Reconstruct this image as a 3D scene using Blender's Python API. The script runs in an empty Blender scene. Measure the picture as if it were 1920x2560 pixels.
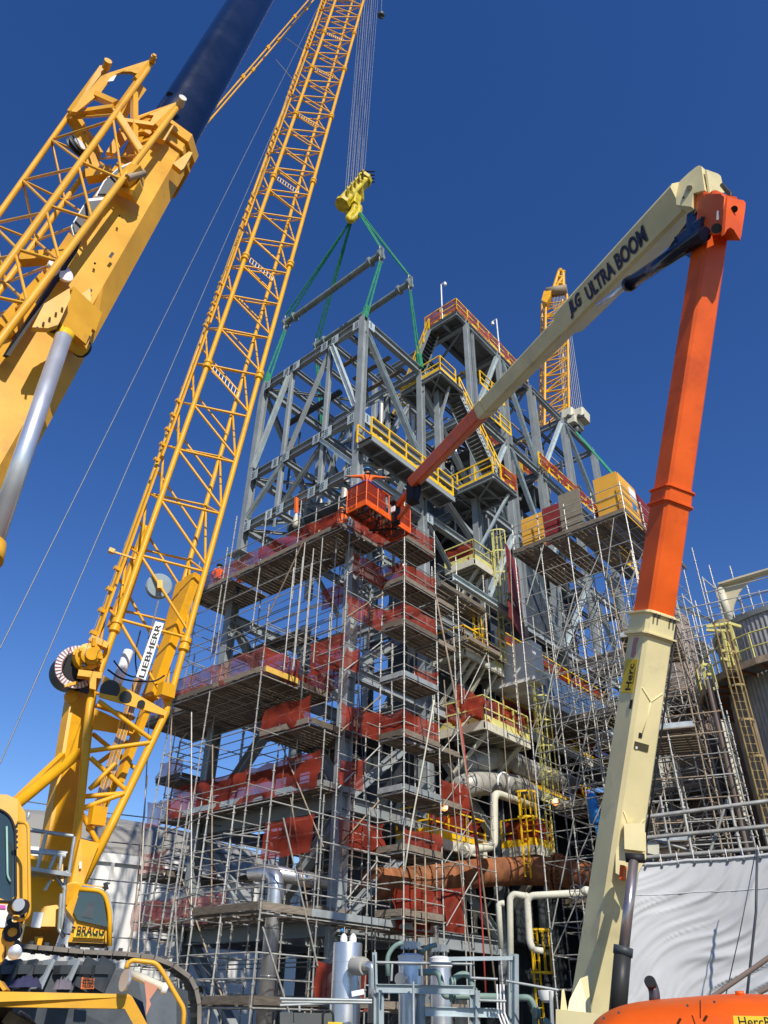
import bpy, bmesh, math, random
from mathutils import Vector, Matrix, Quaternion, noise
random.seed(7)
R = math.radians
S = bpy.context.scene
COL = S.collection

# ------------------------------------------------------------------ camera, sky, sun, exposure
EYE = Vector((0, 0, 1.7))
FPX, PITCH, ROLL = 1860.0, R(34.2), R(1.2)
_f = Vector((0, math.cos(PITCH), math.sin(PITCH)))
_r = Vector((1, 0, 0))
_u = _r.cross(_f)
RIGHT = _r * math.cos(ROLL) + _u * math.sin(ROLL)
UP = -_r * math.sin(ROLL) + _u * math.cos(ROLL)
cam = bpy.data.cameras.new('camera')
camo = bpy.data.objects.new('camera', cam)
COL.objects.link(camo)
camo.matrix_world = Matrix((
    (RIGHT.x, UP.x, -_f.x, EYE.x), (RIGHT.y, UP.y, -_f.y, EYE.y), (RIGHT.z, UP.z, -_f.z, EYE.z), (0, 0, 0, 1)))
cam.sensor_fit = 'VERTICAL'
cam.sensor_height = 36.0
cam.lens = FPX / 2560 * 36.0
cam.clip_end = 4000
S.camera = camo
S.render.resolution_x, S.render.resolution_y = 768, 1024

SUN_EL, SUN_AZ = R(38), R(160)          # azimuth clockwise from +Y
w = bpy.data.worlds.new('World'); S.world = w; w.use_nodes = True
nt = w.node_tree
bg = nt.nodes['Background']
sky = nt.nodes.new('ShaderNodeTexSky'); sky.sky_type = 'NISHITA'; sky.sun_disc = False
sky.sun_elevation = SUN_EL; sky.sun_rotation = SUN_AZ
sky.air_density = 1.0; sky.dust_density = 0.0; sky.ozone_density = 3.0; sky.altitude = 0
hs = nt.nodes.new('ShaderNodeHueSaturation'); hs.inputs['Saturation'].default_value = 1.27; hs.inputs['Hue'].default_value = 0.515
nt.links.new(sky.outputs[0], hs.inputs['Color']); nt.links.new(hs.outputs[0], bg.inputs[0]); bg.inputs[1].default_value = 0.135
sl = bpy.data.lights.new('sun', 'SUN'); sl.energy = 5.0; sl.angle = R(0.53); sl.color = (1.0, 0.94, 0.84)
so = bpy.data.objects.new('sun', sl); COL.objects.link(so)
sd = Vector((math.sin(SUN_AZ) * math.cos(SUN_EL), math.cos(SUN_AZ) * math.cos(SUN_EL), math.sin(SUN_EL)))
so.rotation_euler = sd.to_track_quat('Z', 'Y').to_euler(); so.location = (0, -20, 60)
S.view_settings.view_transform = 'Standard'; S.view_settings.look = 'None'
S.view_settings.exposure = 0.0; S.view_settings.gamma = 1.0

# ------------------------------------------------------------------ survey helpers (site axes u, v and height)
AZ = R(48.5)
U = Vector((-math.sin(AZ), math.cos(AZ), 0)); V = Vector((math.cos(AZ), math.sin(AZ), 0)); Z = Vector((0, 0, 1))
O = Vector((0.9, 26.99, 0))
def W(u, v, z): return O + U * u + V * v + Z * z
def ray(x, y): return _f + RIGHT * ((x - 960) / FPX) - UP * ((y - 1280) / FPX)
def AT(x, y, D):
    d = ray(x, y); return EYE + d * (D / math.hypot(d.x, d.y))
def onplane(x, y, p, n):
    d = ray(x, y); return EYE + d * ((p - EYE).dot(n) / d.dot(n))
def PU(x, y, u): return onplane(x, y, O + U * u, U)
def PV(x, y, v): return onplane(x, y, O + V * v, V)
def PZ(x, y, z): return onplane(x, y, Vector((0, 0, z)), Z)

# ------------------------------------------------------------------ materials
MATS = {}
def mat(name, color, rough=0.6, metal=0.0, wear=0.12, scale=3.0, bump=0.0, per_obj=0.0, stain=None, stain_amt=0.0, coat=0.0, stretch=None):
    if name in MATS: return MATS[name]
    m = bpy.data.materials.new(name); m.use_nodes = True
    n = m.node_tree; b = n.nodes['Principled BSDF']
    b.inputs['Specular IOR Level'].default_value = 0.32; b.inputs['Roughness'].default_value = rough; b.inputs['Metallic'].default_value = metal
    if coat: b.inputs['Coat Weight'].default_value = coat; b.inputs['Coat Roughness'].default_value = 0.08
    geo = n.nodes.new('ShaderNodeNewGeometry')
    tex = n.nodes.new('ShaderNodeTexNoise'); tex.inputs['Scale'].default_value = scale; tex.inputs['Detail'].default_value = 8
    src = geo.outputs['Position']
    if stretch:
        mp = n.nodes.new('ShaderNodeMapping'); mp.inputs['Scale'].default_value = stretch
        n.links.new(src, mp.inputs['Vector']); src = mp.outputs[0]
    n.links.new(src, tex.inputs['Vector'])
    ramp = n.nodes.new('ShaderNodeMapRange')
    ramp.inputs['From Min'].default_value = 0.3; ramp.inputs['From Max'].default_value = 0.7
    ramp.inputs['To Min'].default_value = 1 - wear; ramp.inputs['To Max'].default_value = 1 + wear * 0.6
    n.links.new(tex.outputs['Fac'], ramp.inputs['Value'])
    val = ramp.outputs[0]
    if per_obj:
        oi = n.nodes.new('ShaderNodeObjectInfo')
        mr = n.nodes.new('ShaderNodeMapRange'); mr.inputs['To Min'].default_value = 1 - per_obj; mr.inputs['To Max'].default_value = 1 + per_obj
        n.links.new(oi.outputs['Random'], mr.inputs['Value'])
        mu = n.nodes.new('ShaderNodeMath'); mu.operation = 'MULTIPLY'
        n.links.new(val, mu.inputs[0]); n.links.new(mr.outputs[0], mu.inputs[1]); val = mu.outputs[0]
    sc = n.nodes.new('ShaderNodeVectorMath'); sc.operation = 'SCALE'
    sc.inputs[0].default_value = color
    n.links.new(val, sc.inputs['Scale'])
    out = sc.outputs[0]
    if stain:
        t2 = n.nodes.new('ShaderNodeTexNoise'); t2.inputs['Scale'].default_value = scale * 0.6; t2.inputs['Detail'].default_value = 10; t2.inputs['Roughness'].default_value = 0.7
        n.links.new(src, t2.inputs['Vector'])
        r2 = n.nodes.new('ShaderNodeMapRange'); r2.inputs['From Min'].default_value = 0.56; r2.inputs['From Max'].default_value = 0.68
        r2.inputs['To Max'].default_value = stain_amt
        n.links.new(t2.outputs['Fac'], r2.inputs['Value'])
        mx = n.nodes.new('ShaderNodeMix'); mx.data_type = 'RGBA'
        n.links.new(r2.outputs[0], mx.inputs['Factor']); n.links.new(out, mx.inputs['A']); mx.inputs['B'].default_value = (*stain, 1)
        out = mx.outputs['Result']
    n.links.new(out, b.inputs['Base Color'])
    rr = n.nodes.new('ShaderNodeMapRange'); rr.inputs['To Min'].default_value = max(0.05, rough - 0.12); rr.inputs['To Max'].default_value = min(1, rough + 0.12)
    n.links.new(tex.outputs['Fac'], rr.inputs['Value']); n.links.new(rr.outputs[0], b.inputs['Roughness'])
    if bump:
        bp = n.nodes.new('ShaderNodeBump'); bp.inputs['Strength'].default_value = bump; bp.inputs['Distance'].default_value = 0.02
        n.links.new(tex.outputs['Fac'], bp.inputs['Height']); n.links.new(bp.outputs[0], b.inputs['Normal'])
    MATS[name] = m
    return m

def netmat(name, color, dens):
    m = bpy.data.materials.new(name); m.use_nodes = True; n = m.node_tree
    for x in list(n.nodes): n.nodes.remove(x)
    o = n.nodes.new('ShaderNodeOutputMaterial'); mx = n.nodes.new('ShaderNodeMixShader')
    tr = n.nodes.new('ShaderNodeBsdfTransparent'); tr.inputs[0].default_value = (1.0, 0.72, 0.66, 1)
    df = n.nodes.new('ShaderNodeBsdfDiffuse'); df.inputs[0].default_value = (*color, 1)
    tl = n.nodes.new('ShaderNodeBsdfTranslucent'); tl.inputs[0].default_value = (*color, 1)
    m2 = n.nodes.new('ShaderNodeMixShader'); m2.inputs[0].default_value = 0.3
    geo = n.nodes.new('ShaderNodeNewGeometry'); t = n.nodes.new('ShaderNodeTexNoise'); t.inputs['Scale'].default_value = 1.6; t.inputs['Detail'].default_value = 6
    n.links.new(geo.outputs['Position'], t.inputs['Vector'])
    mr = n.nodes.new('ShaderNodeMapRange'); mr.inputs['From Min'].default_value = 0.3; mr.inputs['From Max'].default_value = 0.7
    mr.inputs['To Min'].default_value = dens - 0.16; mr.inputs['To Max'].default_value = min(0.97, dens + 0.14)
    n.links.new(t.outputs['Fac'], mr.inputs['Value'])
    n.links.new(df.outputs[0], m2.inputs[1]); n.links.new(tl.outputs[0], m2.inputs[2])
    n.links.new(mr.outputs[0], mx.inputs[0]); n.links.new(tr.outputs[0], mx.inputs[1]); n.links.new(m2.outputs[0], mx.inputs[2])
    n.links.new(mx.outputs[0], o.inputs[0])
    MATS[name] = m; return m

def glassmat():
    m = bpy.data.materials.new('cab_glass'); m.use_nodes = True; b = m.node_tree.nodes['Principled BSDF']
    b.inputs['Base Color'].default_value = (0.03, 0.05, 0.05, 1); b.inputs['Roughness'].default_value = 0.05
    b.inputs['Metallic'].default_value = 0.0; b.inputs['Specular IOR Level'].default_value = 0.9
    return m

YEL = mat('liebherr_yellow', (0.76, 0.37, 0.008), 0.42, wear=0.10, stain=(0.30, 0.16, 0.05), stain_amt=0.35, scale=1.5)
YEL2 = mat('crane_yellow', (0.74, 0.375, 0.03), 0.38, wear=0.14, stain=(0.42, 0.22, 0.06), stain_amt=0.5, scale=2.2)
NAVY = mat('navy_boom', (0.004, 0.008, 0.026), 0.22, wear=0.3, scale=2.0, coat=0.6)
CHROME = mat('chrome', (0.80, 0.80, 0.80), 0.34, metal=0.75, wear=0.08)
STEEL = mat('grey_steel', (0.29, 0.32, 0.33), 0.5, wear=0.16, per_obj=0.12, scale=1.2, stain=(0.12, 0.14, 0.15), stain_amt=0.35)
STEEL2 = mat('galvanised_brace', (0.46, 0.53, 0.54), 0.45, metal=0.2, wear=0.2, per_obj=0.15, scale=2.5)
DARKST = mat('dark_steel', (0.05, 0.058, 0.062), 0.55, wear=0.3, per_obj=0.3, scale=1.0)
SCAF = mat('scaffold_tube', (0.42, 0.41, 0.37), 0.5, metal=0.25, wear=0.25, per_obj=0.28, scale=6, stain=(0.20, 0.13, 0.08), stain_amt=0.4)
SCAF2 = mat('rusty_scaffold_tube', (0.33, 0.25, 0.17), 0.65, wear=0.3, per_obj=0.25, scale=6)
PLANK = mat('scaffold_plank', (0.20, 0.165, 0.125), 0.85, wear=0.35, per_obj=0.35, scale=4, bump=0.3, stretch=(1, 1, 6))
PLANKY = mat('yellow_toe_board', (0.70, 0.42, 0.08), 0.7, wear=0.15)
ALU = mat('grey_toe_board', (0.42, 0.45, 0.44), 0.45, metal=0.35, wear=0.2, per_obj=0.15)
NET = netmat('orange_net', (0.36, 0.055, 0.032), 0.70)
NETP = netmat('thin_net', (0.42, 0.13, 0.12), 0.48)
RAIL = mat('rail_yellow', (0.86, 0.52, 0.015), 0.5, wear=0.1, per_obj=0.08)
PALE = mat('pale_yellow', (0.66, 0.60, 0.20), 0.55, wear=0.15, per_obj=0.1)
JOR = mat('lift_orange', (0.82, 0.115, 0.006), 0.42, wear=0.2, scale=1.8, stain=(0.45, 0.06, 0.01), stain_amt=0.5)
CREAM = mat('lift_cream', (0.78, 0.675, 0.36), 0.45, wear=0.14, scale=1.6, stain=(0.42, 0.34, 0.20), stain_amt=0.45)
RUST = mat('rust', (0.30, 0.115, 0.048), 0.85, wear=0.6, scale=2.2, bump=0.4, stain=(0.13, 0.05, 0.028), stain_amt=0.6, stretch=(1, 1, .5))
ALUM = mat('aluminium_cladding', (0.66, 0.66, 0.66), 0.34, metal=0.85, wear=0.12, scale=2, bump=0.06)
LAG = mat('dull_lagging', (0.50, 0.48, 0.42), 0.5, metal=0.3, wear=0.25, scale=2)
CPIPE = mat('cream_pipe', (0.62, 0.59, 0.46), 0.55, wear=0.12, stain=(0.30, 0.16, 0.08), stain_amt=0.5)
GPIPE = mat('green_pipe', (0.20, 0.29, 0.25), 0.5, wear=0.15)
BLACK = mat('black_rubber', (0.018, 0.018, 0.02), 0.6, wear=0.3)
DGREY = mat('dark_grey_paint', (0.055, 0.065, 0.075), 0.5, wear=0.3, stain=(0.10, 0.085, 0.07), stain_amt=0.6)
WHITE = mat('white_paint', (0.78, 0.77, 0.73), 0.6, wear=0.1, scale=0.25, stain=(0.50, 0.47, 0.42), stain_amt=0.3)
ROOFG = mat('grey_roof', (0.30, 0.285, 0.255), 0.8, wear=0.15, scale=0.2)
TARPW = mat('white_tarp', (0.54, 0.54, 0.535), 0.45, wear=0.12, scale=0.9)
GREEN = mat('green_sling', (0.03, 0.24, 0.13), 0.8, wear=0.3, scale=5)
GSTEEL = mat('spreader_grey', (0.20, 0.24, 0.23), 0.5, wear=0.3, scale=3)
ROPE = mat('wire_rope', (0.20, 0.21, 0.23), 0.5, metal=0.5)
HOOKY = mat('hook_yellow', (0.60, 0.46, 0.02), 0.5, wear=0.4, scale=4, stain=(.18, .12, .04), stain_amt=.5)
PLYY = mat('yellow_plywood', (0.74, 0.38, 0.05), 0.65, wear=0.1, scale=1.2, stain=(0.28, 0.17, 0.06), stain_amt=0.5)
PLYB = mat('brown_plywood', (0.235, 0.20, 0.145), 0.85, wear=0.15)
MAROON = mat('maroon_panel', (0.22, 0.025, 0.025), 0.75, wear=0.25)
BLUE = mat('blue_paint', (0.03, 0.22, 0.60), 0.45)
TEXT = mat('lettering_black', (0.012, 0.012, 0.014), 0.6)
TEXTN = mat('lettering_navy', (0.015, 0.02, 0.07), 0.5)
SIGNW = mat('sign_white', (0.8, 0.8, 0.78), 0.5)
SIGNY = mat('sign_yellow', (0.80, 0.55, 0.03), 0.5)
SKIN = mat('skin', (0.40, 0.22, 0.14), 0.6)
JEAN = mat('dark_trousers', (0.05, 0.06, 0.10), 0.9)
HIVIS = mat('orange_shirt', (0.86, 0.14, 0.02), 0.85, wear=0.15)
GRATE = mat('steel_grating', (0.16, 0.165, 0.16), 0.7, wear=0.25)
BROWN = mat('brown_duct', (0.23, 0.175, 0.14), 0.6, wear=0.25, scale=0.8)
PINK = mat('pink_marking', (0.55, 0.25, 0.25), 0.6)
ROCK = mat('dusty_track_pad', (0.20, 0.175, 0.145), 0.85, wear=0.3, bump=0.3)
GLASS = glassmat()
GROUND = mat('gravel_ground', (0.10, 0.092, 0.08), 0.9, wear=0.3, scale=0.8, bump=0.5)

# ------------------------------------------------------------------ mesh builders
CACHE = {}
def unit(shape, m):
    k = (shape, m.name)
    if k in CACHE: return CACHE[k]
    v, f, smooth = shape_data(shape)
    me = bpy.data.meshes.new(shape if isinstance(shape, str) else shape[0]); me.from_pydata(v, [], f); me.materials.append(m)
    if smooth:
        me.polygons.foreach_set('use_smooth', [len(p.vertices) == 4 for p in me.polygons])
    me.update(); CACHE[k] = me; return me

_SD = {}
def shape_data(s):
    if s in _SD: return _SD[s]
    v, f, sm = [], [], False
    def prism(pts):
        n = len(pts)
        for z in (0, 1):
            for x, y in pts: v.append((x, y, z))
        for i in range(n): f.append((i, (i + 1) % n, n + (i + 1) % n, n + i))
        f.append(tuple(range(n - 1, -1, -1))); f.append(tuple(range(n, 2 * n)))
    if s == 'rod' or s == 'pipe' or s == 'drum':
        n = {'rod': 7, 'pipe': 14, 'drum': 40}[s]
        prism([(math.cos(2 * math.pi * i / n), math.sin(2 * math.pi * i / n)) for i in range(n)]); sm = True
    elif s == 'box': prism([(-.5, -.5), (.5, -.5), (.5, .5), (-.5, .5)])
    elif s == 'oct':
        c = .24; prism([(-.5 + c, -.5), (.5 - c, -.5), (.5, -.5 + c), (.5, .5 - c), (.5 - c, .5), (-.5 + c, .5), (-.5, .5 - c), (-.5, -.5 + c)])
    elif s == 'round':
        prism([(.5 * math.copysign(abs(math.cos(a)) ** .62, math.cos(a)), .5 * math.copysign(abs(math.sin(a)) ** .62, math.sin(a))) for a in [2 * math.pi * i / 48 for i in range(48)]]); sm = True
    elif s == 'cham':
        c = .1; prism([(-.5 + c, -.5), (.5 - c, -.5), (.5, -.5 + c), (.5, .5 - c), (.5 - c, .5), (-.5 + c, .5), (-.5, .5 - c), (-.5, -.5 + c)])
    elif s == 'ibeam':
        t, w_ = .07, .05
        prism([(-.5, -.5), (.5, -.5), (.5, -.5 + t), (w_, -.5 + t), (w_, .5 - t), (.5, .5 - t), (.5, .5), (-.5, .5), (-.5, .5 - t), (-w_, .5 - t), (-w_, -.5 + t), (-.5, -.5 + t)])
    elif s == 'channel':
        t = .12
        prism([(-.5, -.5), (.5, -.5), (.5, -.5 + t), (-.5 + t, -.5 + t), (-.5 + t, .5 - t), (.5, .5 - t), (.5, .5), (-.5, .5)])
    elif isinstance(s, tuple) and s[0] == 'standard':     # scaffold standard with rosettes each half metre
        L = s[1]; r = 0.026; n = 6
        prof = [(0, r)]
        z = 0.25
        while z < L:
            prof += [(z, r), (z + .005, r * 1.9), (z + .045, r * 1.9), (z + .05, r)]
            z += 0.5
        k = 2.0
        while k < L:
            prof += [(k + .06, r * 1.02), (k + .062, r * 1.35), (k + .2, r * 1.35), (k + .202, r)]
            k += 2.0
        prof.sort(key=lambda a: a[0]); prof.append((L, r))
        for z, rr in prof:
            for i in range(n): v.append((rr * math.cos(2 * math.pi * i / n), rr * math.sin(2 * math.pi * i / n), z))
        for j in range(len(prof) - 1):
            for i in range(n): f.append((j * n + i, j * n + (i + 1) % n, (j + 1) * n + (i + 1) % n, (j + 1) * n + i))
    _SD[s] = (v, f, sm); return _SD[s]

def frame(a, b, sx, sy, up=None):
    d = b - a; L = d.length; z = d / L
    if up is None: up = Z if abs(z.z) < 0.95 else U
    x = up.cross(z)
    if x.length < 1e-4: x = V.cross(z)
    x.normalize(); y = z.cross(x)
    return Matrix(((x.x * sx, y.x * sy, z.x * L, a.x), (x.y * sx, y.y * sy, z.y * L, a.y), (x.z * sx, y.z * sy, z.z * L, a.z), (0, 0, 0, 1)))

WM = {}
def link(name, me, M, parent=None, **props):
    o = bpy.data.objects.new(name, me); COL.objects.link(o)
    if parent is not None:
        o.parent = parent; o.matrix_parent_inverse = WM[parent].inverted()
    o.matrix_basis = M; WM[o] = M.copy()
    for k, x in props.items(): o[k] = x
    return o
def thing(name, label, cat, loc, group=None):
    o = link(name, None, Matrix.Translation(loc)); o['label'] = label; o['category'] = cat
    o.empty_display_size = 0.3
    if group: o['group'] = group
    return o
def tag(o, label, cat, group=None):
    o['label'] = label; o['category'] = cat
    if group: o['group'] = group
    return o

def rod(name, a, b, r, m, parent, shape='rod', **p): return link(name, unit(shape, m), frame(a, b, r, r), parent, **p)
def bar(name, a, b, wd, h, m, parent, shape='box', up=None, **p): return link(name, unit(shape, m), frame(a, b, wd, h, up), parent, **p)
def mesh(name, v, f, m, parent, smooth=False, **p):
    me = bpy.data.meshes.new(name); c = sum((Vector(q) for q in v), Vector()) / len(v)
    me.from_pydata([Vector(q) - c for q in v], [], f)
    for mm in (m if isinstance(m, (list, tuple)) else [m]): me.materials.append(mm)
    if smooth: me.polygons.foreach_set('use_smooth', [True] * len(me.polygons))
    me.update(); return link(name, me, Matrix.Translation(c), parent, **p)
def plate(name, pts, t, m, parent, **p):
    n = Vector()
    for i in range(1, len(pts) - 1): n += (pts[i] - pts[0]).cross(pts[i + 1] - pts[0])
    n.normalize(); k = len(pts)
    v = [q - n * t / 2 for q in pts] + [q + n * t / 2 for q in pts]
    f = [tuple(range(k - 1, -1, -1)), tuple(range(k, 2 * k))] + [(i, (i + 1) % k, k + (i + 1) % k, k + i) for i in range(k)]
    return mesh(name, v, f, m, parent, **p)
def bendpath(pts, rad, seg=6):
    out = [pts[0]]
    for i in range(1, len(pts) - 1):
        a, b, c = pts[i - 1], pts[i], pts[i + 1]
        d1 = (a - b).normalized(); d2 = (c - b).normalized()
        r = min(rad, (a - b).length * .48, (c - b).length * .48)
        p, q = b + d1 * r, b + d2 * r
        for k in range(seg + 1):
            t = k / seg; out.append(p * (1 - t) ** 2 + b * 2 * t * (1 - t) + q * t * t)
    out.append(pts[-1]); return out
def tube(name, pts, r, m, parent, bend=0.0, n=10, caps=True, rf=None, **p):
    if bend: pts = bendpath(pts, bend)
    v, f = [], []; t0 = (pts[1] - pts[0]).normalized()
    x = t0.orthogonal().normalized()
    for i, q in enumerate(pts):
        t = ((pts[min(i + 1, len(pts) - 1)] - pts[max(i - 1, 0)])).normalized()
        x = (x - t * x.dot(t)).normalized(); y = t.cross(x)
        rr = r if rf is None else rf(i)
        for k in range(n):
            a = 2 * math.pi * k / n; v.append(q + x * (rr * math.cos(a)) + y * (rr * math.sin(a)))
    for i in range(len(pts) - 1):
        for k in range(n): f.append((i * n + k, i * n + (k + 1) % n, (i + 1) * n + (k + 1) % n, (i + 1) * n + k))
    if caps: f.append(tuple(range(n - 1, -1, -1))); f.append(tuple(range((len(pts) - 1) * n, len(pts) * n)))
    me_o = mesh(name, v, f, m, parent, **p)
    me_o.data.polygons.foreach_set('use_smooth', [len(q.vertices) == 4 for q in me_o.data.polygons])
    return me_o
def lathe(name, base, axis, prof, m, parent, n=32, **p):
    z = axis.normalized(); x = z.orthogonal().normalized(); y = z.cross(x); v, f = [], []
    for h, r in prof:
        for k in range(n):
            a = 2 * math.pi * k / n; v.append(base + z * h + x * (r * math.cos(a)) + y * (r * math.sin(a)))
    for i in range(len(prof) - 1):
        for k in range(n): f.append((i * n + k, i * n + (k + 1) % n, (i + 1) * n + (k + 1) % n, (i + 1) * n + k))
    f.append(tuple(range(n - 1, -1, -1))); f.append(tuple(range((len(prof) - 1) * n, len(prof) * n)))
    o = mesh(name, v, f, m, parent, **p)
    if n > 12:
        o.data.polygons.foreach_set('use_smooth', [len(q.vertices) == 4 for q in o.data.polygons])
        try: o.data.set_sharp_from_angle(angle=R(35))
        except Exception: pass
    return o
def lettering(txt, org, xd, yd, h, m, parent, name='lettering', shear=0.0, off=0.0, depth=0.004, width=None, **p):
    cu = bpy.data.curves.new('t', 'FONT'); cu.body = txt; cu.size = 1.0; cu.extrude = 0.0; cu.shear = shear; cu.offset = off
    cu.resolution_u = 3
    o = bpy.data.objects.new('t', cu); COL.objects.link(o)
    dg = bpy.context.evaluated_depsgraph_get(); me = bpy.data.meshes.new_from_object(o.evaluated_get(dg))
    bpy.data.objects.remove(o); bpy.data.curves.remove(cu)
    xs = [q.co.x for q in me.vertices]; ys = [q.co.y for q in me.vertices]
    x0, x1, y0, y1 = min(xs), max(xs), min(ys), max(ys)
    xd = xd.normalized(); yd = (yd - xd * yd.dot(xd)).normalized(); n = xd.cross(yd)
    sy = h / (y1 - y0); sx = sy if width is None else width / (x1 - x0)
    M = Matrix(((xd.x * sx, yd.x * sy, n.x, org.x), (xd.y * sx, yd.y * sy, n.y, org.y), (xd.z * sx, yd.z * sy, n.z, org.z), (0, 0, 0, 1)))
    for q in me.vertices: q.co = Vector((q.co.x - x0, q.co.y - y0, depth))
    me.materials.clear(); me.materials.append(m)
    return link(name, me, M, parent, **p)

def flat(v): return Vector((v.x, v.y, 0))

class Kit:
    """collects repeated pieces of one thing; at most 300 of a kind stay single parts, the rest is one joined part"""
    def __init__(self, parent, cap=300): self.p = parent; self.d = {}; self.cap = cap
    def add(self, name, shape, m, M): self.d.setdefault(name, []).append((shape, m, M))
    def rod(self, name, a, b, r, m=None, shape='rod'): self.add(name, shape, m or SCAF, frame(a, b, r, r))
    def bar(self, name, a, b, wd, h, m, shape='box', up=None): self.add(name, shape, m, frame(a, b, wd, h, up))
    def flush(self):
        for name, L in self.d.items():
            L.sort(key=lambda e: (e[2] @ Vector((0, 0, .5)) - EYE).length)
            for s, m, M in L[:self.cap]: link(name, unit(s, m), M, self.p)
            rest = L[self.cap:]
            if rest:
                v, f, mi, ms = [], [], [], []
                for s, m, M in rest:
                    sv, sf, _ = shape_data(s); k = len(v)
                    if m not in ms: ms.append(m)
                    v += [M @ Vector(q) for q in sv]; f += [tuple(i + k for i in q) for q in sf]; mi += [ms.index(m)] * len(sf)
                o = mesh(name + '_bundle', v, f, ms, self.p, kind='stuff')
                o.data.polygons.foreach_set('material_index', mi)
        self.d = {}

def lattice(K, A, B, n, r, m, name='lacing', zig=True, cross=True, start=0):
    """lacing between two chord lines given as (p0, p1)"""
    for i in range(n):
        t0, t1 = i / n, (i + 1) / n
        a0, a1 = A[0].lerp(A[1], t0), A[0].lerp(A[1], t1); b0, b1 = B[0].lerp(B[1], t0), B[0].lerp(B[1], t1)
        if cross: K.rod(name, a0, b0, r, m)
        if zig:
            if (i + start) % 2 == 0: K.rod(name, a0, b1, r, m)
            else: K.rod(name, b0, a1, r, m)

def net(p00, p10, h, label, m=None, sag=.1, bottom=-.05, slump=0.0, nx=0, ny=7, cut=0.0):
    """net fixed along two posts and a deck edge; p00, p10 bottom corners"""
    v, f = [], []; d = p10 - p00; n = d.cross(Z).normalized(); sd2 = random.random() * 50
    nx = max(12, round(d.length * 7))
    for j in range(ny + 1):
        for i in range(nx + 1):
            s, t = i / nx, j / ny
            k_ = max(1, round(d.length / 1.05)); sc_ = abs(math.sin(math.pi * s * k_)) ** .7
            droop = t * (sc_ * (sag * .7 + .06 * noise.noise(Vector((s * k_ * .9, sd2, 1)))) * (1 + .9 * slump) + slump * s * .22 + .05 * abs(noise.noise(Vector((s * 2.3, sd2, 5)))))
            droop += (1 - t) * .07 * noise.noise(Vector((s * 9, sd2, 8)))
            q = p00 + d * s + Z * (bottom + (h - droop) * t)
            L_ = d.length; q += n * (.16 * noise.noise(Vector((s * L_ * 1.2 + sd2, t * 2, 0))) + .09 * noise.noise(Vector((s * L_ * 3 + t * 2 + sd2, t * 3, 3))) + .05 * math.sin(s * math.pi) * (1 - t))
            v.append(q)
    for j in range(ny):
        for i in range(nx): f.append((j * (nx + 1) + i, j * (nx + 1) + i + 1, (j + 1) * (nx + 1) + i + 1, (j + 1) * (nx + 1) + i))
    o = mesh('debris_net', v, f, m or NET, None, smooth=True)
    tag(o, label, 'net', 'orange debris nets on the scaffolds'); return o


# ------------------------------------------------------------------ ground
g = mesh('ground', [(-900, -300, 0), (900, -300, 0), (900, 1500, 0), (-900, 1500, 0)], [(0, 1, 2, 3)], GROUND, None)
g['kind'] = 'structure'
#PARTS

# ================================================================== storage tank, far left
tc = Vector((-27.5, 70, 0)); TR = 22.0
tzr = 9.9
tank = thing('storage_tank', 'white storage tank with grey domed roof behind the crawler crane', 'tank', tc)
lathe('shell', tc, Z, [(0, TR), (tzr - .5, TR)], WHITE, tank, n=72)
lathe('rim', tc, Z, [(tzr - .5, TR + .25), (tzr, TR + .25)], WHITE, tank, n=72)
lathe('roof', tc, Z, [(tzr, TR + .1), (tzr + 1.9, TR * .93), (tzr + 3.3, TR * .72), (tzr + 4.3, TR * .4), (tzr + 4.7, 1)], ROOFG, tank, n=72)
K = Kit(tank)
for i in range(24):
    a = 2 * math.pi * i / 24; d = Vector((math.cos(a), math.sin(a), 0))
    K.bar('rim_bracket', tc + d * (TR + .05) + Z * (tzr - 1.6), tc + d * (TR + .3) + Z * (tzr - .5), .15, .15, WHITE)
for i in range(0, 72, 3):
    a = 2 * math.pi * i / 72; d = Vector((math.cos(a), math.sin(a), 0))
    K.rod('roof_stud', tc + d * TR * .93 + Z * (tzr + 1.8), tc + d * TR * .93 + Z * (tzr + 2.2), .12, ALU)
K.flush()
for k, (z, xo) in enumerate(((8.2, 0), (7.2, 0), (5.9, 0), (5.2, 0), (4.1, 0))):
    pts = [AT(-60, 0, 30), AT(700, 0, 30)]
    a = Vector((-17, 27.5, z + .1)); b = Vector((-4, 33, z - .25))
    mid = (a + b) / 2 - Z * .1
    tag(tube('cable', [a, mid, b], .022, ROPE, None, n=5), ['topmost', 'second', 'middle', 'fourth', 'lowest'][k] + ' of the thin cables crossing in front of the white tank', 'cable', 'cables in front of the tank')

# ================================================================== main steel building under the lifted module
K = None
bld = thing('steel_building', 'grey steel column frame rising inside the scaffolds under the lifted module', 'building frame', W(2.05, -1, 0))
K = Kit(bld)
cols = [(2.05, -1, 19), (10.1, -1, 18.8), (2.05, 3.9, 22), (10.1, 3.9, 19), (2.05, 9, 22), (10.1, 9, 22)]
for u, v, z in cols: K.bar('column', W(u, v, 0), W(u, v, z), .46, .46, STEEL, 'ibeam', up=V)
for z in (4.1, 8.0, 12.9, 17.6):
    for a, b in (((2.05, -1), (10.1, -1)), ((2.05, 3.9), (10.1, 3.9)), ((2.05, 9), (10.1, 9))):
        if z in (12.9, 17.6) and a[1] == -1: continue
        K.bar('beam', W(*a, z), W(*b, z), .3, .5, STEEL, 'ibeam')
    for a, b in (((2.05, -1), (2.05, 3.9)), ((10.1, -1), (10.1, 3.9)), ((2.05, 3.9), (2.05, 9)), ((10.1, 3.9), (10.1, 9)), ((6, -1), (6, 9))):
        if z > 17 and a[0] == 6: continue
        K.bar('beam', W(*a, z), W(*b, z), .3, .5, STEEL, 'ibeam')
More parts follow.
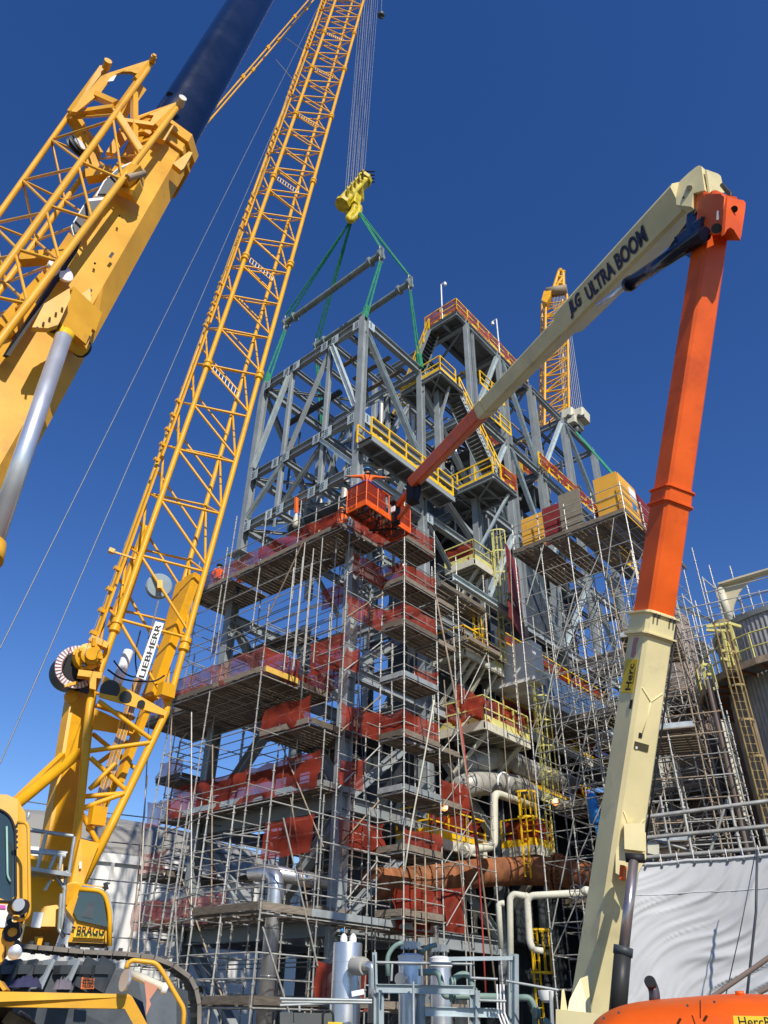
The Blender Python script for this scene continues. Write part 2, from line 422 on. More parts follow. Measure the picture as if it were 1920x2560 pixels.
K.bar('brace', W(10.1, -.7, 8.4), W(5.8, -.7, 12.6), .38, .38, STEEL, 'ibeam')
K.bar('brace', W(2.3, -.7, 8.4), W(5.8, -.7, 12.6), .38, .38, STEEL, 'ibeam')
K.bar('brace', W(10.1, -.7, 7.7), W(6, -.7, 4.3), .38, .38, STEEL, 'ibeam')
K.bar('brace', W(2.3, -.7, 7.7), W(6, -.7, 4.3), .38, .38, STEEL, 'ibeam')
K.bar('brace', W(10.1, -.7, 4), W(6, -.7, 0.3), .38, .38, STEEL, 'ibeam')
K.bar('brace', W(10.1, -.7, 17.3), W(10.1, 3.6, 13.1), .34, .34, STEEL, 'ibeam')
K.bar('brace', W(10.1, 3.9, 17.3), W(6, 3.9, 13.1), .34, .34, STEEL, 'ibeam')
for z in (4.3, 8.2, 13.1):
    K.bar('brace', W(2.05, -.7, z), W(2.05, 3.6, z + 3.4), .3, .3, STEEL, 'ibeam')
    K.bar('brace', W(2.05, 8.8, z), W(2.05, 4.2, z + 3.4), .3, .3, STEEL, 'ibeam')
for z in (4.1, 8.0):
    for i in range(8): K.bar('joist', W(2.1, -.4 + i * 1.2, z + .15), W(10, -.4 + i * 1.2, z + .15), .12, .2, DARKST, 'ibeam')
K.flush()
for z, v0 in ((4.45, 3.2), (8.35, 3.2), (13.2, 4.2)):
    plate('floor_grating', [W(2.2, v0, z), W(10, v0, z), W(10, 14, z), W(2.2, 14, z)], .05, GRATE, bld)

# ================================================================== lifted steel module
mod = thing('steel_module', 'big open grey steel truss module hanging from green slings', 'steel module', W(6, 1.5, 20))
K = Kit(mod)
V0, V1 = -1.0, 3.9; UU = (2.05, 4.5, 7.6, 10.1); TOP = 32.9; MID = 26.2; LOW = 22.85
for u in (2.05, 10.1):
    K.bar('column', W(u, V0, 19.3 if u < 5 else 20.6), W(u, V0, TOP + .35), .38, .38, STEEL, 'ibeam', up=V)
    K.bar('column', W(u, V1, 20.6), W(u, V1, TOP), .34, .34, STEEL, 'ibeam', up=V)
    K.bar('column', W(u, 9, 20.0), W(u, 9, 33.2), .34, .34, STEEL, 'ibeam', up=V)
for u in (4.5, 7.6):
    for v in (V0, V1):
        K.bar('post', W(u, v, LOW + .1), W(u, v, TOP - .2), .22, .22, STEEL, 'ibeam', up=V)
for z, h in ((TOP, .5), (MID, .42), (LOW, .42)):
    for v in (V0, V1) + ((9,) if z < 30 else ()):
        K.bar('beam', W(2.27, v, z), W(9.87, v, z), .3, h, STEEL, 'ibeam')
    for u in (2.05, 10.1):
        K.bar('beam', W(u, V0 + .2, z), W(u, V1 - .2, z), .3, h, STEEL, 'ibeam')
        if z < 30: K.bar('beam', W(u, V1 + .2, z), W(u, 8.8, z), .3, h, STEEL, 'ibeam')
    for u in (4.5, 7.6, 6.05, 3.3, 8.9):
        if z > 30 or u in (4.5, 7.6): K.bar('cross_beam', W(u, V0 + .15, z), W(u, V1 - .15, z), .22, .32, STEEL, 'ibeam')
for z in (TOP - .1, MID - .1, LOW - .1):
    K.bar('plan_brace', W(2.2, V0 + .2, z), W(6.0, V1 - .2, z), .14, .14, STEEL, 'ibeam')
    K.bar('plan_brace', W(9.9, V0 + .2, z), W(6.1, V1 - .2, z), .14, .14, STEEL, 'ibeam')
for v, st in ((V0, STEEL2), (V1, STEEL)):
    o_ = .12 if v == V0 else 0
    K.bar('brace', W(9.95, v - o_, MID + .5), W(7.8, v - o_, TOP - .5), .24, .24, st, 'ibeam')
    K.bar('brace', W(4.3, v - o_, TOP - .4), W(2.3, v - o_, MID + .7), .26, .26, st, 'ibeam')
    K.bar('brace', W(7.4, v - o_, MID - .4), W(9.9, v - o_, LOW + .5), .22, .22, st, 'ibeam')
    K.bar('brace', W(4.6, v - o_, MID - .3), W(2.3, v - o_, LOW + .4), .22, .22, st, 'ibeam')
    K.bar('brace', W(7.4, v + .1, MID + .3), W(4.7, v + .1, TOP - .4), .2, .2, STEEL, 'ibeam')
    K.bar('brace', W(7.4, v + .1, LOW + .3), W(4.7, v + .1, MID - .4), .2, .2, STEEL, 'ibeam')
for u in (2.05, 10.1):
    K.bar('brace', W(u, V0 + .2, TOP - .6), W(u, V1 - .3, MID + .4), .28, .28, STEEL2 if u < 5 else STEEL, 'ibeam')
    K.bar('brace', W(u, V0 + .2, LOW + .3), W(u, V1 - .2, MID - .3), .26, .26, STEEL, 'ibeam')
    K.bar('brace', W(u, V1 + .2, MID - .3), W(u, 8.8, LOW + .3), .26, .26, STEEL, 'ibeam')
    K.bar('brace', W(u, 8.9, MID + .4), W(u, V1 + .2, 31.5), .3, .3, STEEL, 'ibeam')
    K.bar('knee_brace', W(u, V1 + .2, 22.6), W(u, V1 + 2.4, 20.6), .2, .2, STEEL, 'ibeam')
for u in (4.5, 7.6):
    K.bar('brace', W(u, V0 + .2, MID + .3), W(u, V1 - .2, TOP - .4), .2, .2, STEEL, 'ibeam')
    K.bar('brace', W(u, V0 + .2, LOW + .3), W(u, V1 - .2, MID - .3), .2, .2, STEEL, 'ibeam')
# splice flange at the foot of the far left column
K.flush()
plate('splice_plate', [W(9.6, -1.5, 21.2), W(10.6, -1.5, 21.2), W(10.6, -.5, 21.2), W(9.6, -.5, 21.2)], .05, STEEL, mod)
plate('splice_plate', [W(9.75, -1.35, 20.6), W(10.45, -1.35, 20.6), W(10.45, -.65, 20.6), W(9.75, -.65, 20.6)], .05, STEEL, mod)
K = Kit(mod)
for z in (TOP, MID, LOW):
    for u in UU:
        for s_ in (-1, 1):
            if (u, s_) in ((2.05, -1), (10.1, 1)): continue
            c = W(u + .42 * s_, V0 - .16, z - .1)
            K.bar('gusset_plate', c - Z * .3, c + Z * .3, .5, .02, STEEL2, up=V)
            for i in range(3):
                for j in range(2): b_ = W(u + (.3 + .12 * j) * s_, V0 - .18, z - .25 + .15 * i); K.bar('bolt', b_, b_ - V * .04, .045, .045, DARKST)
    for v in (V0, V1):
        for s_ in (1,):
            c = W(1.88, v + .42 * s_, z - .1); K.bar('gusset_plate', c - Z * .3, c + Z * .3, .02, .5, STEEL2, up=V)
            for i in range(3): b_ = W(1.86, v + .35 * s_, z - .25 + .15 * i); K.bar('bolt', b_, b_ - U * .04, .045, .045, DARKST)
K.flush()
# inner equipment carried by the module
for (u0, u1, v, z, r) in ((3.2, 9.2, 1.4, 23.6, .28), (3.2, 9.2, 2.4, 23.9, .2), (5.2, 9.4, .6, 30.8, .18)):
    rod('pipe', W(u0, v, z), W(u1, v, z), r, DARKST, mod, 'pipe')
for (u, v, z0, z1, r) in ((5.3, 2.6, 23.2, 27.8, .3), (6.4, 2.6, 23.2, 27.2, .22), (3.5, 2.2, 23, 30, .12), (8.6, 2.9, 23, 31, .12)):
    rod('pipe', W(u, v, z0), W(u, v, z1), r, LAG, mod, 'pipe')
for v in (.4, 1.6, 2.8):
    bar('timber', W(2.4, v, 32.5), W(5.2, v, 32.5), .25, .08, PLANK, mod)

def guardrail(K, pts, z_up=(0.55, 1.1), toe=.14, post=1.4, m=RAIL, r=.035, toem=None):
    for a, b in zip(pts, pts[1:]):
        L = (b - a).length; n = max(1, round(L / post))
        for i in range(n + 1): K.bar('rail_post', a.lerp(b, i / n), a.lerp(b, i / n) + Z * z_up[-1], r * 2, r * 2, m)
        for h in z_up: K.bar('rail', a + Z * h, b + Z * h, r * 1.9, r * 1.9, m)
        if toe: K.bar('toe_plate', a + Z * toe / 2, b + Z * toe / 2, .02, toe, toem or m, up=Z)

# yellow railed walkway on the module's right face
wk = thing('access_walkway', 'grey walkway with yellow handrails along the right face of the lifted module', 'walkway', W(1.5, -1.2, 24))
K = Kit(wk)
for u in (.95, 1.85): K.bar('edge_beam', W(u, -1.3, 23.95), W(u, 5.2, 23.95), .1, .28, STEEL, 'channel')
for i in range(8): K.bar('joist', W(1, -1.2 + i * .9, 23.9), W(1.8, -1.2 + i * .9, 23.9), .1, .14, STEEL, 'channel')
K.flush()
plate('floor_grating', [W(.95, -1.3, 24.1), W(1.85, -1.3, 24.1), W(1.85, 5.2, 24.1), W(.95, 5.2, 24.1)], .04, GRATE, wk)
K = Kit(wk); guardrail(K, [W(.95, -1.3, 24.15), W(.95, 5.1, 24.15)], toe=.2); guardrail(K, [W(1.85, -1.3, 24.15), W(1.85, 5.1, 24.15)], toe=.1); K.flush()

# landing and stairs right of the module
st = thing('stair_tower', 'grey stair flight with yellow handrails between two grating landings', 'stairs', W(1, 8, 26))
K = Kit(st)
def landing(K, par, u0, u1, v0, v1, z, m=STEEL):
    for a, b in ((W(u0, v0, z), W(u1, v0, z)), (W(u1, v0, z), W(u1, v1, z)), (W(u1, v1, z), W(u0, v1, z)), (W(u0, v1, z), W(u0, v0, z))):
        K.bar('edge_beam', a, b, .14, .3, m, 'channel')
    for i in range(1, 4): K.bar('joist', W(u0 + (u1 - u0) * i / 4, v0, z), W(u0 + (u1 - u0) * i / 4, v1, z), .1, .18, m, 'ibeam')
    K.bar('plan_brace', W(u0, v0, z - .08), W(u1, v1, z - .08), .08, .08, m); K.bar('plan_brace', W(u1, v0, z - .08), W(u0, v1, z - .08), .08, .08, m)
    plate('floor_grating', [W(u0, v0, z + .17), W(u1, v0, z + .17), W(u1, v1, z + .17), W(u0, v1, z + .17)], .04, GRATE, par)
landing(K, st, -.35, 3.2, 7.1, 9.4, 26.0)
landing(K, st, .7, 3.6, 4.0, 6.2, 32.1)
guardrail(K, [W(3.2, 7.1, 26.2), W(-.35, 7.1, 26.2)], toe=.15)
guardrail(K, [W(-.35, 7.9, 26.2), W(-.35, 9.4, 26.2), W(.6, 9.4, 26.2)], toe=.2)
guardrail(K, [W(3.6, 4.0, 32.3), W(.7, 4.0, 32.3), W(.7, 5.5, 32.3)], toe=.25)
guardrail(K, [W(.2, 7.4, 33.4), W(.2, 10, 33.4)], toe=.2)
# flight from lower landing up to the upper one
s0, s1 = W(.2, 8.2, 26.3), W(1.3, 6.1, 32.3)
side = U * .5
sd_ = (s1 - s0)
for sgn in (-1, 1): K.bar('stringer', s0 + side * sgn * .9 - Z * .1, s1 + side * sgn * .9 - Z * .1, .05, .3, STEEL, 'channel')
for i in range(1, 24):
    c = s0 + sd_ * i / 24; K.bar('tread', c - side * .86, c + side * .86, .28, .05, GRATE, up=Z)
for h in (.55, 1.05):
    for sgn in (-1, 1): K.bar('rail', s0 + side * sgn * .9 + Z * h, s1 + side * sgn * .9 + Z * h, .06, .06, RAIL)
for i in range(7):
    for sgn in (-1, 1): K.bar('rail_post', s0 + sd_ * i / 6 + side * sgn * .9, s0 + sd_ * i / 6 + side * sgn * .9 + Z * 1.05, .06, .06, RAIL)
K.bar('support_column', W(1.6, 8.2, 20), W(1.6, 8.2, 25.9), .35, .35, STEEL, 'ibeam', up=V)
K.bar('knee_brace', W(1.6, 8.2, 22.6), W(-.2, 8.8, 25.8), .14, .14, STEEL2); K.bar('knee_brace', W(1.6, 8.2, 23.3), W(3.1, 7.4, 25.8), .14, .14, STEEL)
K.bar('support_column', W(1.8, 5.2, 26.4), W(1.8, 5.2, 32.1), .36, .36, STEEL, 'ibeam', up=V)
K.bar('knee_brace', W(1.8, 5.2, 29.6), W(.95, 5.2, 32), .12, .12, STEEL); K.bar('knee_brace', W(1.8, 5.2, 29.6), W(3.2, 5.2, 32), .12, .12, STEEL)
K.flush()

# ================================================================== rear steel structure (already erected modules)
rear = thing('steel_tower', 'tall grey braced steel structure behind the module with netted roof deck', 'steel structure', W(2, 9, 0))
K = Kit(rear)
RT = 41.6
vs = [9.0, 12.9, 17.1, 22.0, 27.1]
for u in (2.0, 10.3):
    for i, v in enumerate(vs):
        for dz0, dz1 in ((0, RT),):
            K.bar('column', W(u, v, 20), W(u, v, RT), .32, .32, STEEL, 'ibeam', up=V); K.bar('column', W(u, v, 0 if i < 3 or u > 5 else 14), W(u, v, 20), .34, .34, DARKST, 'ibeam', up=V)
        K.bar('post', W(u, v + .7, 22), W(u, v + .7, RT - .2), .18, .18, STEEL, 'ibeam', up=V)
    for z in (8, 14, 20, 26.2, 33.1, RT - .3):
        for a, b in zip(vs, vs[1:]): K.bar('beam', W(u, a + .2, z), W(u, b - .2, z), .3, .5, STEEL, 'ibeam')
    for z0, z1 in ((33.4, RT - .7), (26.5, 32.8), (20.3, 25.9), (8.3, 13.7), (14.3, 19.7)):
        for i, (a, b) in enumerate(zip(vs, vs[1:])):
            if z0 < 20 and u < 5: continue
            if i % 2 == 0: K.bar('brace', W(u - .1, b - .3, z1), W(u - .1, a + .3, z0), .27, .27, STEEL2 if u < 5 else STEEL, 'ibeam')
            else: K.bar('brace', W(u - .1, a + .4, z1), W(u - .1, b - .3, z0), .27, .27, STEEL2 if u < 5 else STEEL, 'ibeam')
for z in (8, 14, 20, 26.2, 33.1, RT - .3):
    for i, v in enumerate(vs):
        K.bar('beam', W(2.2, v, z), W(10.1, v, z), .3, .45, STEEL, 'ibeam')
        if z > 25 and i < 4: K.bar('plan_brace', W(2.2, v, z - .1), W(10.1, vs[i + 1], z - .1), .14, .14, STEEL, 'ibeam')
    for k in range(1, 4):
        K.bar('joist', W(2 + k * 2.07, 9, z), W(2 + k * 2.07, 27, z), .16, .3, DARKST, 'ibeam')
for v0 in (9.0, 17.1):
    K.bar('brace', W(2.2, v0, 33.6), W(6.1, v0, RT - .8), .3, .3, STEEL, 'ibeam'); K.bar('brace', W(10, v0, 33.6), W(6.2, v0, RT - .8), .3, .3, STEEL, 'ibeam')
    K.bar('brace', W(2.2, v0, 26.6), W(6.1, v0, 32.6), .3, .3, STEEL, 'ibeam'); K.bar('brace', W(10, v0, 26.6), W(6.2, v0, 32.6), .3, .3, STEEL, 'ibeam')
# roof deck overhang
for u in (2.0, 3.2, 4.4): K.bar('beam', W(u, 7.9, RT - .2), W(u, 9, RT - .2), .2, .35, STEEL, 'ibeam')
K.bar('beam', W(1.95, 7.9, RT - .2), W(4.6, 7.9, RT - .2), .2, .35, STEEL, 'ibeam')
K.flush()
plate('roof_deck', [W(1.9, 7.8, RT + .05), W(4.6, 7.8, RT + .05), W(4.6, 16.9, RT + .05), W(1.9, 16.9, RT + .05)], .06, GRATE, rear)
for z, u1, v0, v1 in ((33.4, 8.0, 12, 21), (26.5, 9.5, 10, 24), (20.3, 9.5, 9.5, 26), (14.3, 9.5, 9.5, 26)):
    plate('floor_grating', [W(3.2, v0, z), W(u1, v0, z), W(u1, v1, z), W(3.2, v1, z)], .05, GRATE, rear)
K = Kit(rear)
guardrail(K, [W(4.6, 7.8, RT + .08), W(1.9, 7.8, RT + .08), W(1.9, 16.9, RT + .08)], toe=.25, r=.04)
guardrail(K, [W(1.6, 16.5, 33.4), W(1.6, 27.3, 33.4)], toe=.2, r=.04)
guardrail(K, [W(1.5, 25.5, 29.6), W(.6, 25.5, 29.6), W(.6, 28.4, 29.6), W(1.6, 28.4, 29.6)], toe=.2, r=.04)
guardrail(K, [W(1.4, 10.2, 33.3), W(1.4, 12.6, 33.3)], toe=.2, r=.04)
guardrail(K, [W(5, 12.5, 36.8), W(5, 24, 36.8)], toe=.2, r=.04)
K.flush()
plate('floor_grating', [W(1.6, 25.4, 29.5), W(.6, 25.4, 29.5), W(.6, 28.5, 29.5), W(1.6, 28.5, 29.5)], .05, GRATE, rear)
net(W(1.86, 16.8, RT + .1), W(1.86, 7.85, RT + .1), 1.15, 'red net along the long rail of the high roof deck', NETP, sag=.03)
net(W(1.95, 7.76, RT + .1), W(4.55, 7.76, RT + .1), 1.15, 'red net on the short left rail of the high roof deck', NETP, sag=.03)
net(W(-.4, 9.4, 26.25), W(-.4, 7.9, 26.25), 1.1, 'orange net on the right rail of the landing at the foot of the stair', sag=.03)
net(W(1.55, 27, 33.5), W(1.55, 16.7, 33.5), 1.1, 'red net on the long rail of the rear tower right of the boom', sag=.05)
net(W(4.9, 24, 36.9), W(4.9, 12.6, 36.9), 1.1, 'red net on the rail deep inside the rear tower', sag=.05)
K = Kit(rear)
for i in range(190):
    u = random.uniform(2.6, 9.8); v = random.uniform(9.3, 25); z = random.uniform(21, 40.5); s_ = random.choice(((1, 0, 0), (0, 1, 0), (0, 0, 1), (0, 1, .7), (1, 0, .8), (0, 0, 1)))
    L = random.uniform(1, 3.2); b_ = (min(u + s_[0] * L, 10), min(v + s_[1] * L, 26.5), min(z + s_[2] * L, RT - .5))
    K.bar('bracket_member', W(u, v, z), W(*b_), random.choice((.06, .1, .14)), random.choice((.08, .12, .2)), random.choice((STEEL, DARKST, STEEL2, SCAF, RAIL, SCAF2)), random.choice(('box', 'ibeam')))
K.flush()
K = Kit(mod)
for i in range(60):
    u = random.uniform(2.6, 9.6); v = random.uniform(-.4, 8.4); z = random.uniform(20.8, 25.8) if v > 3.9 else random.choice((random.uniform(22.9, 25.8), random.uniform(26.4, 31)))
    s_ = random.choice(((1, 0, 0), (0, 1, 0), (0, 0, 1), (0, 0, 1))); L = random.uniform(.8, 2.2)
    K.bar('bracket_member', W(u, v, z), W(min(u + s_[0] * L, 9.9), v + s_[1] * L, z + s_[2] * L), random.choice((.06, .1)), random.choice((.08, .14)), random.choice((STEEL, DARKST, STEEL2, SCAF)), 'box')
K.flush()
# roof stair going down to the left
s0, s1 = W(6.6, 8.2, 36.2), W(4.2, 8.2, 41.3)
rs = thing('roof_stair', 'dark stair flight with yellow handrails descending left from the netted roof', 'stairs', s0)
K = Kit(rs)
for dv in (-.45, .45): K.bar('stringer', s0 + V * dv, s1 + V * dv, .06, .34, STEEL, 'channel')
for i in range(1, 20): K.bar('tread', s0.lerp(s1, i / 20) - V * .42, s0.lerp(s1, i / 20) + V * .42, .05, .26, DARKST, up=(U))
E2 = W(10.2, 8.2, 29.0)
for dv in (-.5, .5):
    for h in (.5, 1.05): K.bar('rail', s0 + V * dv + Z * h, s1 + V * dv + Z * h, .07, .07, RAIL)
    for i in range(6): K.bar('rail_post', s0.lerp(s1, i / 5) + V * dv, s0.lerp(s1, i / 5) + V * dv + Z * 1.05, .07, .07, RAIL)
s2, s3 = W(7.9, 8.2, 36.2), W(10.4, 8.2, 31.2)
K.bar('edge_beam', s0 - V * .5, s2 - V * .5, .1, .25, STEEL, 'channel')
for dv in (-.5, .5):
    K.bar('stringer', s2 + V * dv, s3 + V * dv, .06, .34, STEEL, 'channel')
    for h in (.5, 1.05):
        K.bar('rail', s2 + V * dv + Z * h, s3 + V * dv + Z * h, .07, .07, RAIL); K.bar('rail', s0 + V * dv + Z * h, s2 + V * dv + Z * h, .07, .07, RAIL)
    for i in range(6): K.bar('rail_post', s2.lerp(s3, i / 5) + V * dv, s2.lerp(s3, i / 5) + V * dv + Z * 1.05, .07, .07, RAIL)
for i in range(1, 20): K.bar('tread', s2.lerp(s3, i / 20) - V * .42, s2.lerp(s3, i / 20) + V * .42, .05, .26, DARKST, up=(U))
K.flush()
for k, p in enumerate((W(3.1, 7.8, RT), W(1.85, 13.0, RT))):
    l = thing('light_pole', ['slim white light pole at the left corner of the netted roof', 'slim white light pole on the long side of the netted roof'][k], 'light pole', p, 'light poles on the roof')
    rod('pole', p, p + Z * 3.6, .05, SIGNW, l)
    rod('arm', p + Z * 3.6, p + Z * 3.6 + U * .35 * (-1 if k == 0 else 1), .04, SIGNW, l)
    lathe('lamp_head', p + Z * 3.25 + U * .35 * (-1 if k == 0 else 1), Z, [(0, .1), (.2, .12), (.3, .05), (.36, .05)], SIGNW, l, n=12)

# dense plant inside the structures
plant = thing('process_piping', 'dark tangle of vertical pipes and vessels inside the steel structure', 'piping', W(6, 12, 8))
K = Kit(plant)
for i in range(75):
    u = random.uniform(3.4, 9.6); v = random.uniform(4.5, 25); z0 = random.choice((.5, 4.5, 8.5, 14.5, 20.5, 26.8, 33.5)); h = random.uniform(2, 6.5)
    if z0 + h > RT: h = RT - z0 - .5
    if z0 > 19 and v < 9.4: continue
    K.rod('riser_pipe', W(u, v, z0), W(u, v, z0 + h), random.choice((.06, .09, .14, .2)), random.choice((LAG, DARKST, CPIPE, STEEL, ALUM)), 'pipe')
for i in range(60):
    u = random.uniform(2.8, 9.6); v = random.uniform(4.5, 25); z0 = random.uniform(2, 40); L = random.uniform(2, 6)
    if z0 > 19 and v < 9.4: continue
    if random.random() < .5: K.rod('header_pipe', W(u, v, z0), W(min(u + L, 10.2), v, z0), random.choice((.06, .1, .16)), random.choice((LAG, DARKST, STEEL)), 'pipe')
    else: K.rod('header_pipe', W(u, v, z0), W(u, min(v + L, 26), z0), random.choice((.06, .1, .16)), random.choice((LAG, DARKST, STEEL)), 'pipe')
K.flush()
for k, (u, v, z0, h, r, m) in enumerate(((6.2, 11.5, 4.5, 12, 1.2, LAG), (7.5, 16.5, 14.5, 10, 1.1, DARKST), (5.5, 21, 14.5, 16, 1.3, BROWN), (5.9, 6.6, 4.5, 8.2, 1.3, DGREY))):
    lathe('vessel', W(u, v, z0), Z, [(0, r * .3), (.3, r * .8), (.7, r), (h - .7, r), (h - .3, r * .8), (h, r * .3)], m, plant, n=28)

# ================================================================== scaffolds
def std(K, u, v, z0, z1, m=SCAF):
    L = max(1.0, round((z1 - z0) * 2) / 2); K.add('standard', ('standard', L), m, Matrix.Translation(W(u, v, z0)))
def run(K, pts, zs, m=SCAF, name='ledger', skip=0.0):
    for (a, b) in zip(pts, pts[1:]):
        for z in zs:
            if random.random() < skip: continue
            K.rod(name, W(a[0], a[1], z), W(b[0], b[1], z), .022, m)
def deck(K, u0, u1, v0, v1, z, along='v', pw=.235, m=PLANK, toe='all', toem=None, fac=None):
    """planks side by side on the deck, plus transoms below and toe boards on the open edges"""
    if along == 'v':
        n = max(1, int((u1 - u0) / pw))
        for i in range(n):
            u = u0 + (i + .5) * (u1 - u0) / n
            if random.random() < .03: continue
            K.bar('plank', W(u, v0 - .08 * random.random(), z + random.uniform(-.014, .014)), W(u, v1 + .05, z), pw * .86, .04, m, up=Z)
        nt_ = max(2, round((v1 - v0) / 1.2) + 1)
        for i in range(nt_): K.rod('transom', W(u0, v0 + (v1 - v0) * i / (nt_ - 1), z - .06), W(u1, v0 + (v1 - v0) * i / (nt_ - 1), z - .06), .024)
    else:
        n = max(1, int((v1 - v0) / pw))
        for i in range(n):
            v = v0 + (i + .5) * (v1 - v0) / n
            if random.random() < .03: continue
            K.bar('plank', W(u0 - .08 * random.random(), v, z + random.uniform(-.014, .014)), W(u1 + .05, v, z), pw * .86, .04, m, up=Z)
        nt_ = max(2, round((u1 - u0) / 1.2) + 1)
        for i in range(nt_): K.rod('transom', W(u0 + (u1 - u0) * i / (nt_ - 1), v0, z - .06), W(u0 + (u1 - u0) * i / (nt_ - 1), v1, z - .06), .024)
    tm = toem or PLANK
    if 'v' in toe or toe == 'all':   # edge facing front left (v0)
        n = max(1, round((u1 - u0) / 2.4))
        for i in range(n): K.bar('toe_board', W(u0 + (u1 - u0) * i / n + .02, v0 - .05, z + .12), W(u0 + (u1 - u0) * (i + 1) / n - .02, v0 - .05, z + .12 + random.uniform(-.01, .01)), .04, .2, tm, up=Z)
    if 'u' in toe or toe == 'all':
        n = max(1, round((v1 - v0) / 2.4))
        for i in range(n): K.bar('toe_board', W(u0 - .05, v0 + (v1 - v0) * i / n + .02, z + .12), W(u0 - .05, v0 + (v1 - v0) * (i + 1) / n - .02, z + .12), .04, .2, tm, up=Z)

LV = [4.4, 6.35, 8.3, 10.25, 12.5, 14.7, 16.65, 18.7]
ordn = ['lowest', 'second lowest', 'third lowest', 'fourth lowest', 'fourth highest', 'third highest', 'second highest', 'topmost']
# --- corner tower
s1_ = thing('scaffold_tower', 'slim corner scaffold tower with eight short netted decks nearest the camera', 'scaffold', W(.6, 1, 0))
K = Kit(s1_)
for u in (0, 1.2):
    for v in (0, 2.12): std(K, u, v, .1, 20.6 if u == 0 and v < 2 else 20.1)
for v in (3.35, 5.5): std(K, 0, v, .1, 16.4 if v < 4 else 13.5); std(K, 1.2, v, .1, 17)
std(K, 1.2, -2.14, .1, 20.9); std(K, .62, 0, 11.5, 14.1)
for z in [.5] + LV:
    zs = [z - .03, z + .5, z + 1.0]
    run(K, [(1.2, -2.14), (1.2, 0), (0, 0), (0, 2.12)], zs)
    run(K, [(0, 2.12), (0, 3.35)], [z, z + 1] if z < 15.5 else [], skip=.1)
    run(K, [(1.2, 0), (1.2, 2.12)], [z - .03]); run(K, [(0, 2.12), (1.2, 2.12)], [z - .03, z + 1]); run(K, [(0, 3.35), (1.2, 3.35)], [z] if z < 15 else [])
    run(K, [(0, 3.35), (0, 5.5)], [z, z + .5, z + 1] if z < 12 else [])
    if z > 1:
        deck(K, .02, 1.2, 0, 2.12, z, 'v', toem=ALU if z in (8.3, 12.5) else PLANK)
        if z in (8.3, 10.25, 14.7, 16.65): deck(K, 0.02, 1.2, 2.2, 3.4, z - .1, 'v', toe='u')
for i, z in enumerate([.6] + LV[:-1]):
    a, b = ((1.2, 0), (1.2, -2.14))
    K.rod('brace', W(1.14, 0, z + 1.75), W(1.14, -2.14, z - .2), .026, SCAF if i % 2 else SCAF2)
    K.rod('brace', W(-.05, 4.2 if z < 12 else 2.12, z + 1.8), W(-.05, 2.2 if z < 12 else .1, z - .1), .022, SCAF) if z < 12 else None
K.flush()
for i, z in enumerate(LV):
    if z in (4.4, 14.7, 16.65, 18.7, 10.25):
        net(W(0.02, 2.08, z), W(0.02, .03, z), 1.05, 'orange net on the right face of the %s deck of the corner tower' % ordn[i], slump=.25 if z == 16.65 else 0)
    if z in (14.7, 16.65, 18.7, 10.25):
        net(W(.03, 0.02, z), W(1.17, 0.02, z), 1.05, 'orange net on the narrow left face of the %s deck of the corner tower' % ordn[i])
    if z in (8.3,):
        net(W(.02, 3.9, z - .1), W(.02, 2.2, z - .1), 1.0, 'short orange net low beside the corner tower, above the grey toe board')
for z, a, b, lb, sl in ((14.7, -2.1, 0, 'orange net slumped between the tower and the grey column under the basket', .8), (10.25, -2.1, 0, 'long orange net at mid height left of the corner tower', .5), (8.3, -2.1, -.9, 'orange net gathered beside the grey column, below mid height', .9),
                    (18.7, -2.1, 0, 'orange net right under the lift basket at the top deck', .1), (16.65, -1.9, 0, 'orange net in front of yellow gear on the second highest deck', .2), (12.5, -2.1, -1.3, 'torn orange net hanging near the grey column above mid height', 1.2), (6.35, -2.0, .3, 'orange net bulging outward low on the column face', .4)):
    net(W(1.16, b, z), W(1.16, a, z), 1.1, lb, slump=sl)
net(W(0.02, 5.4, 12.3), W(0.02, 3.4, 12.3), 1.0, 'orange net right of the corner tower beside the yellow caged platform')
net(W(0.02, 3.9, 8.3), W(0.02, 3.0, 8.3), 1.0, 'tall orange net low right of the corner tower over a lit work lamp')
net(W(0.02, 3.3, 4.2), W(0.02, 2.2, 4.2), 1.5, 'small orange net by the rusty pipe at the foot of the corner tower', slump=.6)

# --- decks right of the tower
s1b = thing('scaffold_platform', 'two staggered scaffold decks hung right of the corner tower behind the lift boom', 'scaffold', W(0, 4, 16))
K = Kit(s1b)
for v in (3.6, 5.8, 8.0): std(K, -.1, v, 12.4, 19.4); std(K, 1.3, v, 12.4, 19.4)
deck(K, -.1, 1.3, 2.3, 5.8, 17.4, 'v', toe='u'); deck(K, -.2, 1.3, 4.1, 6.6, 15.4, 'v')
run(K, [(-.1, 2.2), (-.1, 3.6), (-.1, 5.8), (-.1, 8)], [15.4, 15.9, 16.4, 17.4, 17.9, 18.4]); run(K, [(-.1, 3.6), (1.3, 3.6)], [15.4, 17.4, 18.4]); run(K, [(-.1, 5.8), (1.3, 5.8)], [15.4, 17.4])
K.rod('brace', W(-.15, 5.6, 15.3), W(-.15, 3.7, 12.6), .028, SCAF)
K.bar('beam', W(-.1, 3.3, 18.2), W(-.1, 8.6, 18.2), .25, .32, STEEL2, 'ibeam')
K.flush()

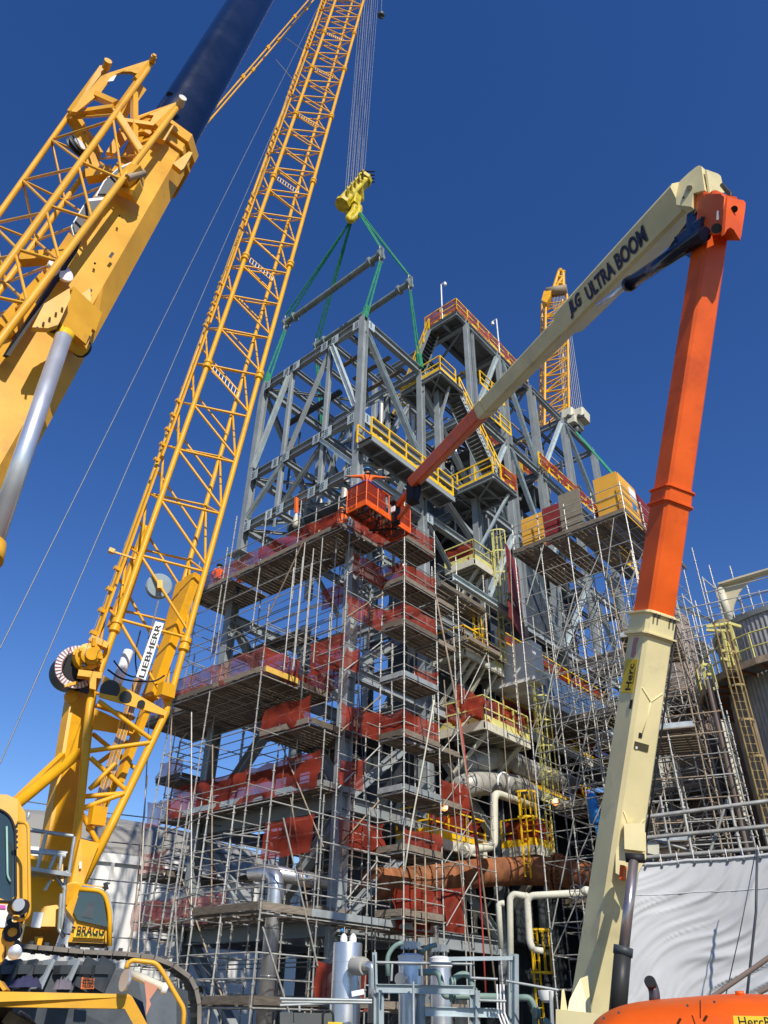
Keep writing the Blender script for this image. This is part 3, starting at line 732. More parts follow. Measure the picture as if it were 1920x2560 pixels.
# --- left face
s2 = thing('scaffold', 'wide front scaffold on the left face with long plank decks and orange nets', 'scaffold', W(6, -3, 0))
K = Kit(s2, 300)
UP_ = [1.95, 3.35, 5.9, 8.7, 11.4]
for u in UP_:
    std(K, u, -2.14, .1, 14.5 if u in (5.9, 8.7) else 20.4); std(K, u, -.45, .1, 19.8); std(K, u, 1.6, .1, 17.6)
for u, z1 in ((3.6, 15.3), (6.65, 20.4), (9.1, 16.6)): std(K, u, -4.0, .1, z1)
std(K, 6.3, -2.6, 15.5, 21.6); std(K, 9.0, -2.6, 15.0, 20.6); std(K, 3.9, -2.6, 16, 21); std(K, 11.2, -2.6, 17, 20.6)
for u, v in ((12.8, -.9), (12.8, 1.2), (14.4, .2), (14.4, 2.4)): std(K, u, v, .1, 16.5)
DK = ((4.4, 1.95, 11.4, -2.14, -.45), (8.3, 1.95, 11.4, -2.1, -.45), (10.3, 1.95, 4.6, -2.9, -.45), (12.3, 3.6, 9.3, -4.0, -.4), (12.3, 9.3, 12.6, -3.2, -.4), (18.5, 1.25, 11.6, -2.6, -.4))
for z, u0, u1, v0, v1 in DK:
    deck(K, u0, u1, v0, v1, z, 'v' if v1 - v0 > 2 else 'u', toem=ALU if z in (8.3,) else PLANK)
for z in (6.3, 10.2, 2.4): deck(K, 11.4, 13.2, -1.5, 1.2, z, 'v')
for z in (6.3, 10.3, 14.4, 16.4): deck(K, 3.4 if z < 14 else 6.5, 11.2, .2, 1.5, z, 'u', toe='')
deck(K, 11.4, 14.6, -1, 2.4, 14.4, 'v')
for zz in (1.3, 2.2, 3.2, 4.37, 4.9, 5.4, 6.3, 6.8, 7.3, 8.27, 8.8, 9.3, 10.25, 10.8, 11.3, 12.25):
    run(K, [(u, -2.14) for u in UP_], [zz], skip=.12)
for zz in (3, 5.2, 6.3, 8.3, 10.2, 12.25, 12.8, 13.3, 13.8, 14.6): run(K, [(3.6, -4), (6.65, -4), (9.1, -4)], [zz]); run(K, [(9.1, -4), (11.8, -4)], [zz] if zz > 12 else [])
for zz in (12.8, 13.3, 14.2): run(K, [(1.2, -2.14), (3.6, -2.14)], [zz]); run(K, [(3.6, -4), (3.6, -.45)], [zz])
for zz in (13.2, 13.7, 14.8, 15.8, 16.2, 16.8, 17.4): run(K, [(u, -.45) for u in UP_], [zz], skip=.1); run(K, [(u, 1.6) for u in UP_], [zz], skip=.15); run(K, [(u, 4.4) for u in UP_[1:]], [zz], skip=.1)
for u in UP_[1:]: std(K, u, 4.4, .1, 18)
for zz in (15.3, 16.4, 17.4): run(K, [(1.95, -2.3), (3.9, -2.6), (6.3, -2.6), (9, -2.6), (11.2, -2.6)], [zz], skip=.1)
for zz in (18.45, 19.0, 19.5, 20): run(K, [(1.2, -2.4), (3.9, -2.6), (6.3, -2.6), (9, -2.6), (12.4, -2.6)], [zz])
for zz in (2.2, 4.35, 6.3, 8.25, 10.2, 12.2, 14.3, 16.3, 18.4):
    for u in UP_: run(K, [(u, -2.14), (u, -.45)], [zz], skip=.1); run(K, [(u, -.45), (u, 1.6)], [zz], skip=.3)
    run(K, [(u, -.45) for u in UP_], [zz, zz + .5, zz + 1], skip=.1)
    run(K, [(u, 1.6) for u in UP_], [zz, zz + 1], skip=.2)
    for u in (3.6, 6.65, 9.1): run(K, [(u, -4), (u, -2.14)], [zz] if zz < 16 else [])
    run(K, [(11.4, -1.5), (12.8, -.9), (14.4, .2), (14.4, 2.4), (12.8, 1.2), (12.8, -.9)], [zz, zz + .5, zz + 1] if zz < 15 else [])
    run(K, [(11.4, -2.14), (11.4, -.45)], [zz + .5, zz + 1])
for a, b in (((10.6, -4.05, 11.9), (8.3, -4.05, 3.0)), ((9.0, -4.05, 12.0), (7.9, -4.05, 7.0)), ((5.9, -4.05, 10.0), (4.7, -4.05, 4.6)), ((7.6, -4.05, 11.6), (5.6, -4.05, 4.0)),
             ((11.6, -3.0, 10), (10.2, -3.0, 2.0)), ((3.4, -2.2, 8.1), (2.1, -2.2, 4.4)), ((3.5, -4.05, 14.6), (1.9, -4.05, 17.3)), ((4.2, -2.2, 10.2), (1.6, -2.2, 6.3)), ((6.5, -4.05, 5.5), (3.6, -4.05, 2.1)), ((12.6, -3.4, 12.2), (9.3, -3.9, 16.2))):
    K.rod('brace', W(*a), W(*b), .027, random.choice((SCAF, SCAF2)))
# hanging ladder frame beside the column
for k in range(6):
    K.rod('drop_tube', W(2.0 + .28 * k, -2.9 - .2 * (k % 2), 12.6), W(2.0 + .28 * k, -2.9 - .2 * (k % 2), 18.1 - .5 * (k % 3)), .026)
for z in (13, 14, 15, 16.2, 17): K.rod('ledger', W(1.8, -2.9, z), W(3.6, -2.9, z), .022)
K.flush()
net(W(1.3, -2.62, 18.5), W(6.4, -2.62, 18.5), 1.05, 'long orange net on the top deck beneath the hanging module', nx=40)
net(W(6.4, -2.62, 18.5), W(9.2, -2.62, 18.5), 1.05, 'sheer purple tinted net on the top deck before the sky', NETP)
net(W(9.2, -2.62, 18.5), W(11.7, -2.62, 18.5), 1.0, 'thin red net at the far left end of the top deck by the workers', NETP)
net(W(3.55, -4.03, 12.3), W(6.7, -4.03, 12.3), 1.1, 'sheer red net along the widest deck above its plank edge', NETP)
net(W(6.7, -4.03, 12.3), W(9.3, -4.03, 12.3), 1.1, 'sheer red net left of it on the widest deck', NETP)
net(W(9.3, -3.22, 12.3), W(12.6, -3.22, 12.3), 1.1, 'thin purple net at the left end of the widest deck by the crane boom', NETP)
net(W(3.55, -2.2, 12.3), W(3.55, -4.0, 12.3), 1.1, 'red net over the yellow toe board on the widest deck')
net(W(3.4, -.5, 12.3), W(9, -.5, 12.3), 1.1, 'red net on the rear edge of the widest deck', NETP)
net(W(1.98, -2.92, 10.3), W(4.6, -2.92, 10.3), 1.15, 'bright orange net on the small projecting deck left of the grey column')
net(W(2.0, -2.2, 8.3), W(5.9, -2.2, 8.3), 1.35, 'long dark orange net over the grey toe board, right half', nx=30)
net(W(5.9, -2.2, 8.3), W(10.8, -2.2, 8.3), 1.3, 'long dark orange net over the grey toe board, left half', nx=30)
net(W(2.0, -2.4, 6.2), W(4.4, -2.4, 6.2), 1.25, 'orange net left of the grey column above the silver pipe')
net(W(11.4, -1.5, 10.2), W(13.2, -1.5, 10.2), 1.0, 'see-through purple net on the upper far left scaffold bay', NETP)
net(W(11.4, -1.5, 6.3), W(13.2, -1.5, 6.3), 1.1, 'see-through purple net on the lower far left scaffold bay', NETP)
net(W(11.4, -1.8, 8.3), W(13.0, -1.8, 8.3), 1.1, 'pale purple net on the middle far left scaffold bay', NETP)
net(W(11.0, -1.8, 4.4), W(12.6, -1.8, 4.4), 1.1, 'pale pink net in front of the white tank', NETP)
net(W(12.0, 1.2, 6.3), W(10.4, .4, 6.3), 1.2, 'orange net wrapped by the far left column low down')
net(W(13, .2, 16.6), W(11.4, -.6, 16.6), 1.2, 'faint net behind the crane boom at upper left', NETP)
net(W(2.0, -.5, 12.6), W(5.6, -.5, 12.6), 1.2, 'dark red net behind the drop tubes above the widest deck')
net(W(1.3, -2.0, 12.6), W(2.9, -2.2, 12.6), 1.5, 'orange net crumpled left of the grey column above mid height', slump=.7)
net(W(2.0, -.6, 16.4), W(4.2, -.6, 16.4), 1.1, 'red net in shade under the top deck left of the column', slump=.3)
net(W(.02, 2.1, 6.35), W(.02, .05, 6.35), .9, 'narrow dusty red net on the right face of the second lowest tower deck', slump=.3)
net(W(.02, 2.1, 12.5), W(.02, .6, 12.5), .9, 'small leaning red net above the grey toe board of the tower', slump=1.0)
net(W(6.2, -2.2, 4.4), W(10.9, -2.2, 4.4), 1.0, 'dull maroon net on the lowest left deck by the white tank', NETP)
bar('toe_board', W(3.5, -3.9, 12.45), W(3.5, -2.25, 12.45), .04, .22, PLANKY, s2, up=Z)

# --- low scaffold in front (carries the silver pipe)
s0_ = thing('low_scaffold', 'low front scaffold with plank decks around the silver pipe', 'scaffold', W(1.5, -5, 0))
K = Kit(s0_)
for u, v, z1 in ((.6, -5.5, 8.3), (.6, -3.3, 7.4), (3.6, -5.5, 8.0), (.6, -1.1, 7.4), (5.4, -5.0, 7.2), (2.3, -5.5, 7.0), (3.6, -3.3, 7.6), (7.2, -4.6, 7.0), (5.4, -3, 6.4)): std(K, u, v, .1, z1)
std(K, 5.0, -5.3, .1, 7.6); std(K, 5.45, -5.3, .1, 7.4)
deck(K, .6, 3.6, -5.5, -3.6, 4.1, 'u', toem=PLANK); deck(K, .6, 1.9, -3.6, 2.4, 4.1, 'v', toem=ALU, toe='u'); deck(K, .6, 2.6, -5.5, 4.5, 1.9, 'v'); deck(K, 3.6, 7.2, -5, -3.4, 1.9, 'u')
for zz in (.6, 1.85, 2.5, 3.1, 4.05, 4.7, 5.2, 6.2, 7): run(K, [(5.4, -5.0), (3.6, -5.5), (.6, -5.5), (.6, -3.3), (.6, -1.1), (.6, 0)], [zz], skip=.08); run(K, [(3.6, -5.5), (3.6, -3.3)], [zz]); run(K, [(7.2, -4.6), (5.4, -5)], [zz], skip=.3)
for a, b in (((.55, -5.4, 3.7), (.55, -3.3, .4)), ((.55, -5.0, 6.6), (.55, -3.2, 2.9)), ((2.6, -5.55, 6.3), (.9, -5.55, 6.0)), ((3.6, -5.55, 1.9), (5.2, -5.1, 4.6))): K.rod('brace', W(*a), W(*b), .027, SCAF)
for k in range(9): K.rod('ladder_rung', W(5.0, -5.3, 1 + k * .5), W(5.45, -5.3, 1 + k * .5), .02, SCAF2)
K.flush()
net(W(.62, -1, 1.9), W(.62, -3.2, 1.9), 1.3, 'dark orange net low behind the silver vessel', slump=.4)
net(W(.55, 2.3, 4.1), W(.55, .2, 4.1), 1.25, 'orange net by the ladder beneath the rusty pipe')
lad = thing('ladder', 'rusty steel ladder tied to the corner tower below the orange net', 'ladder', W(-.3, .3, 1))
K = Kit(lad)
la, lb2 = W(-.35, .15, 2.3), W(-.35, .15, 6.2); lo = V * .55
K.rod('side_rail', la, lb2, .03, SCAF2); K.rod('side_rail', la + lo, lb2 + lo, .03, SCAF2)
for i in range(11): K.rod('rung', la + Z * (.2 + i * .34), la + lo + Z * (.2 + i * .34), .018, SCAF2)
K.flush()

# --- platform scaffold on the right
s3 = thing('platform_scaffold', 'tall dense scaffold on the right carrying a platform stacked with panels', 'scaffold', W(-4.6, 8, 0))
K = Kit(s3, 300)
Us = [-1.8, -3.2, -4.62, -6.02, -7.42]; Vs = [6.05, 8.15, 10.2, 12.3]
for u in Us:
    for v in Vs: std(K, u, v, .2, 21.9 if (v < 7 or u < -7) else 19.6)
for z in [k * 1.0 + .6 for k in range(0, 19)] :
    for v in Vs: run(K, [(u, v) for u in Us], [z + .02 * random.random()], skip=.06)
    for u in Us: run(K, [(u, v) for v in Vs], [z], skip=.12)
    pass
for h in (.05, .55, 1.05, 1.5):
    run(K, [(u, 6.0) for u in Us], [20 + h]); run(K, [(-7.45, v) for v in Vs], [20 + h])
for (a, b, z0, z1) in ((-3.4, -2.2, 19.9, 17.2), (-6.9, -6.1, 19.9, 17.2), (-4.6, -3.3, 17, 14.2), (-7.4, -6.0, 17.2, 14), (-3.2, -1.9, 14, 10.5), (-4.6, -3.3, 12, 8.4), (-6.0, -4.7, 14, 10.2), (-3.3, -1.9, 8, 4.4), (-4.7, -3.5, 5.8, 2.2)):
    K.rod('brace', W(a if a > b else a, 5.98, z0), W(b, 5.98, z1), .027, SCAF)
for i in range(110):
    u = random.choice(Us[:-1]); v = random.choice(Vs); z = random.randint(1, 17) + .6
    K.rod('brace', W(u, v + .03, z), W(u - 1.4, v + .03, z + 2), .023, SCAF)
deck(K, -7.42, -1.75, 6.0, 10.0, 20.0, 'v', toem=PLANK)
K.bar('toe_board', W(-7.5, 10, 20.1), W(-7.5, 12.5, 20.1), .04, .2, PLANK, up=Z)
K.flush()
def panel(pts, label, m, cat='panel', grp='panels on the scaffold platform', t=.06): return tag(plate('panel', pts, t, m, None), label, cat, grp)
def vpan(u0, u1, v, z0, z1, lean=.0): return [W(u0, v, z0), W(u1, v, z0), W(u1, v + lean, z1), W(u0, v + lean, z1)]
panel(vpan(-2.15, -3.32, 6.32, 20.05, 20.95), 'lower yellow board at the left end of the platform', PLYY)
panel(vpan(-2.15, -3.32, 6.34, 20.97, 22.0, .05), 'dirty upper yellow board at the left end of the platform', PLYY)
panel(vpan(-3.36, -4.22, 6.36, 20.05, 22.1), 'maroon tarp board between the yellow and the brown board', MAROON)
panel(vpan(-4.25, -5.35, 6.3, 20.05, 22.5, .1), 'tall brown plywood board leaning mid platform', PLYB)
panel(vpan(-5.95, -6.85, 6.4, 20.05, 20.95), 'small dark maroon board half behind the yellow crate', MAROON)
crt = thing('yellow_crate', 'tall yellow box of boards at the right corner of the platform', 'crate', W(-6.8, 6.7, 20))
plate('front_board', vpan(-6.15, -7.28, 6.25, 20.05, 22.45), .05, PLYY, crt)
for k in range(3): plate('side_board', [W(-7.3, 6.3, 20.05 + .8 * k), W(-7.3, 8.1, 20.05 + .8 * k), W(-7.3, 8.1, 20.82 + .8 * k), W(-7.3, 6.3, 20.82 + .8 * k)], .05, PLYY, crt)
plate('sticker', [W(-7.335, 7.3, 21.6), W(-7.335, 8.0, 21.6), W(-7.335, 8.0, 22.2), W(-7.335, 7.3, 22.2)], .01, SIGNW, crt)
plate('sticker', [W(-7.336, 7.4, 21.0), W(-7.336, 7.8, 21.0), W(-7.336, 7.8, 21.4), W(-7.336, 7.4, 21.4)], .01, BLUE, crt)
panel([W(-7.3, 8.3, 20.05), W(-7.3, 12.2, 20.05), W(-7.3, 12.2, 21.9), W(-7.3, 8.3, 22.3)], 'long maroon panel along the right edge of the platform', MAROON)
panel([W(-1.2, 6.3, 18.3), W(-.2, 9.0, 18.3), W(-.2, 9.0, 21.2), W(-1.2, 6.3, 21.0)], 'hanging maroon tarp at the left side of the platform scaffold', MAROON, 'tarp')
panel([W(-.9, 6.6, 17.2), W(.1, 9.6, 17.2), W(.1, 9.6, 18.6), W(-.9, 6.6, 18.2)], 'lower maroon tarp bundled beneath the hanging one', MAROON, 'tarp')

# --- far right scaffolds
s4 = thing('rear_scaffold', 'far dense scaffold lattice between the lift boom and the old silo', 'scaffold', W(-14, 14, 0))
K = Kit(s4, 300)
gu = [-8.4, -9.8, -11.2, -12.6, -14.0, -15.4]; gv = [11, 13.1, 15.2, 17.3]
for u in gu:
    for v in gv: std(K, u, v, .2, {-8.4: 20, -9.8: 18.6, -11.2: 17.6, -12.6: 17.0, -14.0: 15, -15.4: 13}[u] + random.uniform(-.6, .6))
for z in [k * .75 + .5 for k in range(23)]:
    top = lambda u: {-8.4: 20, -9.8: 18.6, -11.2: 17.6, -12.6: 17.0, -14.0: 15, -15.4: 13}[u]
    for v in gv:
        for a, b in zip(gu, gu[1:]):
            if z < top(b): K.rod('ledger', W(a, v, z), W(b, v, z), .022) if random.random() > .15 else None
    for u in gu:
        if z < top(u): run(K, [(u, v) for v in gv], [z], skip=.15)
for i in range(70):
    u = random.choice(gu[:-1]); v = random.choice(gv); z = random.randint(1, 12) + .5
    K.rod('brace', W(u, v, z), W(u - 1.4, v, z + 2), .023)
deck(K, -11.4, -9, 11, 13.4, 9.4, 'u', toem=ALU); deck(K, -12.8, -10, 12, 15, 14.6, 'v'); deck(K, -14, -11.2, 13, 15.2, 6.4, 'v')
K.flush()
s6 = thing('stair_scaffold', 'dark rusty scaffold bay with plank deck just left of the silo ladder', 'scaffold', W(-14, 9, 0))
K = Kit(s6)
c6 = [AT(x_, 2100, 26) for x_ in (1640, 1722, 1800, 1884)]
c7 = [AT(x_, 2100, 29) for x_ in (1650, 1735, 1818, 1896)]
for row in (c6, c7):
    for k, p in enumerate(row): p.z = .1; L_ = (15.5, 16.5, 14, 11)[k]; K.add('standard', ('standard', L_), SCAF if k % 2 else SCAF2, Matrix.Translation(p))
for j in range(22):
    z_ = Z * (.8 + j * .66)
    for row in (c6, c7):
        for a_, b_ in zip(row, row[1:] if j < 15 else row[1:3]): K.rod('ledger', a_ + z_, b_ + z_, .022, random.choice((SCAF, SCAF2)))
    for a_, b_ in zip(c6[:3 if j > 14 else 4], c7): K.rod('ledger', a_ + z_, b_ + z_, .022)
    if j % 3 == 0: K.rod('brace', c6[0] + z_, c6[1] + z_ + Z * 1.9, .022, SCAF2)
for z_ in (6.2, 9.6, 13.0):
    for k in range(10): K.bar('plank', c6[0].lerp(c7[0], k / 10) + Z * z_, c6[1 if z_ < 8 else 2].lerp(c7[1 if z_ < 8 else 2], k / 10) + Z * z_, .25, .04, PLANK, up=Z)
    K.bar('toe_board', c6[0] + Z * (z_ + .12), c6[1 if z_ < 8 else 2] + Z * (z_ + .12), .04, .2, ALU, up=Z)
K.flush()
s5 = thing('mid_scaffold', 'shadowed scaffold lattice behind the platform scaffold against the plant', 'scaffold', W(-3, 14, 0))
K = Kit(s5, 300)
for u in (1.2, -.6, -2.6, -4.6, -6.6):
    for v in (12.6, 14.7, 16.8): std(K, u, v, .2, 21.5 - .5 * abs(u) + random.uniform(-1, 1))
for z in [k * 1.0 + .9 for k in range(19)]:
    for v in (12.6, 14.7, 16.8): run(K, [(1.2, v), (-.6, v), (-2.6, v), (-4.6, v), (-6.6, v)], [z], skip=.2)
    for u in (1.2, -.6, -2.6, -4.6, -6.6): run(K, [(u, 12.6), (u, 14.7), (u, 16.8)], [z], skip=.25)
for z in (6, 10, 14): deck(K, -6.6, 1.2, 12.6, 14.7, z, 'v', pw=.3)
K.flush()

# ================================================================== crawler crane with lattice boom
R3 = lambda x, y, D: AT(x * .3737, 1300 + y * .3737, D)
R4 = lambda x, y, D: AT(x * .3737, 1950 + y * .3737, D)
R1 = lambda x, y, D: AT(x * .5787, y * .5787, D)
R2 = lambda x, y, D: AT(x * .434, 600 + y * .434, D)
def ext(a, b, k): return a + (b - a) * k
cc = thing('crawler_crane', 'yellow crawler crane with very long lattice boom and white name board', 'crane', Vector((-8.5, 23.5, 0)))
A = (AT(232, 1730, 24.5), AT(839, 0, 29.3)); B = (AT(415, 1782, 24.6), AT(909, 0, 29.6))
Cc = (AT(405, 1640, 26.6), AT(882, 0, 31.6)); Lc = (AT(236, 1600, 26.4), AT(806, 0, 31.3))
A, B, Cc, Lc = [(p[0], ext(p[0], p[1], 1.22)) for p in (A, B, Cc, Lc)]
K = Kit(cc, 300)
for p, r in ((A, .11), (B, .11), (Cc, .1), (Lc, .1)): rod('boom_chord', p[0], p[1], r, YEL, cc, 'pipe')
N = 30
for i in range(N):
    t0, t1, tm = i / N, (i + 1) / N, (i + .5) / N
    P = lambda q, t: q[0].lerp(q[1], t)
    K.rod('lacing', P(A, t0), P(B, t0), .052, YEL, 'pipe')
    K.rod('lacing', P(A, t1), P(B, t0 + .003), .052, YEL, 'pipe')
    K.rod('lacing', P(Lc, tm), P(Cc, tm), .05, YEL); K.rod('lacing', P(Lc, tm + .5 / N), P(Cc, tm - .48 / N), .05, YEL)
    K.rod('lacing', P(B, t0), P(Cc, tm), .05, YEL); K.rod('lacing', P(Cc, tm), P(B, t1), .05, YEL)
    K.rod('lacing', P(A, t0), P(Lc, tm), .05, YEL); K.rod('lacing', P(Lc, tm), P(A, t1), .05, YEL)
K.flush()
dirA = (A[1] - A[0]).normalized(); sB = (B[0] - A[0]).normalized()
for k, t in enumerate([.03, .2, .31, .42, .53, .63, .72]):
    for q in (A, B):
        p = q[0].lerp(q[1], t); lathe('pin_joint', p - dirA * .28, dirA, [(0, .13), (.05, .19), (.22, .19), (.24, .15), (.32, .15), (.34, .19), (.51, .19), (.56, .13)], YEL, cc, n=14)
    if k:
        a0 = A[0].lerp(A[1], t).lerp(B[0].lerp(B[1], t), .12); b0 = A[0].lerp(A[1], t - .012).lerp(B[0].lerp(B[1], t - .012), .7) + Z * -.3
        K.rod('ladder_rail', a0, b0, .03, YEL); K.rod('ladder_rail', a0 - dirA * .4, b0 - dirA * .4, .03, YEL)
        for j in range(9): K.rod('ladder_rung', a0.lerp(b0, j / 8), a0.lerp(b0, j / 8) - dirA * .4, .02, SIGNW)
# walkway straps lying along the left face of the boom, with clips
LM = lambda t: (A[0].lerp(A[1], t) * .45 + Lc[0].lerp(Lc[1], t) * .55)
nrm = (A[0] - Lc[0]).cross(dirA).normalized()
for k in range(9):
    K.bar('stowed_pendant', LM(k / 9 + .004) + nrm * .2, LM((k + 1) / 9 - .004) + nrm * .2, .26, .08, YEL, up=nrm)
    for j in range(5):
        p = Lc[0].lerp(Lc[1], k / 9 + .012 * j) - (A[0] - Lc[0]).normalized() * .25
        K.bar('clip', p, p + dirA * .18 - (A[0] - Lc[0]).normalized() * .12, .16, .1, YEL)
        p = LM(k / 9 + .011 * j) + nrm * .35
        K.bar('clip', p, p + dirA * .14, .2, .14, YEL)
K.flush()
# boom foot section
fA = [A[0], R3(600, 1230, 24.3), R3(545, 1850, 24.0), R4(470, 700, 23.6)]
fB = [B[0], R3(1110, 1290, 24.5), R3(830, 1873, 24.2), R4(545, 700, 23.6)]
gA = [Lc[0], R3(530, 1330, 26), R3(430, 1873, 25.6), R4(330, 560, 25.2)]
gB = [Cc[0], R3(1000, 1250, 26.4), R3(720, 1873, 25.9), R4(600, 330, 25)]
for f in (fA, fB, gA, gB): tube('boom_chord', f, .12, YEL, cc, bend=.6, n=12)
for a, b in (((600, 1545), (1000, 1490)), ((605, 1590), (835, 1800)), ((660, 1210), (1010, 1465)), ((560, 1850), (830, 1830))): rod('lacing', R3(*a, 24.2), R3(*b, 24.3), .07, YEL, cc, 'pipe')
for a, b in (((550, 190), (830, 90)), ((550, 230), (660, 430)), ((600, 60), (770, -110))): rod('lacing', R4(*a, 24), R4(*b, 24.1), .07, YEL, cc, 'pipe')
for a, b in (((620, 1430), (900, 1660)), ((640, 1640), (860, 1480)), ((640, 1240), (900, 1330)), ((600, 1800), (760, 1700))): rod('lacing', R3(*a, 25.8), R3(*b, 25.9), .07, YEL, cc, 'pipe')
# plate of the foot with lightening holes
def holed(name, pts, holes, t, m, parent, hm=None):
    plate(name, pts, t, m, parent)
plate('gusset_plate', [R3(690, 1040, 24.2), R3(1105, 1275, 24.3), R3(1100, 1310, 24.3), R3(660, 1185, 24.2)], .06, YEL, cc)
for x, y, r in ((735, 1135, .30), (840, 1185, .19), (945, 1230, .12)):
    c = R3(x, y, 24.15); lathe('hole', c, -(c - EYE), [(0, r), (.03, r)], DARKST if r < .2 else BLUE and DARKST, cc, n=24)
plate('gusset_plate', [R3(630, 1260, 25.4), R3(930, 1400, 25.5), R3(910, 1450, 25.5), R3(620, 1400, 25.4)], .06, YEL, cc)
plate('foot_plate', [R4(520, 410, 23.7), R4(645, 440, 23.8), R4(545, 690, 23.6), R4(540, 800, 23.6), R4(420, 900, 23.5), R4(450, 690, 23.5)], .5, YEL, cc)
fp = R4(483, 765, 23.3); lathe('foot_pin', fp, (EYE - fp), [(0, .30), (.12, .30), (.14, .26), (.2, .26)], YEL, cc, n=28)
plate('sticker', [R4(530, 548, 23.3), R4(546, 545, 23.3), R4(546, 590, 23.3), R4(530, 594, 23.3)], .01, SIGNW, cc)
# inner cylinder and rope bundle
bar('boom_backstop', R3(1290, 380, 25.6), R3(1000, 1200, 25.3), .34, .7, YEL, cc, 'cham'); bar('boom_backstop', R3(1220, 420, 26), R3(1130, 760, 25.8), .24, .6, YEL, cc, 'cham')
bar('boom_backstop', R3(1000, 1200, 25.6), R3(790, 1760, 25.3), .22, .4, YEL, cc, 'cham')
bar('control_box', R3(1120, 1100, 24.3), R3(1105, 1185, 24.3), .5, .3, YEL, cc)
K = Kit(cc)
for k in range(7):
    d = (k - 3) * 12
    K.rod('hoist_rope', R3(930 + d * .8, 1060, 25), R3(640 + d, 1990, 24.8), .022, SCAF2 if k % 2 else YEL)
    K.rod('hoist_rope', R3(1060 + d * .2, 540, 25), R3(930 + d * .8, 1060, 25), .015, ROPE) if k in (2, 4) else None
K.flush()
bar('rope_cover', R4(660, 180, 24), R4(640, 305, 24), .45, .25, YEL, cc)
# sheave inside boom
c = R3(1060, 450, 25.2); lathe('rope_sheave', c, (EYE - c) + Vector((2, 0, 8)), [(0, .42), (.05, .46), (.12, .36), (.2, .46), (.25, .42)], mat('sheave_grey', (.28, .36, .40), .5), cc, n=28)
bar('sheave_hub', R3(1050, 440, 24.9), R3(1085, 440, 24.9), .3, .3, YEL, cc)
# name board
bp = [R3(1040, 678, 24.0), R3(1096, 693, 24.0), R3(972, 1072, 23.9), R3(910, 1048, 23.9)]
plate('name_board', bp, .03, SIGNW, cc)
xd = bp[1] - bp[2]; yd = bp[0] - bp[1]
nn = xd.cross(yd); 
lettering('LIEBHERR', bp[2] + xd * .03 + yd * .2 + (EYE - bp[2]).normalized() * .03, xd, yd, yd.length * .62, TEXT, cc, off=.02, width=xd.length * .94)
# winch on the boom's back
wc = R3(515, 985, 24.6)
ax = Vector((.55, -.8, -.1)).normalized()
lathe('winch_drum', wc - ax * 1.0, ax, [(0, .62), (1.0, .62)], BLACK, cc, n=36)
lathe('winch_flange', wc, ax, [(0, .68), (.06, .68)], PINK, cc, n=40)
Kw = Kit(cc)
xx = ax.orthogonal().normalized(); yy = ax.cross(xx)
for i in range(36):
    a = 2 * math.pi * i / 36; d = xx * math.cos(a) + yy * math.sin(a)
    Kw.bar('flange_mark', wc + ax * .075 + d * .5, wc + ax * .075 + d * .68, .055, .02, SIGNW, up=ax)
Kw.flush()
lathe('winch_core', wc + ax * .06, ax, [(0, .47), (.04, .47)], BLACK, cc, n=36)
gm = R3(590, 915, 24.2)
lathe('winch_motor', gm, ax, [(-.3, .42), (.1, .42), (.14, .3), (.3, .3), (.33, .2), (.45, .2)], YEL, cc, n=24)
Kw = Kit(cc)
for i in range(22):
    a = random.uniform(0, 6.28); r = random.uniform(.05, .42)
    p = gm + ax * random.uniform(.1, .35) + (xx * math.cos(a) + yy * math.sin(a)) * r
    Kw.bar('motor_fitting', p, p + (xx * math.sin(a * 3) + yy * math.cos(a)) * random.uniform(.1, .35), .09, .09, random.choice((YEL, YEL, DGREY)))
Kw.bar('winch_bracket', R3(600, 795, 24.3), R3(720, 850, 24.3), .3, .2, YEL); Kw.bar('winch_bracket', R3(490, 885, 24.2), R3(620, 900, 24.2), .14, .2, YEL)
Kw.bar('winch_bracket', R3(520, 1030, 24.2), R3(680, 1050, 24.2), .28, .2, YEL); Kw.bar('winch_bracket', R3(400, 970, 24.6), R3(490, 900, 24.6), .08, .08, DGREY)
Kw.bar('winch_arm', R3(430, 1110, 24.6), R3(520, 1090, 24.6), .1, .1, YEL)
Kw.flush()
plate('lug_plate', [R3(600, 1035, 24.1), R3(645, 1030, 24.1), R3(640, 1140, 24.1), R3(598, 1130, 24.1)], .14, YEL, cc)
tube('hydraulic_hose', [R3(720, 1000, 24.2), R3(800, 1060, 24.4), R3(900, 1080, 24.4), R3(1040, 1080, 24.4), R3(1100, 1040, 24.5)], .03, BLACK, cc, bend=1, n=6)
tube('hydraulic_hose', [R3(760, 940, 24.2), R3(830, 1030, 24.4), R3(920, 1060, 24.4), R3(900, 900, 24.6), R3(940, 740, 25)], .025, BLACK, cc, bend=1, n=6)
rod('white_cylinder', R3(860, 880, 25.4), R3(780, 1100, 25.2), .17, SIGNW, cc, 'pipe')
# derrick mast (big box) and struts
m0 = R4(360, 590, 24.9); m1 = R3(540, 1180, 25.6)
bar('mast', m0, m1, .85, .5, YEL, cc, 'cham'); bar('mast', R4(470, 560, 25.1), R3(600, 1180, 25.8), .3, .4, YEL, cc, 'cham')
bar('mast_head', m1, R3(590, 1080, 25.6), .5, .4, DGREY, cc)
bar('upper_mast', R3(760, 720, 25.7), R3(985, 60, 26.6), .4, .3, YEL, cc, 'cham')
rod('mast_strut', R3(525, 1560, 24.5), R4(95, 170, 22.5), .16, YEL, cc, 'pipe'); bar('mast_strut', R3(420, 1590, 24.7), R4(10, 250, 22.5), .16, .3, YEL, cc)
lathe('lug_ring', R3(470, 1185, 25.2), ax, [(0, .2), (.1, .2)], YEL, cc, n=20)
bar('camera_arm', R3(905, 260, 24.6), R3(765, 215, 24.6), .06, .06, YEL, cc); bar('camera_box', R3(765, 215, 24.6), R3(728, 200, 24.6), .18, .15, YEL, cc)
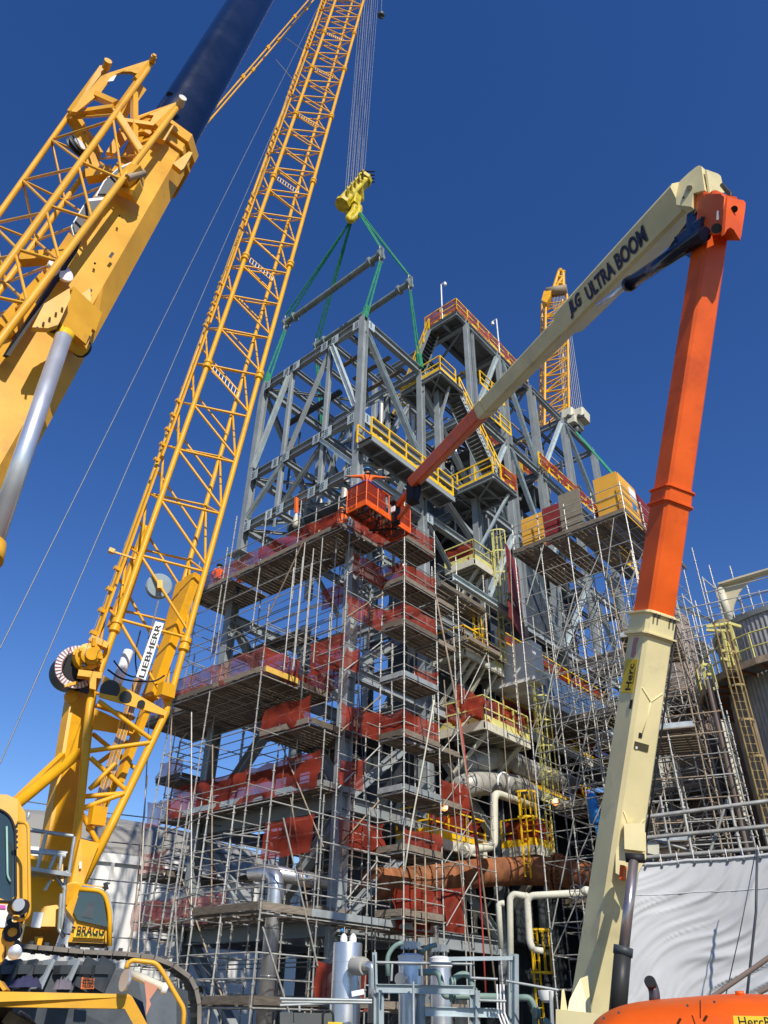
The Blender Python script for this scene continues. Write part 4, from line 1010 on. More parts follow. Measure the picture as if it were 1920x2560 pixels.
# pendants and long ropes
K = Kit(cc)
pa, pb = AT(470, 362, 31), AT(800, -24, 33)
for o_ in (0, 1):
    a = AT(470 + 22 * o_, 345 - 12 * o_ + 5, 31 + o_); b = AT(782 + 30 * o_, -12 - 20 * o_, 33 + o_)
    K.rod('pendant_bar', a, b, .07, YEL)
    for t in (.35, .55, .8): K.bar('pendant_joint', a.lerp(b, t - .008), a.lerp(b, t + .008), .26, .2, YEL)
for (x0, y0, x1, y1) in ((715, 95, 782, 145), (690, 150, 745, 215)): K.rod('restraint_chain', AT(x0, y0, 31.6), AT(x1, y1, 30), .04, ROPE)
K.flush()
for (x0, y0, x1, y1) in ((804, 0, 0, 1621), (850, -60, 0, 1909), (820, -20, 210, 1640)):
    rod('boom_rope', AT(x0, y0, 34), AT(x1, y1, 21), .018 if x1 == 0 else .01, ROPE, cc)
# superstructure
body = [R4(150, 600, 22.6), R4(400, 640, 22.6), R4(390, 1050, 22.3), R4(150, 1050, 22.3)]
plate('house', body, 1.6, YEL, cc)
plate('house', [R4(140, 480, 23.8), R4(330, 590, 23.8), R4(330, 660, 23.8), R4(140, 660, 23.8)], 1.0, YEL, cc)
plate('notice', [R4(225, 882, 21.3), R4(292, 886, 21.3), R4(270, 990, 21.3), R4(204, 984, 21.3)], .01, SIGNW, cc)
plate('slew_bracket', [R4(230, 1050, 21.9), R4(290, 1050, 21.9), R4(275, 1110, 21.9), R4(240, 1110, 21.9)], .2, YEL, cc)
K = Kit(cc)
for a, b in (((150, 590), (460, 625)), ((150, 600), (240, 640)), ((240, 640), (310, 350)), ((310, 350), (490, 375)), ((260, 470), (450, 490)), ((190, 330), (310, 350)), ((460, 630), (500, 380)), ((330, 600), (370, 505)), ((370, 500), (440, 510)), ((400, 600), (410, 510)), ((200, 480), (440, 500)),
             ((160, 490), (200, 580)), ((370, 640), (440, 740)), ((440, 620), (415, 1000)), ((410, 760), (395, 1000)), ((395, 1000), (430, 1055)), ((300, 740), (340, 670))):
    K.rod('handrail', R4(*a, 21.2), R4(*b, 21.2), .045, ALU)
K.bar('walkway_plank', R4(150, 600, 21), R4(440, 645, 21.3), .7, .08, ALU, up=Z); K.flush()
# operator cab
cp = lambda x, y, D=21: R4(x, y, D)
cab = [cp(545, 722), cp(690, 742), cp(722, 985), cp(722, 1112), cp(455, 1100), cp(500, 960), cp(440, 880)]
plate('cab', cab, 1.5, YEL, cc)
cp2 = lambda x, y: R4(x, y, 20.17)
plate('cab_window', [cp2(535, 742), cp2(686, 752), cp2(722, 985), cp2(520, 938), cp2(490, 880)], .02, GLASS, cc)
plate('window_guard', [cp2(590, 820), cp2(635, 825), cp2(620, 930), cp2(545, 915)], .06, DGREY, cc)
tube('cab_frame', [cp2(530, 730), cp2(695, 742), cp2(735, 880), cp2(735, 1110)], .05, YEL, cc, bend=.2)
tube('cab_handrail', [cp2(545, 712), cp2(710, 728), cp2(755, 880), cp2(750, 1020)], .025, ALU, cc, bend=.2)
bar('door_gap', cp2(700, 990), cp2(700, 1105), .01, .02, BLACK, cc); bar('door_gap', cp2(480, 1078), cp2(718, 1090), .01, .02, BLACK, cc); bar('door_handle', cp2(480, 985), cp2(505, 990), .05, .04, BLACK, cc)
bar('work_lamp', cp2(695, 715), cp2(722, 705), .12, .15, BLACK, cc)
plate('name_plate', [cp2(498, 1002), cp2(702, 1016), cp2(694, 1062), cp2(490, 1052)], .012, SIGNY, cc)
q0, q1 = cp2(510, 1036), cp2(694, 1040)
lettering('BRAGG', q0 + (EYE - q0).normalized() * .03, q1 - q0, Z, .17, TEXT, cc, off=.02, width=(q1 - q0).length)
q0, q1 = cp2(506, 1049), cp2(686, 1057)
lettering('CRANE SERVICE', q0 + (EYE - q0).normalized() * .03, q1 - q0, Z, .06, TEXT, cc, width=(q1 - q0).length)
# crawler track facing the camera
trk = [(-160, 1090), (150, 1112), (560, 1150), (850, 1165), (1030, 1188), (1160, 1240), (1270, 1320), (1310, 1400), (1330, 1500), (1330, 1640)]
TP = [R4(x, y, 20.0 + .0004 * x) for x, y in trk]
tl = 0; pts = [TP[0]]
for a, b in zip(TP, TP[1:]):
    n = max(1, round((b - a).length / .36))
    for i in range(n): pts.append(a.lerp(b, (i + 1) / n))
back = Vector((-.3, .954, 0)) * 1.5
K = Kit(cc)
for a, b in zip(pts, pts[1:]):
    nrm_ = (b - a).cross(back).normalized(); mid = (a + b) / 2
    K.bar('track_pad', mid - back * .07, mid + back * .95, (b - a).length * .93, .09, ROCK, up=nrm_)
    K.bar('pad_lug', mid - back * .03 + nrm_ * .02, mid + back * .9 + nrm_ * .02, .09, .18, DARKST, up=nrm_)
K.flush()
fr = [R4(-160, 1215, 20.6), R4(560, 1225, 20.6), R4(900, 1290, 20.6), R4(1240, 1420, 20.6), R4(1240, 1900, 20.6), R4(-160, 1900, 20.6)]
plate('track_frame', fr, .9, DGREY, cc)
K = Kit(cc)
for x in (-60, 40, 150, 260, 430, 560, 660):
    K.bar('frame_rib', R4(x + 70, 1205, 20.0), R4(x - 20, 1400, 19.9), .07, .4, MATS['grey_steel'] if x in (260, 430) else DGREY); K.bar('frame_pocket', R4(x + 5, 1240, 19.95), R4(x - 5, 1300, 19.95), .34, .3, DARKST)
K.flush()
plate('step_guard', [R4(920, 1310, 19.6), R4(1180, 1440, 19.6), R4(1180, 1700, 19.6), R4(1000, 1700, 19.6)], .1, mat('track_grey', (.12, .135, .15), .5, wear=.2), cc)
hz = [R4(548, 1318, 19.3), R4(632, 1328, 19.3), R4(628, 1398, 19.3), R4(540, 1398, 19.3)]
sg = tag(plate('warning_sign', hz, .01, mat('sign_orange', (.75, .17, .03), .5), None), 'small orange electrical hazard sign on the crawler track frame', 'sign')
for k, tx in enumerate(('DANGER', 'ELECTRICAL', 'HAZARD')):
    q0, q1 = R4(552, 1345 + k * 22, 19.25), R4(624, 1347 + k * 22, 19.25); lettering(tx, q0, q1 - q0, Z, .13, TEXT, sg, off=.01, width=(q1 - q0).length)
for k, (x0, x1, y, m) in enumerate(((50, 280, 1390, mat('dark_cloth', (.04, .04, .09), .95, bump=.5)), (345, 490, 1405, mat('grey_cloth', (.16, .14, .16), .95, bump=.5)))):
    v, f = [], []; n = 26
    for i in range(n + 1):
        for j in range(5):
            x = x0 + (x1 - x0) * i / n; q = R4(x, y, 19.2 + .15 * j); q.z += (.28 - .05 * abs(j - 2)) * max(0, math.sin(math.pi * i / n)) ** .5 * (.7 + .5 * noise.noise(Vector((i * .4, j * .7, k)))) * (1 if 0 < j < 4 else .1); v.append(q)
    for i in range(n):
        for j in range(4): f.append((i * 5 + j, i * 5 + j + 1, (i + 1) * 5 + j + 1, (i + 1) * 5 + j))
    tag(mesh('cloth_bundle', v, f, m, None, smooth=True), ['dark blue cloth heap lying on the yellow fender behind the cab', 'grey rag heap beside the dark blue cloth on the fender'][k], 'cloth')

# ================================================================== hook block, ropes, slings, spreader bars
hb = thing('hook_block', 'yellow striped hook block hanging over the module on many wire ropes', 'hook block', W(5.4, 1.1, 48))
HX = lambda x, y, D=30.0: AT(600 + x * .4219, 400 + y * .4219, D)
# sheave housings, long axis running back-left to front-right
e0, e1 = HX(620, 250), HX(735, 120)
axh = (e1 - e0).normalized(); fw = Vector((-.15, .98, .1))
for nm, a, b, wd, h in (('sheave_box', e0, e1, .95, 1.05),):
    bar(nm, a, b, wd * .8, h * .75, HOOKY, hb, 'cham')
for p, lab in ((e1 + axh * .15, 1), (e0 - axh * .15, 0)):
    lathe('end_cheek', p - axh * .25, axh, [(0, .56), (.3, .56), (.34, .42)], HOOKY, hb, n=8)
for k in range(4):
    p = e1 + axh * .57; bar('hazard_stripe', p + UP * (.36 - .24 * k) - RIGHT * .5, p + UP * (.36 - .24 * k) + RIGHT * .5 - UP * .04, .02, .1, BLACK, hb, up=RIGHT.cross(axh))
for k in range(5):
    p = e0.lerp(e1, .12 + .19 * k) - fw * .55; bar('hazard_stripe', p + UP * .3, p - UP * .15, .09, .03, BLACK, hb)
for s_ in (-1, 1):
    p = (e0 + e1) / 2 + axh * s_ * .75; bar('side_weight', p + UP * .1 - fw * .2, p - UP * 1.25 + axh * s_ * .1 - fw * .2, .5, .55, HOOKY, hb, 'cham')
hc = HX(680, 250)
bar('hook_yoke', HX(690, 215), HX(680, 270), .6, .5, HOOKY, hb, 'cham')
rod('hook_shank', HX(683, 255), HX(673, 300), .2, HOOKY, hb, 'pipe')
tube('hook', [HX(675, 300), HX(655, 325), HX(640, 345), HX(655, 362), HX(690, 335), HX(708, 300), HX(705, 280)], .22, HOOKY, hb, bend=.3, n=12)
K = Kit(hb)
for i in range(9):
    t = i / 8; p = e0.lerp(e1, t) + UP * .3; K.rod('hoist_rope', p, p + Z * 42 + Vector((.5 * t, .3, 0)), .018, ROPE)
    if i % 2: K.rod('hoist_rope', p + fw * .5, p + fw * .5 + Z * 42, .016, ROPE)
K.flush()
bz = 39.0
corners = [(10.1, -1), (2.05, -1), (10.1, 3.9), (2.05, 3.9)]
ends = [W(9.8, -.3, bz), W(1.6, -.3, bz), W(9.7, 2.4, bz), W(1.6, 2.4, bz)]
for k in range(5):
    p = e0.lerp(e1, .1 + .2 * k); plate('side_plate', [p + UP * .62 - fw * .35, p + UP * .35 + fw * .6, p - UP * .5 + fw * .6, p - UP * .95 + fw * .1, p - UP * .6 - fw * .55, p + UP * .3 - fw * .6], .06, HOOKY, hb)
for k in (0, 1):
    a, b = ends[2 * k], ends[2 * k + 1]
    sp = thing('spreader_bar', ['grey pipe spreader bar nearer the crawler boom, upper left of the pair', 'grey pipe spreader bar behind, lower right of the pair'][k], 'spreader bar', (a + b) / 2, 'spreader bars above the module')
    dd = (b - a).normalized()
    rod('pipe', a, b, .2, GSTEEL, sp, 'pipe')
    for q in (.0, .1, .9, 1.0):
        p = a.lerp(b, q); lathe('collar', p - dd * .06, dd, [(0, .32), (.12, .32)], GSTEEL, sp, n=16)
    for p in (a, b):
        plate('end_lug', [p + Z * .45 - dd * .1, p + Z * .45 + dd * .2, p - Z * .45 + dd * .2, p - Z * .45 - dd * .1], .1, GSTEEL, sp)
        for s_ in (-1, 1): tube('shackle', [p + Z * .3 * s_ + V * .12, p + Z * .62 * s_ + V * .14, p + Z * .72 * s_, p + Z * .62 * s_ - V * .14, p + Z * .3 * s_ - V * .12], .04, SCAF, sp, n=6)
hk = HX(665, 345)
names = ['front left', 'front right', 'rear left', 'rear right']
for k in range(4):
    top = hk if k in (0, 2) else HX(700, 300)
    o = thing('sling', 'green sling from the hook to the %s end of the spreader bars' % names[k], 'sling', ends[k], 'green slings')
    for s_ in (-1, 1): bar('strap', top + axh * s_ * .08, ends[k] + Z * .6 + V * s_ * .14, .11, .05, GREEN, o)
    c = W(*corners[k], TOP + .3)
    o = thing('sling', 'green sling from the %s spreader end down to the module corner' % names[k], 'sling', c, 'green slings')
    for s_ in (-1, 1): bar('strap', ends[k] - Z * .6 + V * s_ * .06, c + V * s_ * .15, .1, .05, GREEN, o)
    bar('choke_wrap', c, c + (ends[k] - c).normalized() * .9, .3, .3, GREEN, o, 'cham')
for x, y, x2, y2, lab in ((1390, 1070, 1540, 1205, 'green sling running down to the right from behind the rear tower'),):
    a, b = AT(1440, 1080, 42), AT(1545, 1200, 36)
    o = thing('sling', lab, 'sling', b); bar('strap', a, b, .16, .05, GREEN, o); bar('strap', a + V * .4, b, .12, .05, GREEN, o)
# headache ball far up right of the ropes
p = AT(953, 36, 31); hbll = thing('headache_ball', 'small dark ball and hook dangling at the top edge of the sky', 'hook', p)
rod('rope', p, p + Z * 12, .02, ROPE, hbll); lathe('ball', p - Z * .45, Z, [(0, .1), (.12, .28), (.3, .34), (.5, .3), (.62, .12), (.8, .08)], DGREY, hbll, n=20)
tube('hook', [p - Z * .45, p - Z * .65, p - Z * .8 + RIGHT * .15, p - Z * .6 + RIGHT * .22], .04, DGREY, hbll, n=6)

# small tag line and duffel hanging on the module
dl = thing('hanging_bag', 'small pale bag on an orange strap hanging under the module', 'bag', PV(743, 1300, -1.2))
a, b = PV(741, 1245, -1.2), PV(741, 1283, -1.2)
bar('strap', a, b, .16, .12, HIVIS, dl); tube('bag', [b, b - Z * .2, b - Z * .5, b - Z * .75, b - Z * .8], .13, CPIPE, dl, rf=lambda i: (.05, .1, .14, .13, .05)[i], n=10)

# ================================================================== second lattice crane far behind on the right
bc = thing('lattice_crane', 'distant yellow lattice boom crane behind the rear tower on the right', 'crane', AT(1385, 1100, 75))
D2 = 75
q = lambda x, y, d=0: AT(950 + x * .3315, 650 + y * .3315, D2 + d)
ch = [(q(1240, 1250), q(1250, 330)), (q(1425, 1150), q(1410, 260)), (q(1205, 1250, 5), q(1222, 330, 5)), (q(1385, 1250, 5), q(1375, 300, 5))]
for a, b in ch: rod('boom_chord', a, b, .19, YEL, bc)
K = Kit(bc, 300)
for a, b in ((0, 1), (2, 3), (0, 2), (1, 3)):
    lattice(K, ch[a], ch[b], 16, .09, YEL)
K.flush()
plate('boom_head', [q(1222, 330), q(1240, 262), q(1300, 240), q(1290, 300), q(1262, 350)], 1.4, YEL, bc)
tube('head_sheaves', [q(1255, 250), q(1410, 225)], .8, SCAF2, bc, n=14)
K = Kit(bc)
for a, b in (((1300, 240), (1350, 85)), ((1385, 230), (1380, 85)), ((1320, 180), (1385, 180)), ((1335, 130), (1380, 130)), ((1310, 230), (1380, 130)), ((1345, 85), (1395, 90)), ((1350, 75), (1370, 75))): K.rod('jib_member', q(*a), q(*b), .28, YEL)
for i in range(10): K.rod('hoist_rope', q(1300 + 11 * i, 250), q(1395 + 15 * i, 1160), .05, ROPE)
K.flush()
hb2 = thing('white_hook_block', 'white double hook block hanging beside the rear tower top', 'hook block', q(1475, 1200))
for x in (1435, 1515):
    bar('sheave_box', q(x, 1155), q(x, 1215), 2.1, 1.6, CPIPE, hb2, 'cham')
    plate('opening', [q(x - 27, 1165, -1.1), q(x + 27, 1165, -1.1), q(x + 24, 1188, -1.1), q(x - 24, 1188, -1.1)], .1, BLACK, hb2)
bar('hook_yoke', q(1475, 1215), q(1475, 1262), 2.4, 1.2, CPIPE, hb2, 'cham'); rod('hook', q(1480, 1262), q(1484, 1310), .5, DGREY, hb2, 'pipe')

# ================================================================== rough terrain crane, close on the left
rt = thing('mobile_crane', 'close yellow mobile crane at left edge with blue telescopic boom and stowed lattice jib', 'crane', Vector((-5.5, 6.5, 0)))
c0 = AT(-130, 1262, 7.0); c1 = AT(413, 372, 7.5)
dr = (c1 - c0).normalized()
bxn = dr.cross(Vector((-.35, .93, 0))).normalized()
bar('boom_base', c0, c1, .88, .84, YEL2, rt, 'oct', up=Vector((.8, .6, .1)))
n0, n1 = AT(398, 390, 7.5), AT(726, -165, 7.9)
bar('boom_section', n0, n1, .80, .78, NAVY, rt, 'round', up=Vector((.8, .6, .1)))
X8 = lambda x, y, D=7.0: AT(x * .339, 150 + y * .339, D)
bar('boom_collar', c1 - dr * .28, c1 - dr * .02, .98, .94, YEL2, rt, 'oct', up=Vector((.8, .6, .1)))
bar('boom_collar', c1 - dr * .62, c1 - dr * .55, .98, .94, YEL2, rt, 'oct', up=Vector((.8, .6, .1)))
plate('collar_lug', [X8(1330, 830, 6.9), X8(1270, 780, 6.9), X8(1390, 690, 6.9), X8(1415, 700, 6.9), X8(1350, 815, 6.9)], .08, YEL2, rt)
plate('collar_lug', [X8(1130, 580, 6.8), X8(1240, 470, 6.8), X8(1275, 500, 6.8), X8(1210, 610, 6.8)], .08, YEL2, rt)
lathe('boom_hole', X8(1253, 262, 7.18), EYE - X8(1253, 262, 7.18), [(0, .055), (.02, .055)], BLACK, rt, n=24)
Y = lambda x, y, D=6.9: AT(x * .434, 600 + y * .434, D)
# jib
j1 = (X8(-350, 1620, 7.7), X8(510, 405, 7.9)); j2 = (X8(-300, 1990, 6.6), X8(1090, 70, 6.9)); j3 = (X8(-250, 2050, 7.9), X8(720, 705, 8.0)); j4 = (X8(-200, 2330, 6.3), X8(1300, 360, 6.7))
jib = link('stowed_jib', None, Matrix.Translation(j2[0]), rt)
for j, r in ((j1, .038), (j2, .042), (j3, .040), (j4, .042)): rod('jib_chord', j[0], j[1], r, YEL2, jib, 'pipe')
K = Kit(jib)
def along(j, x, D0=0):  # point on chord at given x in the measured frame
    best = min(range(201), key=lambda i: abs((lambda p: 960 + FPX * (p - EYE).dot(RIGHT) / (p - EYE).dot(_f))(j[0].lerp(j[1], i / 200)) - x * .339)); return j[0].lerp(j[1], best / 200)
n2 = [850, 600, 360, 130, -110]; n1_ = [490, 380, 170, -60, -280]; n3 = [700, 480, 265, 45, -170]; n4 = [1040, 905, 680, 440, 200, -50]
for i in range(5):
    K.rod('lacing', along(j1, n1_[i]), along(j2, n2[i]), .02, YEL2)
    if i < 4: K.rod('lacing', along(j2, n2[i] - 35), along(j1, n1_[i + 1]), .02, YEL2)
    K.rod('lacing', along(j2, n2[i]), along(j4, n4[i]), .02, YEL2); K.rod('lacing', along(j2, n2[i] - 20), along(j4, n4[i + 1]), .018, YEL2)
    K.rod('lacing', along(j3, n3[i]), along(j4, n4[i + 1]), .02, YEL2); K.rod('lacing', along(j3, n3[i]), along(j4, n4[i]), .018, YEL2)
    K.rod('lacing', along(j1, n1_[i]), along(j3, n3[i]), .018, YEL2)
    if i < 4: K.rod('lacing', along(j1, n1_[i + 1]), along(j3, n3[i]), .018, YEL2)
K.flush()
for a, b, c_, d in (((500, 390), (740, 60), (800, 60), (540, 400)),): plate('jib_end_plate', [X8(*a, 7.85), X8(*b, 7.5), X8(*c_, 7.45), X8(*d, 7.8)], .1, YEL2, jib)
arch = [(740, 130), (800, 105), (1110, 5), (1080, 60), (1040, 110)] + [(1000, 110), (960, 95), (900, 95), (850, 115), (800, 165), (740, 250), (560, 395), (520, 390)]
plate('jib_end_plate', [X8(x, y, 7.35) for x, y in arch], .06, YEL2, jib)
bar('jib_fork', X8(1000, 150, 6.95), X8(1120, 15, 6.95), .085, .085, YEL2, jib); lathe('pin_boss', X8(1120, 15, 6.9), Vector((.5, -.8, 0)), [(0, .045), (.1, .045), (.105, .03), (.13, .03)], YEL2, jib, n=16)
lathe('pin_boss', X8(780, 62, 7.4), Vector((.5, -.8, 0)), [(0, .06), (.14, .06)], YEL2, jib, n=16)
bar('jib_fork', X8(1030, 190, 7.0), X8(880, 400, 7.1), .2, .08, YEL2, jib)
arch2 = [(1300, 320), (1340, 345), (1250, 420), (1100, 560), (1060, 540), (1130, 420), (1090, 415), (1030, 440), (1000, 480), (960, 560), (840, 700), (780, 690), (900, 480), (1010, 425)]
plate('jib_end_plate', [X8(x, y, 7.0) for x, y in arch2], .06, YEL2, jib)
bar('jib_fork', X8(1150, 500, 6.75), X8(1325, 330, 6.75), .09, .09, YEL2, jib); lathe('pin_boss', X8(1325, 335, 6.7), Vector((.5, -.8, 0)), [(0, .06), (.14, .06)], SCAF, jib, n=16)
bar('jib_frame', X8(850, 380, 6.85), X8(1040, 680, 6.75), .09, .09, YEL2, jib); bar('jib_frame', X8(990, 240, 6.9), X8(990, 620, 6.85), .08, .08, YEL2, jib); bar('jib_frame', X8(900, 455, 6.9), X8(1140, 490, 6.8), .08, .08, YEL2, jib)
bar('jib_frame', X8(520, 400, 7.8), X8(720, 710, 7.9), .2, .1, YEL2, jib); bar('jib_frame', X8(680, 250, 7.4), X8(860, 330, 7.1), .1, .1, YEL2, jib); bar('jib_frame', X8(535, 405, 7.6), X8(840, 360, 7.1), .1, .1, YEL2, jib)
bar('jib_frame', X8(640, 860, 7.4), X8(830, 830, 7.2), .12, .2, YEL2, jib); bar('jib_frame', X8(160, 1470, 7.5), X8(430, 1450, 7.2), .12, .16, YEL2, jib); bar('jib_frame', X8(590, 560, 7.7), X8(700, 840, 7.7), .1, .2, YEL2, jib)
sv = X8(545, 650, 7.6); lathe('jib_sheave', sv, Vector((.8, -.5, .2)), [(0, .13), (.02, .15), (.05, .1), (.08, .15), (.1, .13)], DGREY, jib, n=24)
lathe('sheave_cover', sv + Vector((.1, -.06, 0)), Vector((.8, -.5, .2)), [(0, .09), (.02, .09)], SIGNW, jib, n=20)
# bracket, pocket covers on the boom side
plate('jib_bracket', [X8(850, 960, 6.75), X8(960, 860, 6.7), X8(1055, 860, 6.6), X8(1040, 930, 6.55), X8(1000, 990, 6.6), X8(990, 1030, 6.65)], .12, YEL2, rt)
bar('bracket_pin', X8(900, 900, 6.6), X8(1010, 800, 6.5), .12, .2, YEL2, rt); rod('bracket_pin', X8(940, 870, 6.5), X8(1060, 830, 6.5), .05, SCAF2, rt)
for a in ([(520, 1230), (640, 1030), (790, 1015), (640, 1250), (540, 1300)], [(700, 1010), (760, 900), (870, 800), (980, 750), (960, 790), (850, 930), (790, 1010)]):
    plate('white_trim', [X8(x, y, 6.66) for x, y in a], .03, SIGNW, rt)
    cx = sum(p[0] for p in a) / len(a); cy = sum(p[1] for p in a) / len(a)
    plate('dark_pocket', [X8(cx + (x - cx) * .86, cy + (y - cy) * .86, 6.63) for x, y in a], .03, DGREY, rt)
plate('dark_stripe', [X8(30, 2180, 6.45), X8(90, 2080, 6.45), X8(600, 1300, 6.62), X8(560, 1420, 6.62), X8(60, 2190, 6.45)], .05, BLACK, rt)
lathe('sheave_cover', X8(440, 1560, 6.6), Vector((.7, -.6, .2)), [(0, .15), (.03, .15), (.05, .07)], SIGNW, rt, n=24)
bar('side_channel', X8(20, 2000, 6.7), X8(330, 1640, 6.8), .2, .12, YEL2, rt); plate('dark_pocket', [X8(270, 1800, 6.65), X8(400, 1640, 6.65), X8(450, 1600, 6.65), X8(340, 1700, 6.6)], .04, BLACK, rt)
for k_ in range(7):
    q_ = c1.lerp(c0, .12 + .07 * k_); bar('cable_clip', X8(1240 - 150 * k_, 905 + 240 * k_, 7.15), X8(1228 - 150 * k_, 925 + 240 * k_, 7.1), .03, .03, DGREY, rt)
for k_ in range(5): tube('bracket_bolt', [Y(215 + 36 * k_, 505 - 28 * k_, 6.12), Y(215 + 36 * k_, 505 - 28 * k_, 6.08)], .012, SCAF2, rt, n=8)
for x_, y_ in ((640, 1720), (470, 1980), (800, 1450)): plate('caution_label', [X8(x_, y_, 6.72), X8(x_ + 24, y_ - 36, 6.72), X8(x_ + 44, y_ - 24, 6.72), X8(x_ + 20, y_ + 12, 6.72)], .004, BLACK, rt)
tube('boom_cable', [X8(1240, 880, 7.2), X8(1000, 1300, 7.15), X8(760, 1700, 7.1), X8(300, 2450, 7.0)], .006, BLACK, rt, n=5)
for x_, y_ in ((700, 1500), (560, 1750), (880, 1150)): tube('boom_plug', [X8(x_, y_, 6.74), X8(x_, y_, 6.7)], .014, DGREY, rt, n=10)
plate('small_notice', [X8(820, 130, 7.3), X8(860, 108, 7.3), X8(835, 155, 7.3), X8(790, 160, 7.3)], .01, SIGNW, jib)
# luffing cylinder and its bracket
for dD, dx in ((6.15, 0), (6.7, 120)):
    plate('cylinder_bracket', [Y(395 + dx, 290, dD), Y(400 + dx, 350, dD), Y(330 + dx, 500 + dx * .7, dD), Y(270 + dx * 1.6, 520 + dx * 1.1, dD), Y(180 + dx * 1.9, 515 + dx, dD), Y(250 + dx, 380, dD)], .07, YEL2, rt)
bar('bracket_web', Y(390, 330, 6.3), Y(555, 480, 6.5), .08, .3, YEL2, rt, 'channel'); bar('bracket_web', Y(350, 430, 6.25), Y(500, 560, 6.4), .08, .26, YEL2, rt, 'channel')
plate('bracket_web', [Y(590, 270, 6.7), Y(555, 460, 6.6), Y(490, 640, 6.4), Y(470, 600, 6.4), Y(520, 430, 6.6)], .06, YEL2, rt)
tube('cylinder_pin', [Y(310, 500, 6.3), Y(470, 620, 6.6)], .10, RAIL, rt, n=18); tube('pin_cap', [Y(290, 480, 6.25), Y(315, 503, 6.3)], .07, DGREY, rt, n=14)
tube('pin_cap', [Y(463, 615, 6.6), Y(476, 625, 6.63)], .11, BLACK, rt, n=16)
cyl0, cyl1 = Y(365, 560, 6.1), Y(-45, 1765, 6.08)
tube('cylinder_rod', [cyl0, cyl1], .078, CHROME, rt, n=28); tube('rod_eye', [Y(375, 535, 6.3), Y(358, 578, 6.3)], .09, RAIL, rt, n=20)
tube('cylinder_gland', [Y(-40, 1755, 6.08), Y(-60, 1850, 6.0)], .1, YEL2, rt, n=20)
tube('hose_reel', [Y(110, 1050, 6.9), Y(125, 1080, 6.9)], .06, BLACK, rt, n=12); bar('lug', Y(0, 1200, 6.8), Y(90, 1150, 6.8), .08, .12, DGREY, rt)
# cab
Q = lambda x, y, D: AT(x * .3737, 1950 + y * .3737, D)
plate('cab', [Q(-600, 150, 6.4), Q(20, 170, 6.4), Q(90, 200, 6.4), Q(140, 290, 6.4), Q(160, 830, 6.35), Q(150, 960, 6.35), Q(90, 1080, 6.3), Q(30, 1200, 6.3), Q(-20, 1260, 6.3), Q(-600, 1260, 6.3)], .5, YEL2, rt)
plate('cab_window', [Q(-600, 190, 6.12), Q(0, 200, 6.12), Q(60, 250, 6.12), Q(95, 330, 6.12), Q(100, 770, 6.08), Q(70, 805, 6.08), Q(-600, 790, 6.08)], .02, GLASS, rt)
tube('window_seal', [Q(-600, 185, 6.1), Q(0, 192, 6.1), Q(70, 245, 6.1), Q(102, 330, 6.1), Q(106, 790, 6.06), Q(70, 812, 6.06), Q(-600, 798, 6.06)], .008, BLACK, rt, n=6, bend=.06)
tube('wiper', [Q(45, 310, 6.08), Q(50, 640, 6.06), Q(70, 680, 6.06)], .007, mat('pale_green_wiper', (.3, .5, .42), .5), rt, n=6, bend=.1)
Kc = Kit(rt)
for i in range(14): Kc.rod('rivet', Q(112 + 4 * (i / 14), 300 + i * 38, 6.13), Q(112 + 4 * (i / 14), 300 + i * 38, 6.11), .008, DGREY)
Kc.flush()
tube('grab_handle', [Q(120, 285, 5.9), Q(175, 285, 5.85), Q(190, 320, 5.85), Q(198, 880, 5.8), Q(180, 925, 5.8), Q(130, 938, 5.85)], .011, YEL2, rt, bend=.05, n=10)
tube('work_light', [Q(95, 850, 5.9), Q(150, 850, 5.75)], .045, BLACK, rt, n=16); tube('light_lens', [Q(118, 835, 5.74), Q(128, 835, 5.72)], .036, CHROME, rt, n=16)
lathe('headlight', Q(105, 1150, 5.9), Vector((.3, -1, -.1)), [(0, .03), (.04, .042), (.05, .04), (.06, .02)], CHROME, rt, n=20)
bar('door_gap', Q(70, 812, 6.09), Q(30, 1190, 6.05), .006, .01, BLACK, rt)
plate('notice', [Q(0, 830, 6.05), Q(85, 840, 6.05), Q(90, 990, 6.05), Q(-20, 985, 6.05)], .005, SIGNW, rt); plate('notice', [Q(0, 835, 6.04), Q(38, 838, 6.04), Q(38, 862, 6.04), Q(0, 860, 6.04)], .005, mat('magenta_print', (.6, .1, .4), .5), rt)
q0, q1 = Q(-22, 1080, 6.02), Q(33, 1080, 6.02); lettering('8', Q(0, 1085, 6.02), q1 - q0, Z, .19, TEXT, rt, off=.01)
# fender, wheel, guard rail with mirror
F = lambda x, y, D=5.6: AT(x * .3737, 1950 + y * .3737, D)
def prismback(name, pts, back, m):
    k = len(pts); v = pts + [p + back for p in pts]
    return mesh(name, v, [tuple(range(k)), tuple(range(2 * k - 1, k - 1, -1))] + [(i, k + i, k + (i + 1) % k, (i + 1) % k) for i in range(k)], m, rt)
prismback('fender', [F(-700, 1405), F(0, 1415), F(860, 1432), F(885, 1450), F(1000, 1660), F(1060, 1760), F(960, 1760), F(900, 1650), F(835, 1530), F(0, 1518), F(-700, 1510)], Vector((-.25, .95, 0)), YEL2)
prismback('fender_lip', [F(-30, 1330), F(0, 1340), F(45, 1400), F(20, 1412), F(-30, 1340)], Vector((-.1, .3, 0)), YEL2)
tube('guard_rail', [F(845, 1262), F(855, 1225), F(890, 1205), F(1040, 1222), F(1080, 1270), F(1225, 1520), F(1232, 1560), F(1215, 1800)], .0135, YEL2, rt, bend=.12, n=12)
mc = F(835, 1340, 5.5); lathe('mirror', mc, (EYE - mc).normalized() + Vector((-1.3, 0, .1)), [(-.03, .02), (-.015, .05), (0, .058), (.006, .058)], CHROME, rt, n=28)
tube('mirror_arm', [F(845, 1262), F(838, 1300, 5.55)], .008, BLACK, rt, n=6)
